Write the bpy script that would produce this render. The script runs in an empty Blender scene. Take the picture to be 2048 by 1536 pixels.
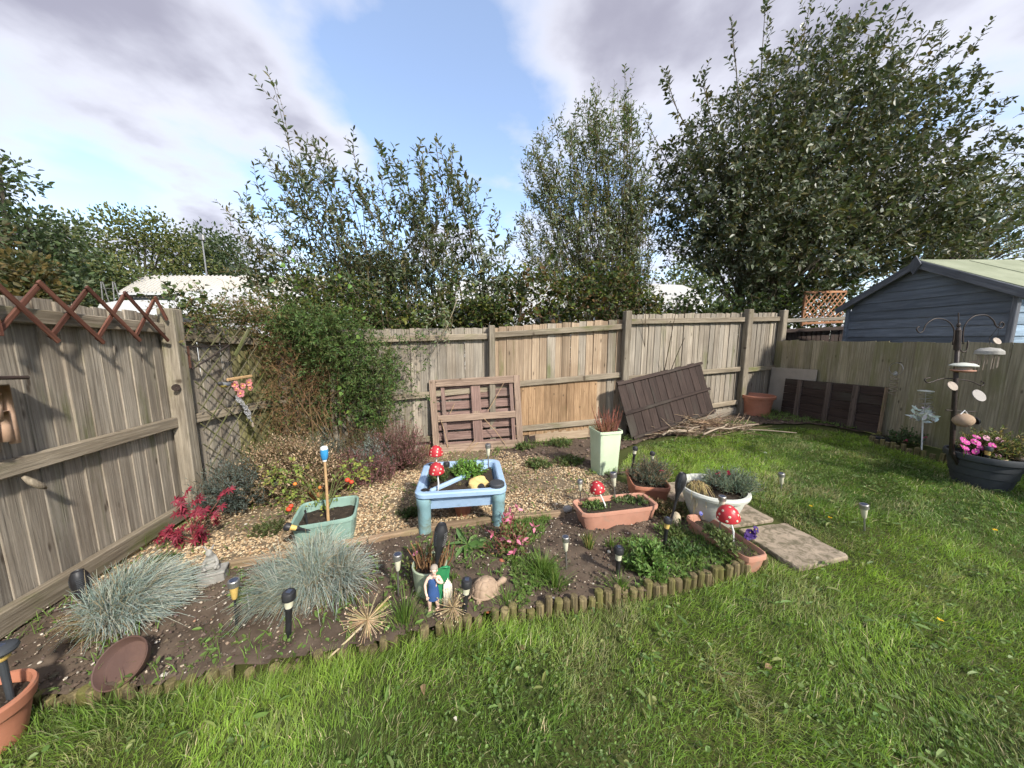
import bpy, math, random
import numpy as np
from mathutils import Vector, Matrix, Euler
random.seed(7); RNG = np.random.default_rng(11)
R = math.radians
SC = bpy.context.scene
COL = SC.collection

# ------------------------------------------------------------------ camera
CAM_H, FPX, PITCH = 1.4, 650.0, math.atan(88 / 650.0)
cam_data = bpy.data.cameras.new('camera'); cam = bpy.data.objects.new('camera', cam_data); COL.objects.link(cam)
cam.location = (0, 0, CAM_H); cam.rotation_euler = (math.pi / 2 - PITCH, 0, 0)
cam_data.sensor_fit = 'HORIZONTAL'; cam_data.sensor_width = 36; cam_data.lens = FPX / 2048 * 36
cam_data.clip_start = 0.02; cam_data.clip_end = 2000
SC.camera = cam

# ------------------------------------------------------------------ sky, sun, exposure
SUN_AZ, SUN_EL = math.atan2(0.62, -0.78), R(38)            # azimuth clockwise from +Y
world = bpy.data.worlds.new('World'); SC.world = world; world.use_nodes = True
def build_world():
    t = world.node_tree; t.nodes.clear(); L = t.links.new
    def N(ty, **kw):
        n = t.nodes.new(ty)
        for k, v in kw.items():
            if k.startswith('i_'): n.inputs[k[2:].replace('_', ' ')].default_value = v
            else: setattr(n, k, v)
        return n
    def M(op, a, b=None, c=None, clamp=False):
        n = N('ShaderNodeMath', operation=op, use_clamp=clamp)
        for i, v in enumerate((a, b, c)):
            if v is None: continue
            if isinstance(v, (int, float)): n.inputs[i].default_value = v
            else: L(v, n.inputs[i])
        return n.outputs[0]
    sky = N('ShaderNodeTexSky', sky_type='NISHITA', sun_disc=False, sun_elevation=SUN_EL, sun_rotation=SUN_AZ, air_density=1.0, dust_density=0.6, ozone_density=2.0)
    bg = N('ShaderNodeBackground'); bg.inputs[1].default_value = 0.15; L(sky.outputs[0], bg.inputs[0])
    tc = N('ShaderNodeTexCoord'); sep = N('ShaderNodeSeparateXYZ'); L(tc.outputs['Generated'], sep.inputs[0])
    x, y, z = sep.outputs
    zz = M('ADD', M('MAXIMUM', z, 0.0), 0.16)
    cx, cy = M('DIVIDE', x, zz), M('DIVIDE', y, zz)
    comb = N('ShaderNodeCombineXYZ'); L(cx, comb.inputs[0]); L(cy, comb.inputs[1])
    def noise(sc, det, off, rough=.55):
        mp = N('ShaderNodeMapping'); mp.inputs['Location'].default_value = off; L(comb.outputs[0], mp.inputs[0])
        n = N('ShaderNodeTexNoise'); n.inputs['Scale'].default_value = sc; n.inputs['Detail'].default_value = det; n.inputs['Roughness'].default_value = rough
        L(mp.outputs[0], n.inputs[0]); return n.outputs[0]
    n1 = noise(0.9, 7, (3.7, 1.3, 0.0), .5); n2 = noise(2.6, 6, (9.1, 4.4, 2.0), .5)
    # the cloud sheet: broken over the middle of the view, heavier to the left
    def lobe(c, r):
        d2 = M('ADD', M('POWER', M('SUBTRACT', cx, c[0]), 2.0), M('POWER', M('SUBTRACT', cy, c[1]), 2.0))
        return M('EXPONENT', M('MULTIPLY', d2, -1.0 / (r * r)))
    dens = M('ADD', M('MULTIPLY', M('SUBTRACT', n1, .5), 1.5), M('MULTIPLY', M('SUBTRACT', n2, .5), 1.05))
    dens = M('ADD', dens, 0.06)
    for c, r, a in SKY_LOBES: dens = M('ADD', dens, M('MULTIPLY', lobe(c, r), a))
    cov = N('ShaderNodeMapRange', interpolation_type='SMOOTHSTEP'); cov.inputs[1].default_value = -.26; cov.inputs[2].default_value = .20; L(dens, cov.inputs[0])
    thick = N('ShaderNodeMapRange', interpolation_type='SMOOTHSTEP'); thick.inputs[1].default_value = .02; thick.inputs[2].default_value = .55; L(M('ADD', dens, M('MULTIPLY', M('SUBTRACT', n2, .5), .3)), thick.inputs[0])
    rmp = N('ShaderNodeMix', data_type='RGBA'); L(thick.outputs[0], rmp.inputs[0])
    rmp.inputs[6].default_value = (.42, .425, .475, 1); rmp.inputs[7].default_value = (.205, .20, .245, 1)
    bgc = N('ShaderNodeBackground'); bgc.inputs[1].default_value = 1.0; L(rmp.outputs[2], bgc.inputs[0])
    # towards the horizon the sky pales
    mix = N('ShaderNodeMixShader'); L(M('MAXIMUM', M('MULTIPLY', cov.outputs[0], .95), .16), mix.inputs[0]); L(bg.outputs[0], mix.inputs[1]); L(bgc.outputs[0], mix.inputs[2])
    out = N('ShaderNodeOutputWorld'); L(mix.outputs[0], out.inputs[0])
SKY_LOBES = [((-.30, 1.22), .36, -.48), ((-.72, 1.8), .5, -.42), ((-.08, .82), .25, -.28), ((.10, 1.7), .42, -.2), ((-1.0, 1.02), .5, .42), ((.7, 1.0), .6, .34), ((-1.85, 1.45), .4, -.12), ((-.70, 1.36), .22, .42), ((-1.32, .90), .28, -.3), ((-.55, 2.3), .35, .3)]
build_world()
sun_data = bpy.data.lights.new('sun', 'SUN'); sun = bpy.data.objects.new('sun', sun_data); COL.objects.link(sun)
sun_data.energy = 2.9; sun_data.angle = R(3.5); sun_data.color = (1, .94, .84)
sd = Vector((math.sin(SUN_AZ) * math.cos(SUN_EL), math.cos(SUN_AZ) * math.cos(SUN_EL), math.sin(SUN_EL)))
sun.rotation_euler = sd.to_track_quat('Z', 'Y').to_euler(); sun.location = sd * 30
SC.view_settings.view_transform = 'Standard'; SC.view_settings.look = 'None'; SC.view_settings.exposure = 1.2; SC.view_settings.gamma = 1.0
SC.cycles.max_bounces = 5; SC.cycles.diffuse_bounces = 2; SC.cycles.glossy_bounces = 2; SC.cycles.use_adaptive_sampling = True; SC.cycles.adaptive_threshold = .035; SC.cycles.transparent_max_bounces = 8; SC.cycles.use_denoising = True

# ------------------------------------------------------------------ the lie of the land and placing helpers
GB, GC = .0506, -.026
def gz(x, y): return GB * np.clip(x, -5, 8) + GC * np.clip(y, -2, 9)
_c, _s = math.cos(PITCH), math.sin(PITCH)
def ray(px, py):
    r, u = (px - 1024) / FPX, (768 - py) / FPX
    return np.array([r, _c + u * _s, -_s + u * _c])
def G(px, py, h=0.0):                       # where that line of sight meets the ground (or h above it)
    d = ray(px, py); t = (h - CAM_H) / (d[2] - GB * d[0] - GC * d[1])
    return Vector((d[0] * t, d[1] * t, CAM_H + d[2] * t))
def W(px, py, a, b):                        # where it meets the upright plane over a-b
    d = ray(px, py); ex, ey = b[0] - a[0], b[1] - a[1]
    t = (a[0] * ey - a[1] * ex) / (d[0] * ey - d[1] * ex)
    return Vector((d[0] * t, d[1] * t, CAM_H + d[2] * t))
def D(px, py, y):                           # at distance y ahead
    d = ray(px, py); t = y / d[1]; return Vector((d[0] * t, y, CAM_H + d[2] * t))
def pm(p): return (p[1] * _c - (p[2] - CAM_H) * _s) / FPX     # metres per photo pixel at p
def up_to(p, py):                           # height above p that reaches picture row py
    lo, hi = -1.0, 12.0
    for _ in range(40):
        m = (lo + hi) / 2; z = p[2] + m - CAM_H
        yy = p[1] * _c - z * _s; zz = p[1] * _s + z * _c
        if 768 - FPX * zz / yy > py: lo = m
        else: hi = m
    return lo

# ------------------------------------------------------------------ numpy noise, polygons
_lat = np.random.default_rng(5).random((256, 256))
def vnoise(x, y):
    x = np.asarray(x, float); y = np.asarray(y, float)
    xi, yi = np.floor(x).astype(int), np.floor(y).astype(int); fx, fy = x - xi, y - yi
    fx, fy = fx * fx * (3 - 2 * fx), fy * fy * (3 - 2 * fy)
    a, b = _lat[xi % 256, yi % 256], _lat[(xi + 1) % 256, yi % 256]; c, d = _lat[xi % 256, (yi + 1) % 256], _lat[(xi + 1) % 256, (yi + 1) % 256]
    return (a * (1 - fx) + b * fx) * (1 - fy) + (c * (1 - fx) + d * fx) * fy
def fbm(x, y, o=4):
    s, a, t = 0, 1, 0
    for i in range(o): s = s + a * vnoise(x * 2 ** i + 17.3 * i, y * 2 ** i + 9.1 * i); t += a; a *= .5
    return s / t
def inside(x, y, poly):
    x = np.asarray(x); y = np.asarray(y); r = np.zeros(x.shape, bool); n = len(poly)
    for i in range(n):
        x0, y0 = poly[i][:2]; x1, y1 = poly[(i + 1) % n][:2]
        if y0 == y1: continue
        c = ((y0 > y) != (y1 > y)) & (x < (x1 - x0) * (y - y0) / (y1 - y0) + x0); r ^= c
    return r

# ------------------------------------------------------------------ mesh collecting
def nrm(a): return a / np.maximum(np.linalg.norm(a, axis=-1, keepdims=True), 1e-9)
def _ico():
    t = (1 + 5 ** .5) / 2
    v = np.array([(-1, t, 0), (1, t, 0), (-1, -t, 0), (1, -t, 0), (0, -1, t), (0, 1, t), (0, -1, -t), (0, 1, -t), (t, 0, -1), (t, 0, 1), (-t, 0, -1), (-t, 0, 1)], float)
    f = [(0, 11, 5), (0, 5, 1), (0, 1, 7), (0, 7, 10), (0, 10, 11), (1, 5, 9), (5, 11, 4), (11, 10, 2), (10, 7, 6), (7, 1, 8), (3, 9, 4), (3, 4, 2), (3, 2, 6), (3, 6, 8), (3, 8, 9), (4, 9, 5), (2, 4, 11), (6, 2, 10), (8, 6, 7), (9, 8, 1)]
    return nrm(v), np.array(f)
ICO_V, ICO_F = _ico()
OCT_V = np.array([(1, 0, 0), (0, 1, 0), (-1, 0, 0), (0, -1, 0), (.25, .2, 1), (.1, -.15, -1)], float); OCT_F = np.array([(0, 1, 4), (1, 2, 4), (2, 3, 4), (3, 0, 4), (1, 0, 5), (2, 1, 5), (3, 2, 5), (0, 3, 5)])
class MB:
    def __init__(s): s.v, s.l, s.n, s.c, s.k = [], [], [], [], 0
    def add(s, V, F, col=(1, 1, 1)):
        """V (n,3); F list of index tuples or an (m,k) array; col one colour or (n,3)"""
        V = np.asarray(V, float).reshape(-1, 3)
        if isinstance(F, np.ndarray): s.l.append((F + s.k).ravel()); s.n.append(np.full(len(F), F.shape[1]))
        else:
            s.l.append(np.array([i for f in F for i in f], int) + s.k); s.n.append(np.array([len(f) for f in F]))
        c = np.asarray(col, float); s.c.append(np.broadcast_to(c, (len(V), 3)))
        s.v.append(V); s.k += len(V); return s
    def xf(s, M):                            # transform everything collected so far
        M = np.array(M)
        s.v = [v @ M[:3, :3].T + M[:3, 3] for v in s.v]; return s
    # --- solids
    def box(s, c, size, rot=None, b=0.004, col=(1, 1, 1)):      # chamfered box
        hx, hy, hz = [q / 2 for q in size]; b = min(b, hx * .6, hy * .6, hz * .6)
        V, idx = [], {}
        for i in (-1, 1):
            for j in (-1, 1):
                for k in (-1, 1):
                    for ax in range(3):
                        p = [i * hx, j * hy, k * hz]
                        for q in range(3):
                            if q != ax: p[q] -= (i, j, k)[q] * b
                        idx[i, j, k, ax] = len(V); V.append(p)
        F = []
        for ax in range(3):
            u, w = [q for q in range(3) if q != ax]
            for sg in (-1, 1):
                def key(a, bb):
                    t = [0, 0, 0]; t[ax] = sg; t[u] = a; t[w] = bb; return idx[t[0], t[1], t[2], ax]
                f = [key(-1, -1), key(1, -1), key(1, 1), key(-1, 1)]
                if (sg > 0) == (ax == 1): f.reverse()
                F.append(f)
            for a in (-1, 1):
                for bb in (-1, 1):
                    def k2(sg, axx):
                        t = [0, 0, 0]; t[ax] = sg; t[u] = a; t[w] = bb; return idx[t[0], t[1], t[2], axx]
                    f = [k2(-1, u), k2(1, u), k2(1, w), k2(-1, w)]
                    F.append(f)
        for i in (-1, 1):
            for j in (-1, 1):
                for k in (-1, 1): F.append([idx[i, j, k, 0], idx[i, j, k, 1], idx[i, j, k, 2]])
        V = np.array(V)
        cen = V.mean(0)
        F2 = []
        for f in F:                                   # outward winding
            p = V[f]; nn = np.cross(p[1] - p[0], p[2] - p[0])
            F2.append(f if nn @ (p.mean(0) - cen) > 0 else f[::-1])
        if rot is not None: V = V @ np.array(rot.to_3x3() if hasattr(rot, 'to_3x3') else rot).T
        return s.add(V + np.array(c), F2, col)
    def tube(s, pts, rad, n=8, cap=True, col=(1, 1, 1)):
        P = np.array([tuple(p) for p in pts], float); k = len(P); rad = np.broadcast_to(np.asarray(rad, float), (k,))
        T = nrm(np.gradient(P, axis=0)); a = np.array([0, 0, 1.]) if abs(T[0][2]) < .9 else np.array([1., 0, 0])
        u = nrm(np.cross(T[0], a)); V = []
        for i in range(k):
            u = nrm(u - T[i] * (u @ T[i])); w = np.cross(T[i], u)
            th = np.arange(n) * 2 * math.pi / n
            V.append(P[i] + rad[i] * (np.cos(th)[:, None] * u + np.sin(th)[:, None] * w))
        F = [(i * n + j, i * n + (j + 1) % n, (i + 1) * n + (j + 1) % n, (i + 1) * n + j) for i in range(k - 1) for j in range(n)]
        if cap: F += [tuple(range(n))[::-1], tuple(range((k - 1) * n, k * n))]
        return s.add(np.concatenate(V), F, col)
    def lathe(s, prof, n=24, c=(0, 0, 0), cap=True, sq=None, col=(1, 1, 1)):
        """prof [(r,z)...]; sq = exponent for a rounded square outline"""
        th = np.arange(n) * 2 * math.pi / n; cx, sy = np.cos(th), np.sin(th)
        if sq:
            k = (np.abs(cx) ** sq + np.abs(sy) ** sq) ** (-1 / sq); cx, sy = cx * k, sy * k
        V = np.concatenate([np.stack([r * cx, r * sy, np.full(n, z)], 1) for r, z in prof]) + np.array(c)
        m = len(prof)
        F = [(i * n + j, i * n + (j + 1) % n, (i + 1) * n + (j + 1) % n, (i + 1) * n + j) for i in range(m - 1) for j in range(n)]
        if cap: F += [tuple(range(n))[::-1], tuple(range((m - 1) * n, m * n))]
        return s.add(V, F, col)
    def ellip(s, c, r, n=12, m=8, rot=None, col=(1, 1, 1)):
        V, F = [], []
        for i in range(m + 1):
            ph = -math.pi / 2 + math.pi * i / m
            for j in range(n):
                th = 2 * math.pi * j / n; V.append((r[0] * math.cos(ph) * math.cos(th), r[1] * math.cos(ph) * math.sin(th), r[2] * math.sin(ph)))
        F = [(i * n + j, i * n + (j + 1) % n, (i + 1) * n + (j + 1) % n, (i + 1) * n + j) for i in range(m) for j in range(n)]
        V = np.array(V)
        if rot is not None: V = V @ np.array(rot.to_3x3()).T
        return s.add(V + np.array(c), F, col)
    def prism(s, poly, z0, z1, col=(1, 1, 1)):
        n = len(poly); V = [(p[0], p[1], z0) for p in poly] + [(p[0], p[1], z1) for p in poly]
        F = [tuple(range(n))[::-1], tuple(range(n, 2 * n))] + [(i, (i + 1) % n, n + (i + 1) % n, n + i) for i in range(n)]
        return s.add(V, F, col)
    # --- swarms
    def leaves(s, P, Dr, L, Wd, col, fold=.25, curl=.25, nrmv=None, shape=(.34, .5, .74, .36)):
        P = np.asarray(P, float); n = len(P)
        if n == 0: return s
        Dr = nrm(np.asarray(Dr, float)); L = np.broadcast_to(L, (n,)); Wd = np.broadcast_to(Wd, (n,))
        a = RNG.normal(size=(n, 3)) if nrmv is None else np.asarray(nrmv) + RNG.normal(size=(n, 3)) * .35
        S = nrm(np.cross(Dr, a)); Nn = np.cross(S, Dr)
        u1, w1, u2, w2 = shape
        T = [(0, 0), (u1, w1), (u2, w2), (1, 0), (u2, -w2), (u1, -w1)]
        V = np.empty((n, 6, 3))
        for k, (u, w) in enumerate(T):
            V[:, k] = P + Dr * (L * u)[:, None] + S * (Wd * w)[:, None] + Nn * ((fold * Wd * abs(w)) - curl * L * u * u)[:, None]
        F = np.array([(0, 1, 2, 3), (0, 3, 4, 5)])
        F = (F[None] + (np.arange(n) * 6)[:, None, None]).reshape(-1, 4)
        col = np.broadcast_to(np.asarray(col, float), (n, 3))
        return s.add(V.reshape(-1, 3), F, np.repeat(col, 6, 0))
    def blades(s, P, lean, L, Wd, col, tipcol=None, seg=1):
        """upright blades: lean (n,3) horizontal offset of the tip per unit length"""
        P = np.asarray(P, float); n = len(P); L = np.broadcast_to(L, (n,))[:, None]; Wd = np.broadcast_to(Wd, (n,))[:, None]
        lean = np.asarray(lean, float); th = RNG.random(n) * 6.283
        S = np.stack([np.cos(th), np.sin(th), np.zeros(n)], 1)
        hgt = np.sqrt(np.maximum(1 - (lean ** 2).sum(1), .08))[:, None]
        upv = np.array([0, 0, 1.])
        def pt(t): return P + L * (lean * t ** 1.8 + upv * hgt * (t - .18 * t * t) )
        V = np.stack([P - S * Wd * .5, P + S * Wd * .5, pt(.55) + S * Wd * .42, pt(.55) - S * Wd * .42, pt(1.0)], 1)
        k = (np.arange(n) * 5)[:, None]
        col = np.broadcast_to(np.asarray(col, float), (n, 3)); tc = col if tipcol is None else np.broadcast_to(np.asarray(tipcol, float), (n, 3))
        C = np.stack([col, col, (col + tc) / 2, (col + tc) / 2, tc], 1).reshape(-1, 3)
        base = s.k
        s.add(V.reshape(-1, 3), np.array([[0, 1, 2, 3]]) + k, C)
        s.l.append((np.array([[3, 2, 4]]) + k + base).ravel()); s.n.append(np.full(n, 3)); return s
    def stems(s, PL, rad, col, n=3):
        """PL (m,k,3) polylines, rad (k,) or (m,k)"""
        PL = np.asarray(PL, float); m, k, _ = PL.shape
        if m == 0: return s
        rad = np.broadcast_to(np.asarray(rad, float), (m, k))
        T = nrm(np.gradient(PL, axis=1)); a = np.array([.31, .17, .93])
        u = nrm(np.cross(T, a)); w = np.cross(T, u)
        th = np.arange(n) * 2 * math.pi / n
        V = PL[:, :, None] + rad[:, :, None, None] * (np.cos(th)[None, None, :, None] * u[:, :, None] + np.sin(th)[None, None, :, None] * w[:, :, None])
        F = np.array([(i * n + j, i * n + (j + 1) % n, (i + 1) * n + (j + 1) % n, (i + 1) * n + j) for i in range(k - 1) for j in range(n)])
        F = (F[None] + (np.arange(m) * k * n)[:, None, None]).reshape(-1, 4)
        col = np.broadcast_to(np.asarray(col, float), (m, 3))
        return s.add(V.reshape(-1, 3), F, np.repeat(col, k * n, 0))
    def pebbles(s, P, rad, col, flat=.65, rough=False):
        TV, TF = (OCT_V, OCT_F) if rough else (ICO_V, ICO_F); nv = len(TV)
        P = np.asarray(P, float); n = len(P); rad = np.broadcast_to(rad, (n,))
        sc = np.stack([rad * RNG.uniform(.8, 1.35, n), rad * RNG.uniform(.7, 1.1, n), rad * flat * RNG.uniform(.7, 1.2, n)], 1)
        th = RNG.random(n) * 6.283; c, q = np.cos(th), np.sin(th)
        V = TV[None] * sc[:, None] * RNG.uniform(.8, 1.15, (n, nv, 1))
        X = V[..., 0] * c[:, None] - V[..., 1] * q[:, None]; Y = V[..., 0] * q[:, None] + V[..., 1] * c[:, None]
        V = np.stack([X, Y, V[..., 2]], -1) + P[:, None]
        F = (TF[None] + (np.arange(n) * nv)[:, None, None]).reshape(-1, 3)
        col = np.broadcast_to(np.asarray(col, float), (n, 3))
        return s.add(V.reshape(-1, 3), F, np.repeat(col, nv, 0))
    # --- out
    def mesh(s, name, m=None, smooth=False):
        V = np.concatenate(s.v); Lp = np.concatenate(s.l); n = np.concatenate(s.n); C = np.concatenate(s.c)
        me = bpy.data.meshes.new(name)
        me.vertices.add(len(V)); me.vertices.foreach_set('co', V.ravel())
        me.loops.add(len(Lp)); me.loops.foreach_set('vertex_index', Lp.astype(np.int32))
        me.polygons.add(len(n)); st = np.zeros(len(n), np.int32); st[1:] = np.cumsum(n)[:-1]
        me.polygons.foreach_set('loop_start', st)
        me.polygons.foreach_set('use_smooth', np.full(len(n), smooth))
        me.update(calc_edges=True)
        a = me.color_attributes.new('Col', 'FLOAT_COLOR', 'POINT'); c4 = np.ones((len(V), 4), np.float32); c4[:, :3] = C; a.data.foreach_set('color', c4.ravel())
        if m: me.materials.append(m)
        return me
    def build(s, name, m=None, parent=None, smooth=False, loc=None, kind=None):
        return obj(name, s.mesh(name, m, smooth), parent, loc, kind=kind)
def obj(name, me, parent=None, loc=None, rot=None, scale=None, kind=None):
    o = bpy.data.objects.new(name, me); COL.objects.link(o); o.parent = parent
    if loc is not None: o.location = loc
    if rot is not None: o.rotation_euler = rot
    if scale is not None: o.scale = scale
    if kind: o['kind'] = kind
    return o
def tag(o, label, cat, group=None):
    o['label'] = label; o['category'] = cat
    if group: o['group'] = group
    return o
def thing(name, label, cat, loc=(0, 0, 0), rz=0, group=None, rot=None):
    o = bpy.data.objects.new(name, None); COL.objects.link(o); o.empty_display_size = .1
    o.location = loc; o.rotation_euler = rot if rot is not None else (0, 0, rz)
    return tag(o, label, cat, group)
def copy_tree(o, parent=None):
    c = o.copy(); COL.objects.link(c); c.parent = parent
    for ch in o.children: copy_tree(ch, c)
    return c
def jit(c, n, a=.15, hue=.06):
    """n colours around c: brightness spread a, channel spread hue"""
    k = np.clip(1 + RNG.normal(0, a, (n, 1)), .35, 1.9); return np.clip(np.array(c) * k * (1 + RNG.normal(0, hue, (n, 3))), .004, .95)
def pick(cols, n, p=None):
    return np.array(cols)[RNG.choice(len(cols), n, p=p)]

# ------------------------------------------------------------------ materials
class NT:
    def __init__(s, name):
        s.m = bpy.data.materials.new(name); s.m.use_nodes = True; s.t = s.m.node_tree; s.t.nodes.clear()
        s.out = s.n('ShaderNodeOutputMaterial'); s.bsdf = s.n('ShaderNodeBsdfPrincipled'); s.l(s.bsdf.outputs[0], s.out.inputs[0])
        s.tc = s.n('ShaderNodeTexCoord'); s.oi = s.n('ShaderNodeObjectInfo')
    def n(s, ty, **kw):
        n = s.t.nodes.new(ty)
        for k, v in kw.items(): setattr(n, k, v)
        return n
    def l(s, a, b): s.t.links.new(a, b)
    def set(s, sock, v):
        if hasattr(v, 'is_output'): s.l(v, sock)
        else: sock.default_value = (tuple(v) + (1,))[:4] if isinstance(v, (tuple, list)) and sock.type == 'RGBA' else v
    def math(s, op, a, b=0.0, clamp=False):
        n = s.n('ShaderNodeMath', operation=op, use_clamp=clamp); s.set(n.inputs[0], a); s.set(n.inputs[1], b); return n.outputs[0]
    def coord(s, scale=(1, 1, 1), rnd=0.0, world=False):
        src = s.tc.outputs['Object']
        if world: src = s.n('ShaderNodeNewGeometry').outputs['Position']
        mp = s.n('ShaderNodeMapping'); mp.inputs['Scale'].default_value = scale; s.l(src, mp.inputs[0])
        if rnd:
            cb = s.n('ShaderNodeCombineXYZ'); r = s.math('MULTIPLY', s.oi.outputs['Random'], rnd)
            for i in range(3): s.l(r, cb.inputs[i])
            s.l(cb.outputs[0], mp.inputs['Location'])
        return mp.outputs[0]
    def noise(s, co, scale, det=4, rough=.55, dist=0.0):
        n = s.n('ShaderNodeTexNoise'); n.inputs['Scale'].default_value = scale; n.inputs['Detail'].default_value = det
        n.inputs['Roughness'].default_value = rough; n.inputs['Distortion'].default_value = dist; s.l(co, n.inputs[0]); return n.outputs[0]
    def ramp(s, f, lo, hi):
        n = s.n('ShaderNodeMapRange', interpolation_type='SMOOTHSTEP'); n.inputs[1].default_value = lo; n.inputs[2].default_value = hi; s.l(f, n.inputs[0]); return n.outputs[0]
    def mix(s, f, a, b, mode='MIX'):
        n = s.n('ShaderNodeMix', data_type='RGBA', blend_type=mode); s.set(n.inputs[0], f); s.set(n.inputs[6], a); s.set(n.inputs[7], b); return n.outputs[2]
    def col(s, c): s.set(s.bsdf.inputs['Base Color'], c)
    def bump(s, h, strength=.4, dist=.004):
        n = s.n('ShaderNodeBump'); n.inputs['Strength'].default_value = strength; n.inputs['Distance'].default_value = dist; s.l(h, n.inputs['Height']); s.l(n.outputs[0], s.bsdf.inputs['Normal'])
    def p(s, **kw):
        for k, v in kw.items(): s.set(s.bsdf.inputs[k.replace('_', ' ')], v)
        return s
    def attr(s): 
        a = s.n('ShaderNodeVertexColor'); a.layer_name = 'Col'; return a.outputs[0]
def paint(name, c1, c2=None, rough=.5, scale=6.0, bump=.15, metal=0.0, dirt=None, fine=60.0, vcol=False, spec=.4):
    """a surface of one colour with uneven tone, fine grain and optional dirt (colour, amount)"""
    t = NT(name); co = t.coord(rnd=20.0); c2 = c2 or tuple(q * .8 for q in c1)
    a = t.ramp(t.noise(co, scale, 6, .6), .3, .7); f = t.noise(co, fine, 3)
    c = t.mix(a, c1, c2); c = t.mix(.25, c, t.mix(f, (.75, .75, .75), (1.2, 1.2, 1.2)), 'MULTIPLY')
    if vcol: c = t.mix(1.0, c, t.attr(), 'MULTIPLY')
    if dirt:
        d = t.ramp(t.noise(co, scale * 1.9, 7, .68, .6), 1 - dirt[1] - .08, 1 - dirt[1] + .13); c = t.mix(d, c, dirt[0])
    t.col(c); t.p(Roughness=t.math('ADD', t.math('MULTIPLY', a, .18), rough - .06), Metallic=metal); t.bsdf.inputs['Specular IOR Level'].default_value = spec
    t.bump(t.math('ADD', t.math('MULTIPLY', a, .5), f), bump, .003); return t.m
def wood(name, light, dark, green=None, gamt=.3, rough=.85, grain=1.0, knots=True, warm=None, ax=2):
    """boards with their length along local z: grain, streaks, knots, algae"""
    t = NT(name); q1, q2 = [1, 1, 1], [1, 1, 1]; q1[ax] = .055; q2[ax] = .35; co = t.coord(q1, 30.0); co2 = t.coord(q2, 30.0); co3 = t.coord((1, 1, 1), 30.0)
    g = t.noise(co, 75 * grain, 6, .6, .5); st = t.noise(co, 16, 4, .6); pa = t.noise(co2, 5, 5, .6)
    c = t.mix(t.ramp(g, .32, .7), dark, light)
    c = t.mix(t.math('MULTIPLY', t.ramp(st, .42, .75), .6), c, tuple(q * .45 for q in dark))
    c = t.mix(t.math('MULTIPLY', t.ramp(pa, .4, .75), .45), c, tuple(min(1, q * 1.25) for q in light))
    wv = t.n('ShaderNodeTexWave', bands_direction='X'); wv.inputs['Scale'].default_value = 9; wv.inputs['Distortion'].default_value = 9; wv.inputs['Detail'].default_value = 3; wv.inputs['Detail Scale'].default_value = 1.2
    q3 = [1, 1, 1]; q3[ax] = .09; t.l(t.coord(q3, 30.0), wv.inputs[0]); c = t.mix(t.math('MULTIPLY', t.ramp(wv.outputs['Fac'], .55, 1.0), .35), c, tuple(q * .6 for q in dark))
    q4 = [1, 1, 1]; q4[ax] = .03; sk = t.noise(t.coord(q4, 30.0), 24, 5, .7); c = t.mix(t.math('MULTIPLY', t.ramp(sk, .54, .72), .42), c, tuple(q * .5 for q in dark))
    wb = t.noise(t.coord((1, 1, .8), world=True), 1.7, 5, .65); c = t.mix(t.math('MULTIPLY', t.ramp(wb, .46, .70), .42), c, (dark[0] * .72, dark[1] * .66, dark[2] * .6))
    if warm: c = t.mix(t.ramp(t.noise(co2, 1.3, 3), .45, .7), c, warm, 'MIX')
    tone = t.math('ADD', t.math('MULTIPLY', t.oi.outputs['Random'], .34), .80)
    cb = t.n('ShaderNodeCombineXYZ'); [t.l(tone, cb.inputs[i]) for i in range(3)]
    c = t.mix(1.0, c, cb.outputs[0], 'MULTIPLY')
    h = g
    if knots:
        v = t.n('ShaderNodeTexVoronoi'); v.inputs['Scale'].default_value = 9; t.l(t.coord((1, .2, .55), 30.0), v.inputs[0])
        k = t.ramp(v.outputs['Distance'], .14, .04); c = t.mix(t.math('MULTIPLY', k, .8), c, (.045, .03, .02))
    if green:
        gm = t.ramp(t.noise(co2, 3.2, 6, .65), .62 - gamt * .5, .80 - gamt * .4); c = t.mix(t.math('MULTIPLY', gm, .75), c, green)
    sp = t.ramp(t.noise(co3, 120, 2), .62, .75); c = t.mix(t.math('MULTIPLY', sp, .3), c, tuple(q * .5 for q in dark))
    t.col(c); t.p(Roughness=rough); t.bsdf.inputs['Specular IOR Level'].default_value = .25
    t.bump(t.math('ADD', h, t.math('MULTIPLY', st, .6)), .9, .005); return t.m
def foliage(name, rough=.55, trans=.3, tint=(1, 1, 1), spec=.35):
    """leaf tissue: colour of each leaf from the mesh, light passing through"""
    t = NT(name); c = t.attr(); co = t.coord(rnd=5.0)
    c = t.mix(.5, c, t.mix(t.noise(co, 35, 3), (.7, .72, .7), (1.3, 1.28, 1.3)), 'MULTIPLY'); c = t.mix(1.0, c, tint, 'MULTIPLY')
    t.col(c); t.p(Roughness=rough); t.bsdf.inputs['Specular IOR Level'].default_value = spec
    tr = t.n('ShaderNodeBsdfTranslucent'); t.l(t.mix(1.0, c, (1.3, 1.35, .75), 'MULTIPLY'), tr.inputs[0])
    mx = t.n('ShaderNodeMixShader'); mx.inputs[0].default_value = trans; t.l(t.bsdf.outputs[0], mx.inputs[1]); t.l(tr.outputs[0], mx.inputs[2]); t.l(mx.outputs[0], t.out.inputs[0]); return t.m
M = {}
GREEN = (.085, .105, .02)
M['fence'] = wood('weathered_fence_wood', (.40, .35, .28), (.215, .182, .142), GREEN, .16)
M['fence_warm'] = wood('newer_fence_wood', (.41, .32, .225), (.27, .195, .13), GREEN, .08)
M['fence_orange'] = wood('orange_brown_fence_wood', (.39, .26, .15), (.25, .155, .085), GREEN, .05)
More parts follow.
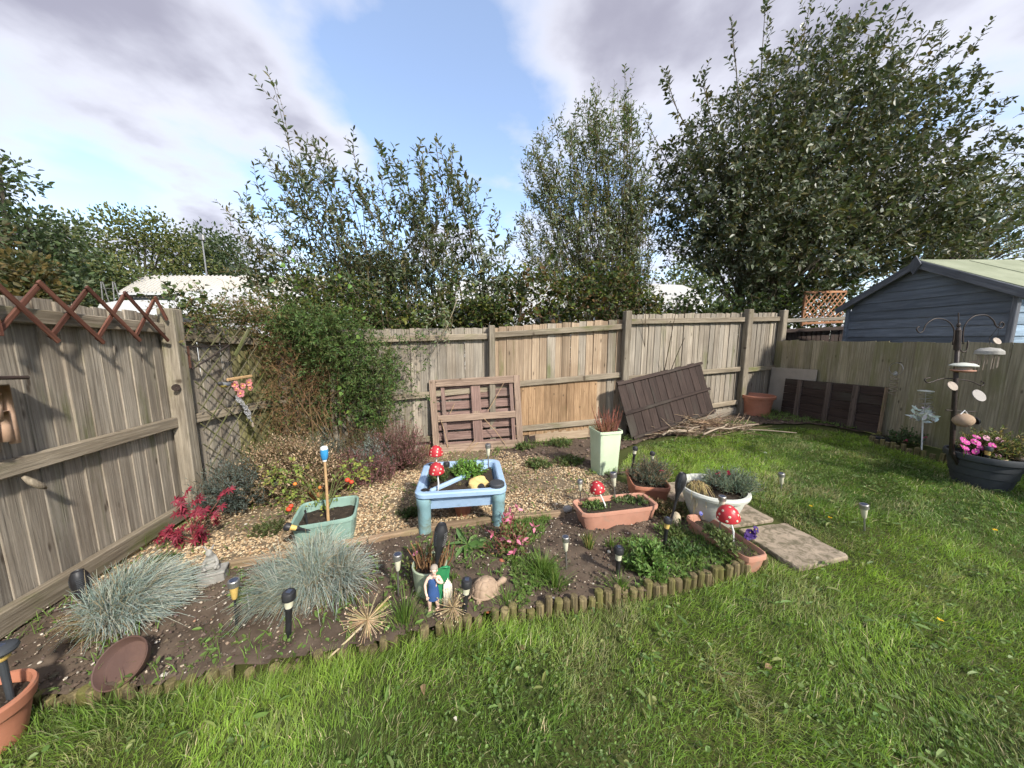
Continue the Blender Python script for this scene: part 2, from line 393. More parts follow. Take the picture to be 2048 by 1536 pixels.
M['fence_grey'] = wood('grey_fence_wood', (.37, .33, .27), (.20, .175, .142), GREEN, .10)
M['fence_dull'] = wood('mossy_fence_wood', (.38, .335, .235), (.24, .205, .135), (.17, .165, .07), .34)
M['fence_green'] = wood('algae_covered_wood', (.33, .30, .15), (.18, .165, .08), (.19, .185, .05), .35)
M['rail'] = wood('rail_wood', (.33, .28, .21), (.19, .155, .11), GREEN, .18)
M['post'] = wood('post_wood', (.35, .305, .235), (.19, .16, .12), (.13, .13, .045), .16)
M['gravelboard'] = wood('gravel_board_wood', (.34, .28, .16), (.21, .165, .085), (.16, .15, .03), .4)
M['redtrellis'] = wood('red_brown_stained_wood', (.17, .075, .05), (.09, .035, .024), None, rough=.65)
M['greytrellis'] = wood('grey_trellis_wood', (.27, .245, .18), (.15, .135, .095), GREEN, .35)
M['darktrellis'] = wood('dark_lattice_wood', (.17, .15, .095), (.09, .08, .05), GREEN, .3)
M['orangetrellis'] = wood('orange_trellis_wood', (.42, .22, .12), (.27, .13, .07), None)
M['dark'] = wood('dark_stained_wood', (.060, .040, .033), (.030, .020, .017), (.055, .05, .04), .22, rough=.75)
M['pallet'] = wood('pallet_wood', (.37, .275, .205), (.20, .14, .105), (.2, .17, .12), .15)
M['palletpink'] = wood('pinkish_pallet_wood', (.33, .22, .185), (.18, .115, .098), (.2, .15, .125), .2)
M['log'] = wood('log_edging_wood', (.25, .20, .10), (.09, .07, .04), (.11, .11, .025), .35, knots=False)
M['timber'] = wood('edging_timber', (.40, .29, .185), (.25, .17, .11), (.15, .14, .06), .25)
M['bark'] = wood('bark', (.15, .125, .095), (.06, .05, .04), (.09, .10, .05), .35, knots=False)
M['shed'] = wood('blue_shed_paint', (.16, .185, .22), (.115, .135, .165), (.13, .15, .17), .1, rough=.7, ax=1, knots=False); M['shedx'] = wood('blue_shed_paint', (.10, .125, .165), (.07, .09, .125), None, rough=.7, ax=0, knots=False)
M['shedside'] = wood('sunlit_blue_shed_paint', (.30, .40, .50), (.22, .31, .41), None, rough=.7, ax=0, knots=False)  # same blue shed, the side wall's sunlight put into a paler colour
M['shedtrim'] = wood('grey_shed_trim', (.16, .17, .19), (.09, .095, .11), None)
M['felt'] = paint('green_roof_felt', (.27, .29, .20), (.21, .23, .155), .9, 3, .5, fine=220, dirt=((.17, .18, .12), .3))
M['leaf'] = foliage('leaf_tissue'); M['gloss_leaf'] = foliage('waxy_leaf_tissue', .42, .2, spec=.5); M['grass'] = foliage('grass_tissue', .6, .35); M['petal'] = foliage('petal_tissue', .6, .3)
M['dry'] = foliage('dry_plant_tissue', .85, .12, spec=.15)
M['pebble'] = paint('pebble_stone', (1, 1, 1), (.78, .76, .72), .8, 40, .3, fine=200, vcol=True)
M['vsoft'] = paint('painted_resin', (1, 1, 1), (.86, .85, .82), .55, 30, .2, fine=150, vcol=True, dirt=((.16, .14, .11), .2))
M['blueplastic'] = paint('faded_blue_plastic', (.33, .46, .63), (.27, .395, .56), .5, 7, .15, dirt=((.20, .25, .28), 0.35))
M['tealplastic'] = paint('faded_teal_plastic', (.25, .41, .45), (.19, .33, .36), .55, 5, .15, dirt=((.15, .18, .13), 0.43))
M['greenplastic'] = paint('faded_green_plastic', (.25, .37, .31), (.19, .30, .255), .55, 6, .15, dirt=((.13, .15, .1), 0.40))
M['mint'] = paint('pale_mint_plastic', (.54, .64, .45), (.47, .57, .39), .5, 4, .12, dirt=((.32, .36, .22), 0.32))
M['terra'] = paint('terracotta_plastic', (.42, .175, .105), (.36, .145, .085), .6, 7, .15, dirt=((.25, .16, .11), 0.38))
M['terrapale'] = paint('faded_terracotta_plastic', (.46, .235, .165), (.38, .185, .125), .65, 6, .15, dirt=((.30, .22, .16), 0.40))
M['white'] = paint('off_white_plastic', (.55, .56, .50), (.47, .48, .42), .5, 5, .12, dirt=((.38, .37, .30), 0.36))
M['palegreen'] = paint('grey_green_plastic', (.36, .42, .30), (.29, .35, .25), .6, 6, .15, dirt=((.16, .16, .1), 0.40))
M['charcoal'] = paint('charcoal_plastic', (.045, .05, .055), (.03, .034, .04), .55, 6, .2, dirt=((.10, .10, .09), .25))
M['black'] = paint('black_plastic', (.016, .016, .018), (.026, .026, .028), .45, 20, .1, dirt=((.06, .055, .05), .18))
M['steel'] = paint('dull_steel', (.40, .39, .37), (.30, .29, .28), .42, 20, .1, metal=.85, dirt=((.25, .22, .18), .25))
M['panel'] = paint('solar_cell', (.035, .045, .075), (.05, .06, .09), .25, 20, .03)
M['amber'] = paint('amber_lens', (.62, .44, .14), (.52, .36, .11), .35, 12, .05)
M['frost'] = paint('cloudy_lens', (.62, .60, .46), (.52, .50, .37), .4, 12, .05)
M['red'] = paint('red_enamel', (.42, .028, .035), (.34, .02, .028), .4, 10, .08, dirt=((.25, .05, .05), .18))
M['dot'] = paint('cream_enamel', (.60, .53, .41), None, .45, 20, .08)
M['soil'] = paint('soil', (.078, .057, .042), (.122, .092, .068), .95, 7, .9, fine=90, spec=.15)
M['potsoil'] = paint('potting_soil', (.03, .023, .018), (.055, .042, .03), .95, 25, 1.0, fine=150, spec=.15)
M['grit'] = paint('gravel_bed', (.20, .155, .105), (.13, .10, .066), .95, 14, 1.0, fine=110, spec=.15)
M['turf'] = paint('turf_soil', (.045, .06, .017), (.07, .075, .025), .95, 3, .8, fine=60, spec=.1)
M['slab'] = paint('concrete_slab', (.36, .29, .215), (.26, .21, .155), .9, 9, .9, fine=140, dirt=((.13, .11, .07), .5))
M['stone'] = paint('grey_stone', (.34, .33, .30), (.22, .21, .19), .85, 18, .6, fine=90, dirt=((.12, .12, .09), .3))
M['tan'] = paint('carved_tan_stone', (.36, .26, .18), (.27, .19, .13), .8, 14, .5, fine=90, dirt=((.13, .09, .06), .25))
M['yellowrock'] = paint('yellow_resin_rock', (.62, .46, .19), (.52, .37, .14), .6, 9, .4)
M['rust'] = paint('rusty_brown_glaze', (.115, .066, .05), (.08, .045, .036), .6, 8, .3, dirt=((.2, .13, .09), .25))
M['rustiron'] = paint('rusty_iron', (.12, .05, .03), (.06, .03, .02), .85, 25, .5)
M['iron'] = paint('dark_iron', (.03, .024, .022), (.05, .036, .03), .5, 30, .25, metal=.3)
M['bamboo'] = paint('bamboo', (.50, .34, .24), (.42, .27, .18), .6, 12, .2)
M['cane'] = paint('cane', (.50, .33, .17), (.4, .25, .12), .6, 16, .2)
M['metalroof'] = paint('cream_sheet_metal', (.52, .50, .45), (.45, .43, .39), .5, .8, .1, dirt=((.45, .43, .38), .2))
M['caravan'] = paint('white_caravan_panel', (.66, .67, .68), (.58, .59, .60), .4, 1.0, .05, dirt=((.6, .6, .58), .15))
M['greypanel'] = paint('grey_wall_panel', (.30, .28, .26), (.25, .23, .22), .6, 1, .1)
M['window'] = paint('dark_window_glass', (.03, .035, .04), (.05, .055, .06), .1, 1, .02)
M['brick'] = paint('orange_brick', (.45, .17, .085), (.36, .13, .065), .9, 20, .5)
M['blueenamel'] = paint('bright_blue_glass', (.05, .30, .58), (.04, .24, .5), .3, 12, .05)
def glassy(name, col, rough=.1):
    t = NT(name); t.col(col); t.p(Roughness=t.math('ADD', t.math('MULTIPLY', t.noise(t.coord(), 30), .15), rough)); t.bsdf.inputs['Transmission Weight'].default_value = .85; t.bsdf.inputs['IOR'].default_value = 1.3; return t.m
M['clear'] = glassy('clear_acrylic', (.9, .9, .93))
M['capiz'] = paint('pale_shell', (.33, .27, .21), (.25, .20, .16), .5, 20, .1)
M['whitepaint'] = paint('white_paint', (.76, .76, .74), (.66, .66, .64), .5, 20, .1)

# ------------------------------------------------------------------ ground
def struct(o): o['kind'] = 'structure'; return o
def sheet(name, poly, m, dz, cell=.03, bump=.02, freq=6.0, edge=.0, smooth=True, mound=0.0):
    xs = [p[0] for p in poly]; ys = [p[1] for p in poly]
    X = np.arange(min(xs), max(xs) + cell, cell); Y = np.arange(min(ys), max(ys) + cell, cell)
    gx, gy = np.meshgrid(X, Y, indexing='ij')
    jx = gx + (fbm(gx * 3 + 5, gy * 3, 2) - .5) * edge; jy = gy + (fbm(gx * 3, gy * 3 + 31, 2) - .5) * edge
    keep = inside(jx[:-1, :-1] + cell / 2, jy[:-1, :-1] + cell / 2, poly)
    Z = gz(gx, gy) + dz + (fbm(gx * freq, gy * freq, 4) - .5) * bump * 2 + mound * fbm(gx * 1.3 + 3, gy * 1.3, 2)
    ny = len(Y); id_ = np.arange(len(X) * ny).reshape(len(X), ny)
    a, b, c, d = id_[:-1, :-1], id_[1:, :-1], id_[1:, 1:], id_[:-1, 1:]
    F = np.stack([a[keep], b[keep], c[keep], d[keep]], 1)
    used = np.unique(F); rm = np.full(id_.size, -1); rm[used] = np.arange(len(used))
    V = np.stack([gx.ravel(), gy.ravel(), Z.ravel()], 1)[used]
    return struct(MB().add(V, rm[F]).build(name, m, smooth=smooth))
def lawn_ground():
    e = np.concatenate([[-600, -200, -80, -40, -25, -15, -10], np.arange(-7, 9.01, .12), [11, 15, 25, 40, 80, 200, 600]])
    gx, gy = np.meshgrid(e, e, indexing='ij'); Z = gz(gx, gy) + (fbm(gx * 1.6, gy * 1.6, 3) - .5) * .03 * (np.abs(gx) < 9) - .004
    n = len(e); i = np.arange(n * n).reshape(n, n)
    F = np.stack([i[:-1, :-1].ravel(), i[1:, :-1].ravel(), i[1:, 1:].ravel(), i[:-1, 1:].ravel()], 1)
    return struct(MB().add(np.stack([gx.ravel(), gy.ravel(), Z.ravel()], 1), F).build('ground', M['turf'], smooth=True))
lawn_ground()
FRONT = [(-2.55, 1.12), (-2.01, 1.19), (-1.6, 1.21), (-1.21, 1.26), (-.71, 1.34), (-.36, 1.44), (.04, 1.52), (.61, 1.60), (1.0, 1.67), (1.33, 1.75), (1.55, 1.83)]
TIMBER = [(-2.45, 1.84), (-2.06, 1.94), (-1.59, 2.05), (-1.05, 2.2), (-.63, 2.32), (-.1, 2.40), (.43, 2.44)]
BED = FRONT + [(1.42, 2.15), (1.2, 2.45), (.43, 2.45)] + TIMBER[::-1] + [(-2.85, 1.75), (-2.66, 1.12)]
GRAVEL = TIMBER + [(1.2, 2.44), (1.25, 2.9), (.9, 3.3), (.75, 3.9), (.2, 4.05), (-.2, 4.3), (-1.1, 4.5), (-1.35, 3.95), (-1.7, 3.42), (-2.35, 3.15), (-2.9, 2.9), (-2.78, 1.8)]
HBED = [(-3.02, 2.75), (-2.45, 3.02), (-2.31, 3.16), (-1.63, 3.42), (-1.27, 3.98), (-1.15, 4.38), (-3.02, 4.1)]
DIRT = [(-.25, 4.5), (-.25, 4.0), (.5, 3.7), (.9, 3.2), (1.2, 3.3), (1.3, 4.0), (2.0, 4.55), (3.3, 4.9), (4.2, 5.0), (4.6, 4.9), (4.85, 4.3), (4.95, 6.1), (4.1, 5.75), (1.75, 4.82)]
bed = sheet('soil_bed', BED, M['soil'], .035, .022, .022, 9, .02, mound=.03)
gravel = sheet('gravel_path', GRAVEL, M['grit'], .012, .03, .012, 8, .03)
hbed = sheet('heather_bed', HBED, M['soil'], .05, .04, .03, 5, .02)
dirt = sheet('bare_soil', DIRT, M['soil'], .012, .035, .02, 6, .12)
def bz(x, y, dz=.035): return float(gz(x, y)) + dz
# loose stones on the gravel, grit and flints on the soil
def scatter(poly, n):
    xs = [p[0] for p in poly]; ys = [p[1] for p in poly]; k = int(n * 1.0)
    x = RNG.uniform(min(xs), max(xs), k * 3); y = RNG.uniform(min(ys), max(ys), k * 3); i = inside(x, y, poly); return x[i][:n], y[i][:n]
def gravel_stones():
    x, y = scatter(GRAVEL, 30000); r = RNG.uniform(.0055, .013, len(x)); far = y > 3.4
    moss = fbm(x * 2.2 + 4, y * 2.2, 3); keep = (moss < .56) | (RNG.random(len(x)) < .3)
    keep &= ~((y > 3.7) & (RNG.random(len(x)) < .45)); x, y, r = x[keep], y[keep], r[keep]
    z = gz(x, y) + .014 + RNG.uniform(-.004, .012, len(x))
    c = pick([(.50, .41, .29), (.42, .32, .21), (.58, .52, .42), (.33, .25, .17), (.46, .37, .27), (.30, .20, .13)], len(x)) * np.array([1.04, .97, .84]) * RNG.uniform(.7, 1.2, (len(x), 1)) * (1.12 - .5 * np.clip((fbm(x * 1.5 + 8, y * 1.5 + 3, 3) - .45) * 4, 0, 1))[:, None]
    MB().pebbles(np.stack([x, y, z], 1), r, c, rough=True).build('gravel_stones', M['pebble'], gravel, smooth=False, kind='stuff')
    x, y = scatter(BED, 2000); z = gz(x, y) + .055 + RNG.uniform(-.012, .02, len(x)) ; r = np.abs(RNG.normal(.0, .0028, len(x))) + .002
    c = pick([(.48, .40, .31), (.30, .22, .16), (.58, .52, .44), (.20, .14, .10), (.36, .21, .14)], len(x), [.3, .2, .3, .12, .08]) * RNG.uniform(.7, 1.15, (len(x), 1))
    m = MB().pebbles(np.stack([x, y, z], 1), r, c)
    x, y = scatter(BED, 7500); z = gz(x, y) + .048 + RNG.uniform(-.012, .018, len(x)); r = np.abs(RNG.normal(.002, .0045, len(x))) + .002
    m.pebbles(np.stack([x, y, z], 1), r, jit((.105, .077, .057), len(x), .22), .8, rough=True); m.build('soil_crumbs', M['pebble'], bed, kind='stuff')
    x, y = scatter(DIRT, 1500); z = gz(x, y) + .02; r = np.abs(RNG.normal(.008, .007, len(x))) + .003
    MB().pebbles(np.stack([x, y, z], 1), r, jit((.13, .095, .07), len(x), .35)).build('soil_crumbs', M['pebble'], dirt, kind='stuff')
gravel_stones()

# ------------------------------------------------------------------ fences
def board_mesh(name, w, t0, t1, m, top=0.0):
    """featheredge board one metre tall: thick edge t0 at -x, thin edge t1 at +x, uneven top"""
    V = []
    for z in (0, 1):
        V += [(-w / 2, -t0 / 2, z), (w / 2, -t1 / 2, z - top * z), (w / 2, t1 / 2, z - top * z), (-w / 2, t0 / 2, z)]
    F = [(3, 2, 1, 0), (4, 5, 6, 7), (0, 1, 5, 4), (1, 2, 6, 5), (2, 3, 7, 6), (3, 0, 4, 7)]
    return MB().add(V, F).mesh(name, m)
def fence_run(root, a, b, h0, h1, pitch, meshes, back=.03, gap0=0.0, wob=.006, lift=.02, flip=1):
    """boards between plan points a and b; the face we see is on the left-hand side of b-a when flip=-1"""
    a = np.array(a[:2], float); b = np.array(b[:2], float); L = np.linalg.norm(b - a); e = (b - a) / L; nrm_ = np.array([e[1], -e[0]]) * flip
    n = max(1, round(L / pitch)); ang = math.atan2(e[1], e[0]) + (math.pi if flip < 0 else 0)
    for i in range(n):
        t = (i + .5) / n; p = a + (b - a) * t - nrm_ * (back + random.uniform(0, .004)); z = float(gz(*p)) + lift
        h = h0 + (h1 - h0) * t - lift + random.uniform(-wob, wob)
        o = obj('board', random.choice(meshes), root, (p[0], p[1], z), (random.uniform(-.003, .003), random.uniform(-.007, .007), ang + R(1.8)), (1, 1, h))
def beam(root, name, p0, p1, w, h, m, b=.006, sag=0.0):
    """a straight timber from p0 to p1; local z runs along it, w horizontal thickness, h upright depth"""
    p0, p1 = Vector(p0), Vector(p1); d = p1 - p0; L = d.length; z = d.normalized()
    x = z.cross(Vector((0, 0, 1))).normalized() if abs(z.z) < .95 else Vector((1, 0, 0)); y = z.cross(x)
    me = MB().box((0, 0, L / 2), (w, h, L), b=b).mesh(name, m); o = obj(name, me, root)
    Mx = Matrix((x, y, z)).transposed().to_4x4(); Mx.translation = p0; o.matrix_local = Mx; return o
def rail(root, a, b, h0, h1, w=.04, h=.085, m='rail', off=.012, flip=1, name='rail'):
    a2 = Vector((a[0], a[1], float(gz(a[0], a[1])) + h0)); b2 = Vector((b[0], b[1], float(gz(b[0], b[1])) + h1))
    e = (b2 - a2).normalized(); nn = Vector((e.y, -e.x, 0)).normalized() * flip * off; return beam(root, name, a2 + nn, b2 + nn, w, h, M[m])
def post(root, p, h, w=.1, m='post', lean=(0, 0), rz=0.0, d=None, wedge=0.0):
    d = d or w; me = MB()
    me.box((0, 0, h / 2 - .1), (w, d, h + .2), b=.008)
    o = obj('post', me.mesh('post', M[m]), root, (p[0], p[1], float(gz(p[0], p[1]))), (lean[0], lean[1], rz)); return o
bm_old = [board_mesh('board', .125, .016, .006, M[k], tp) for k, tp in (('fence', .0), ('fence', .006), ('fence_grey', -.004), ('fence', .01))]
bm_grey = [board_mesh('board', .125, .016, .006, M[k], tp) for k, tp in (('fence_grey', 0), ('fence_grey', .008), ('fence', -.004))]
bm_warm = [board_mesh('board', .125, .016, .006, M[k], tp) for k, tp in (('fence_warm', 0), ('fence_warm', .006), ('fence_warm', -.004))]
bm_green = [board_mesh('board', .125, .016, .006, M[k], tp) for k, tp in (('fence_green', 0), ('fence_green', .006), ('fence', -.004))]
bm_dull = [board_mesh('board', .16, .018, .007, M['fence_dull'], tp) for tp in (0, .006, -.008)]
bm_base = [board_mesh('board', .125, .02, .008, M['fence_warm'], 0)]

# left fence: from beside the camera to the corner
LA, LB, LC = (-2.25, 0.0), (-2.985, 2.83), (-3.06, 4.12)
lf = thing('wooden_fence', 'tall grey weathered fence along the left, carrying the red-brown trellis', 'fence', (0, 0, 0))
fence_run(lf, LA, (LB[0] - .01, LB[1] + .02), 1.82, 1.84, .118, bm_old, lift=.14)
fence_run(lf, (LB[0] - .005, LB[1] + .08), (-3.03, 3.55), 1.80, 1.77, .118, bm_old, lift=.03); fence_run(lf, (-3.03, 3.55), LC, 1.77, 1.74, .118, bm_green[:2], lift=.03)
for h, hh in ((1.72, .085), (.905, .09)): rail(lf, LA, (LB[0] + .012, LB[1] - .05), h, h, h=hh, w=.05)
rail(lf, LA, (LB[0] + .012, LB[1] - .05), .165, .10, h=.13, w=.055)
rail(lf, LA, (LB[0] + .012, LB[1] - .05), .055, .0, h=.14, w=.035, m='gravelboard', name='gravel_board', off=.0)
for h in (1.66, .90, .10): rail(lf, (LB[0] - .004, LB[1] + .05), LC, h, h - .03, w=.045)
post(lf, (LB[0] + .035, LB[1] + .02), 1.89, .125, lean=(0, R(-.3)), rz=R(-75), d=.11)
kn = MB().lathe([(.03, 0), (.028, .003), (.022, .002), (.001, -.001)], 16, cap=False).xf(Matrix.Translation(W(352, 775, (LB[0] + .1, LB[1] - 1), (LB[0] + .1, LB[1] + .5))) @ Matrix.Rotation(R(62), 4, 'Z') @ Matrix.Rotation(R(90), 4, 'X')).build('knot', M['dark'], lf)
post(lf, (LC[0] + .02, LC[1] - .03), 1.70, .09, 'fence_green')
# back fence: corner, two posts hidden in the climber, then stepping up to the right
C0, C1, C2, C3, C4, C5 = (-3.04, 4.14), (-2.33, 4.25), (-.29, 4.57), (1.67, 4.88), (4.13, 5.83), (5.02, 6.18)
bf = thing('wooden_fence', 'long weathered back fence of upright boards behind the pallet, stepping up rightwards', 'fence')
fence_run(bf, C0, C1, 1.74, 1.75, .118, bm_green + bm_old[:1]); fence_run(bf, C1, C2, 1.76, 1.71, .118, bm_old + bm_grey)
fence_run(bf, C2, C3, 1.71, 1.75, .118, bm_warm + bm_old[:1]); fence_run(bf, C3, C4, 1.82, 1.82, .118, bm_grey + bm_old[:2]); fence_run(bf, C4, C5, 1.82, 1.81, .118, bm_grey)
for a, b, hs in ((C0, C1, ((1.64, 1.64), (.85, .85))), (C1, C2, ((1.62, 1.585), (.80, .85), (.2, .2))), (C2, C3, ((1.60, 1.64), (.885, .925), (.225, .24))), (C3, C4, ((1.71, 1.70), (.86, .83), (.23, .23))), (C4, C5, ((1.70, 1.70), (.80, .80), (.25, .25)))):
    for h0, h1 in hs: rail(bf, a, b, h0, h1, w=.045, h=.08)
for p, h, m, w in ((C1, 1.72, 'post', .09), (C2, 1.73, 'post', .085), (C3, 1.86, 'post', .1), (C4, 1.87, 'post', .105), (C5, 1.85, 'post', .1)):
    post(bf, (p[0] + .01, p[1] - .045), h, w, m, rz=R(12), lean=(0, random.uniform(-.008, .008)))
rail(bf, (C3[0] + .09, C3[1]), (C4[0] - .05, C4[1] - .02), .06, .06, w=.03, h=.14, m='fence_grey', name='gravel_board', off=-.005)
fence_run(bf, (.02, 4.62), (1.27, 4.82), .87, .89, .118, [board_mesh('board', .124, .012, .008, M['fence_orange'], 0)], back=.004, lift=.12, wob=.002)
rail(bf, (.25, 4.66), (1.6, 4.87), .07, .07, w=.02, h=.15, m='fence_warm', name='gravel_board', off=-.01)
# right fence: lower, smooth face towards us
D0, D1 = (5.0, 6.16), (4.93, .6)
rfz = thing('wooden_fence', 'lower mossy board fence on the right, in front of the blue shed', 'fence')
fence_run(rfz, D0, D1, 1.30, 1.12, .155, bm_dull, back=-.02, wob=.008, lift=.0)
rail(rfz, (D0[0] + .05, D0[1]), (D1[0] + .05, D1[1]), 1.05, .95, off=0); rail(rfz, (D0[0] + .05, D0[1]), (D1[0] + .05, D1[1]), .3, .3, off=0)
# neighbour's fence beyond the corner
nf = thing('wooden_fence', 'short dark strip of neighbouring fence between orange trellis and blue shed', 'fence')
fence_run(nf, (5.08, 6.25), (6.7, 6.6), 1.50, 1.5, .118, [board_mesh('board', .125, .016, .006, M['dark'], 0)])
rail(nf, (5.08, 6.2), (6.7, 6.55), 1.66, 1.66, m='fence_grey', h=.07); rail(nf, (5.08, 6.2), (6.7, 6.55), 1.47, 1.47, m='dark', h=.07)

# ------------------------------------------------------------------ trellises
def slat(root, p0, p1, w, t, m, name='slat', nrm_=None):
    p0, p1 = Vector(p0), Vector(p1); d = p1 - p0; z = d.normalized(); y = Vector(nrm_).normalized(); x = y.cross(z).normalized(); y = z.cross(x)
    o = obj(name, MB().box((0, 0, d.length / 2), (w, t, d.length), b=.002).mesh(name, m), root); Mx = Matrix((x, y, z)).transposed().to_4x4(); Mx.translation = p0; o.matrix_local = Mx; return o
ln = Vector((LB[1] - LA[1], -(LB[0] - LA[0]), 0)).normalized()
tr = thing('expanding_trellis', 'red-brown zigzag lattice strip nailed along the left fence top', 'trellis')
tops = [(-60, 556), (50, 570), (150, 580), (228, 590), (290, 600)]; bots = [(-40, 672), (75, 676), (172, 680), (250, 676), (310, 677)]
for k in range(5):
    a = W(*tops[k], LA, LB) + ln * .075; b = W(*bots[k], LA, LB) + ln * .075
    if k < 4: slat(tr, a - ln * .018, W(*bots[k - 1], LA, LB) + ln * .055 if k else b, .026, .012, M['redtrellis'], nrm_=ln)
    n = bots[k + 1] if k < 4 else (312, 640); q = W(*n, LA, LB) + ln * .075; ext = (q - a).normalized() * .03
    slat(tr, a - ext, q + ext * (1 if k < 4 else 0), .026, .012, M['redtrellis'], nrm_=ln)
a = W(290, 600, LA, LB) + ln * .057; slat(tr, a, W(250, 676, LA, LB) + ln * .057, .026, .012, M['redtrellis'], nrm_=ln)
def lattice(name, label, a, b, h0, h1, step, w, m, nrm_, off, lim=None):
    """diagonal lattice on the upright plane a-b between heights h0 and h1"""
    root = thing(name, label, 'trellis'); a, b = np.array(a, float), np.array(b, float); L = np.linalg.norm(b - a); H = h1 - h0; nv = Vector(nrm_)
    for sg in (1, -1):
        t = -H
        while t < L + (0 if sg > 0 else H):
            u0, u1 = (t, t + H) if sg > 0 else (t + H, t)
            v0, v1 = 0.0, H; pts = []
            for u, v in ((u0, 0.0), (u1, H)): pts.append([u, v])
            (ua, va), (ub, vb) = pts
            def clipu(ua, va, ub, vb, lo, hi):
                s0, s1 = 0, 1; du = ub - ua
                for bound, sgn in ((lo, 1), (hi, -1)):
                    if abs(du) < 1e-9: continue
                    s = (bound - ua) / du
                    if (du > 0) == (sgn > 0): s0 = max(s0, s)
                    else: s1 = min(s1, s)
                return (None if s1 - s0 < .05 else (ua + du * s0, va + (vb - va) * s0, ua + du * s1, va + (vb - va) * s1))
            c = clipu(ua, va, ub, vb, 0, L)
            if c:
                def P(u, v):
                    q = a + (b - a) * u / L; return Vector((q[0], q[1], float(gz(*q)) + h0 + v)) + nv * (off + .008 * sg)
                slat(root, P(c[0], c[1]), P(c[2], c[3]), w, .008, m, nrm_=nv)
            t += step
    return root
lattice('lattice_trellis', 'thin weathered diagonal lattice on left fence between thick post and corner', (-2.995, 2.98), (-3.05, 4.05), .25, 1.78, .20, .012, M['darktrellis'], (1, .05, 0), .07)
lattice('lattice_trellis', 'pale grey diagonal lattice on back fence, half hidden under the green climber', (-2.9, 4.16), (-1.75, 4.35), .2, 1.68, .34, .024, M['greytrellis'], (.15, -.98, 0), .09)
ot = lattice('lattice_trellis', 'orange-brown diamond lattice panel beyond fence corner, left of blue shed', (5.75, 6.55), (6.75, 6.75), 1.62, 2.2, .13, .022, M['orangetrellis'], (.1, -.99, 0), 0)
for p0, p1 in (((5.75, 6.55, 2.2), (6.75, 6.75, 2.2)), ((5.75, 6.55, 1.6), (6.75, 6.75, 1.6)), ((5.75, 6.55, 1.55), (5.75, 6.55, 2.23))):
    q0, q1 = Vector(p0), Vector(p1); q0.z += float(gz(q0.x, q0.y)); q1.z += float(gz(q1.x, q1.y)); beam(ot, 'frame', q0, q1, .035, .045, M['orangetrellis'])

# ------------------------------------------------------------------ edgings and slabs
def log_mesh(r, h):
    m = MB(); n = 9; th = np.linspace(0, math.pi * 2, n, endpoint=False)
    prof = [(r, -.12), (r, h - .006), (r * .86, h), (0.001, h + .002)]
    m.lathe(prof, n, cap=False); return m.mesh('log', M['log'])
logs = [log_mesh(.022, .07), log_mesh(.024, .085), log_mesh(.0205, .08), log_mesh(.023, .06)]
def edging(root, line, step, dz=0.0, hs=(.8, 1.15), skip=0.0):
    P = np.array(line, float); seg = np.linalg.norm(np.diff(P, axis=0), axis=1); L = np.concatenate([[0], np.cumsum(seg)]); s = 0
    while s < L[-1]:
        x, y = np.interp(s, L, P[:, 0]), np.interp(s, L, P[:, 1])
        if random.random() > skip:
            obj('log', random.choice(logs), root, (x, y + random.uniform(-.008, .008), float(gz(x, y)) + dz + random.uniform(-.02, .008)), (random.uniform(-.09, .09), random.uniform(-.06, .06), random.random() * 6), (1, 1, random.uniform(*hs)))
        s += step * random.uniform(.96, 1.06)
le = thing('log_edging', 'low log-roll edging between the flower bed soil and front lawn', 'edging'); edging(le, FRONT[1:6], .0465, -.012, (.6, 1.0), skip=.08); edging(le, FRONT[5:], .0465, 0.004, (.85, 1.15), skip=.04)
he = thing('log_edging', 'log-roll edging holding the heather bed beside the gravel', 'edging'); edging(he, [(-2.5, 3.0)] + HBED[1:6], .047, .03, (1.2, 1.6))
re_ = thing('log_edging', 'yellowish timber edging round the tiny flower patch below right fence', 'edging')
rp = [(4.85, 4.15), (4.5, 3.95), (4.45, 3.5), (4.55, 3.05)]; edging(re_, rp, .06, 0, (.9, 1.2))
te = thing('timber_edging', 'narrow wooden edging boards between gravel and flower bed soil', 'edging')
for i in range(len(TIMBER) - 1):
    a, b = TIMBER[i], TIMBER[i + 1]
    beam(te, 'plank', (a[0], a[1], float(gz(*a)) + .045 + random.uniform(-.006, .006)), (b[0] - .012, b[1], float(gz(*b)) + .045 + random.uniform(-.006, .006)), .05, .09, M['timber'], .008)
path = struct(bpy.data.objects.new('slab_path', None)); path.location.z = -.012; COL.objects.link(path)
for q in ([(1.64, 2.2), (2.03, 2.26), (2.10, 1.86), (1.70, 1.77)], [(1.50, 2.62), (1.93, 2.68), (1.99, 2.30), (1.58, 2.24)], [(1.36, 3.02), (1.72, 3.06), (1.80, 2.72), (1.40, 2.66)]):
    c = np.mean(q, 0); m = MB(); zb = float(gz(*c)); pts = []
    for i in range(4):                               # worn edges
        a, b = np.array(q[i]), np.array(q[(i + 1) % 4])
        for t in np.linspace(.04, .96, 7)[:]: pts.append(a + (b - a) * t + RNG.normal(0, .004, 2) - c)
    n = len(pts); V = [(p[0], p[1], -.05 + gz(*(p + c)) - zb) for p in pts] + [(p[0], p[1], .018 + gz(*(p + c)) - zb) for p in pts] + [(p[0] * .975, p[1] * .975, .026 + gz(*(p + c)) - zb) for p in pts]
    F = [(i, (i + 1) % n, n + (i + 1) % n, n + i) for i in range(n)] + [(n + i, n + (i + 1) % n, 2 * n + (i + 1) % n, 2 * n + i) for i in range(n)] + [tuple(range(2 * n, 3 * n))]
    m.add(V, F).build('slab', M['slab'], path, loc=(c[0], c[1], zb))

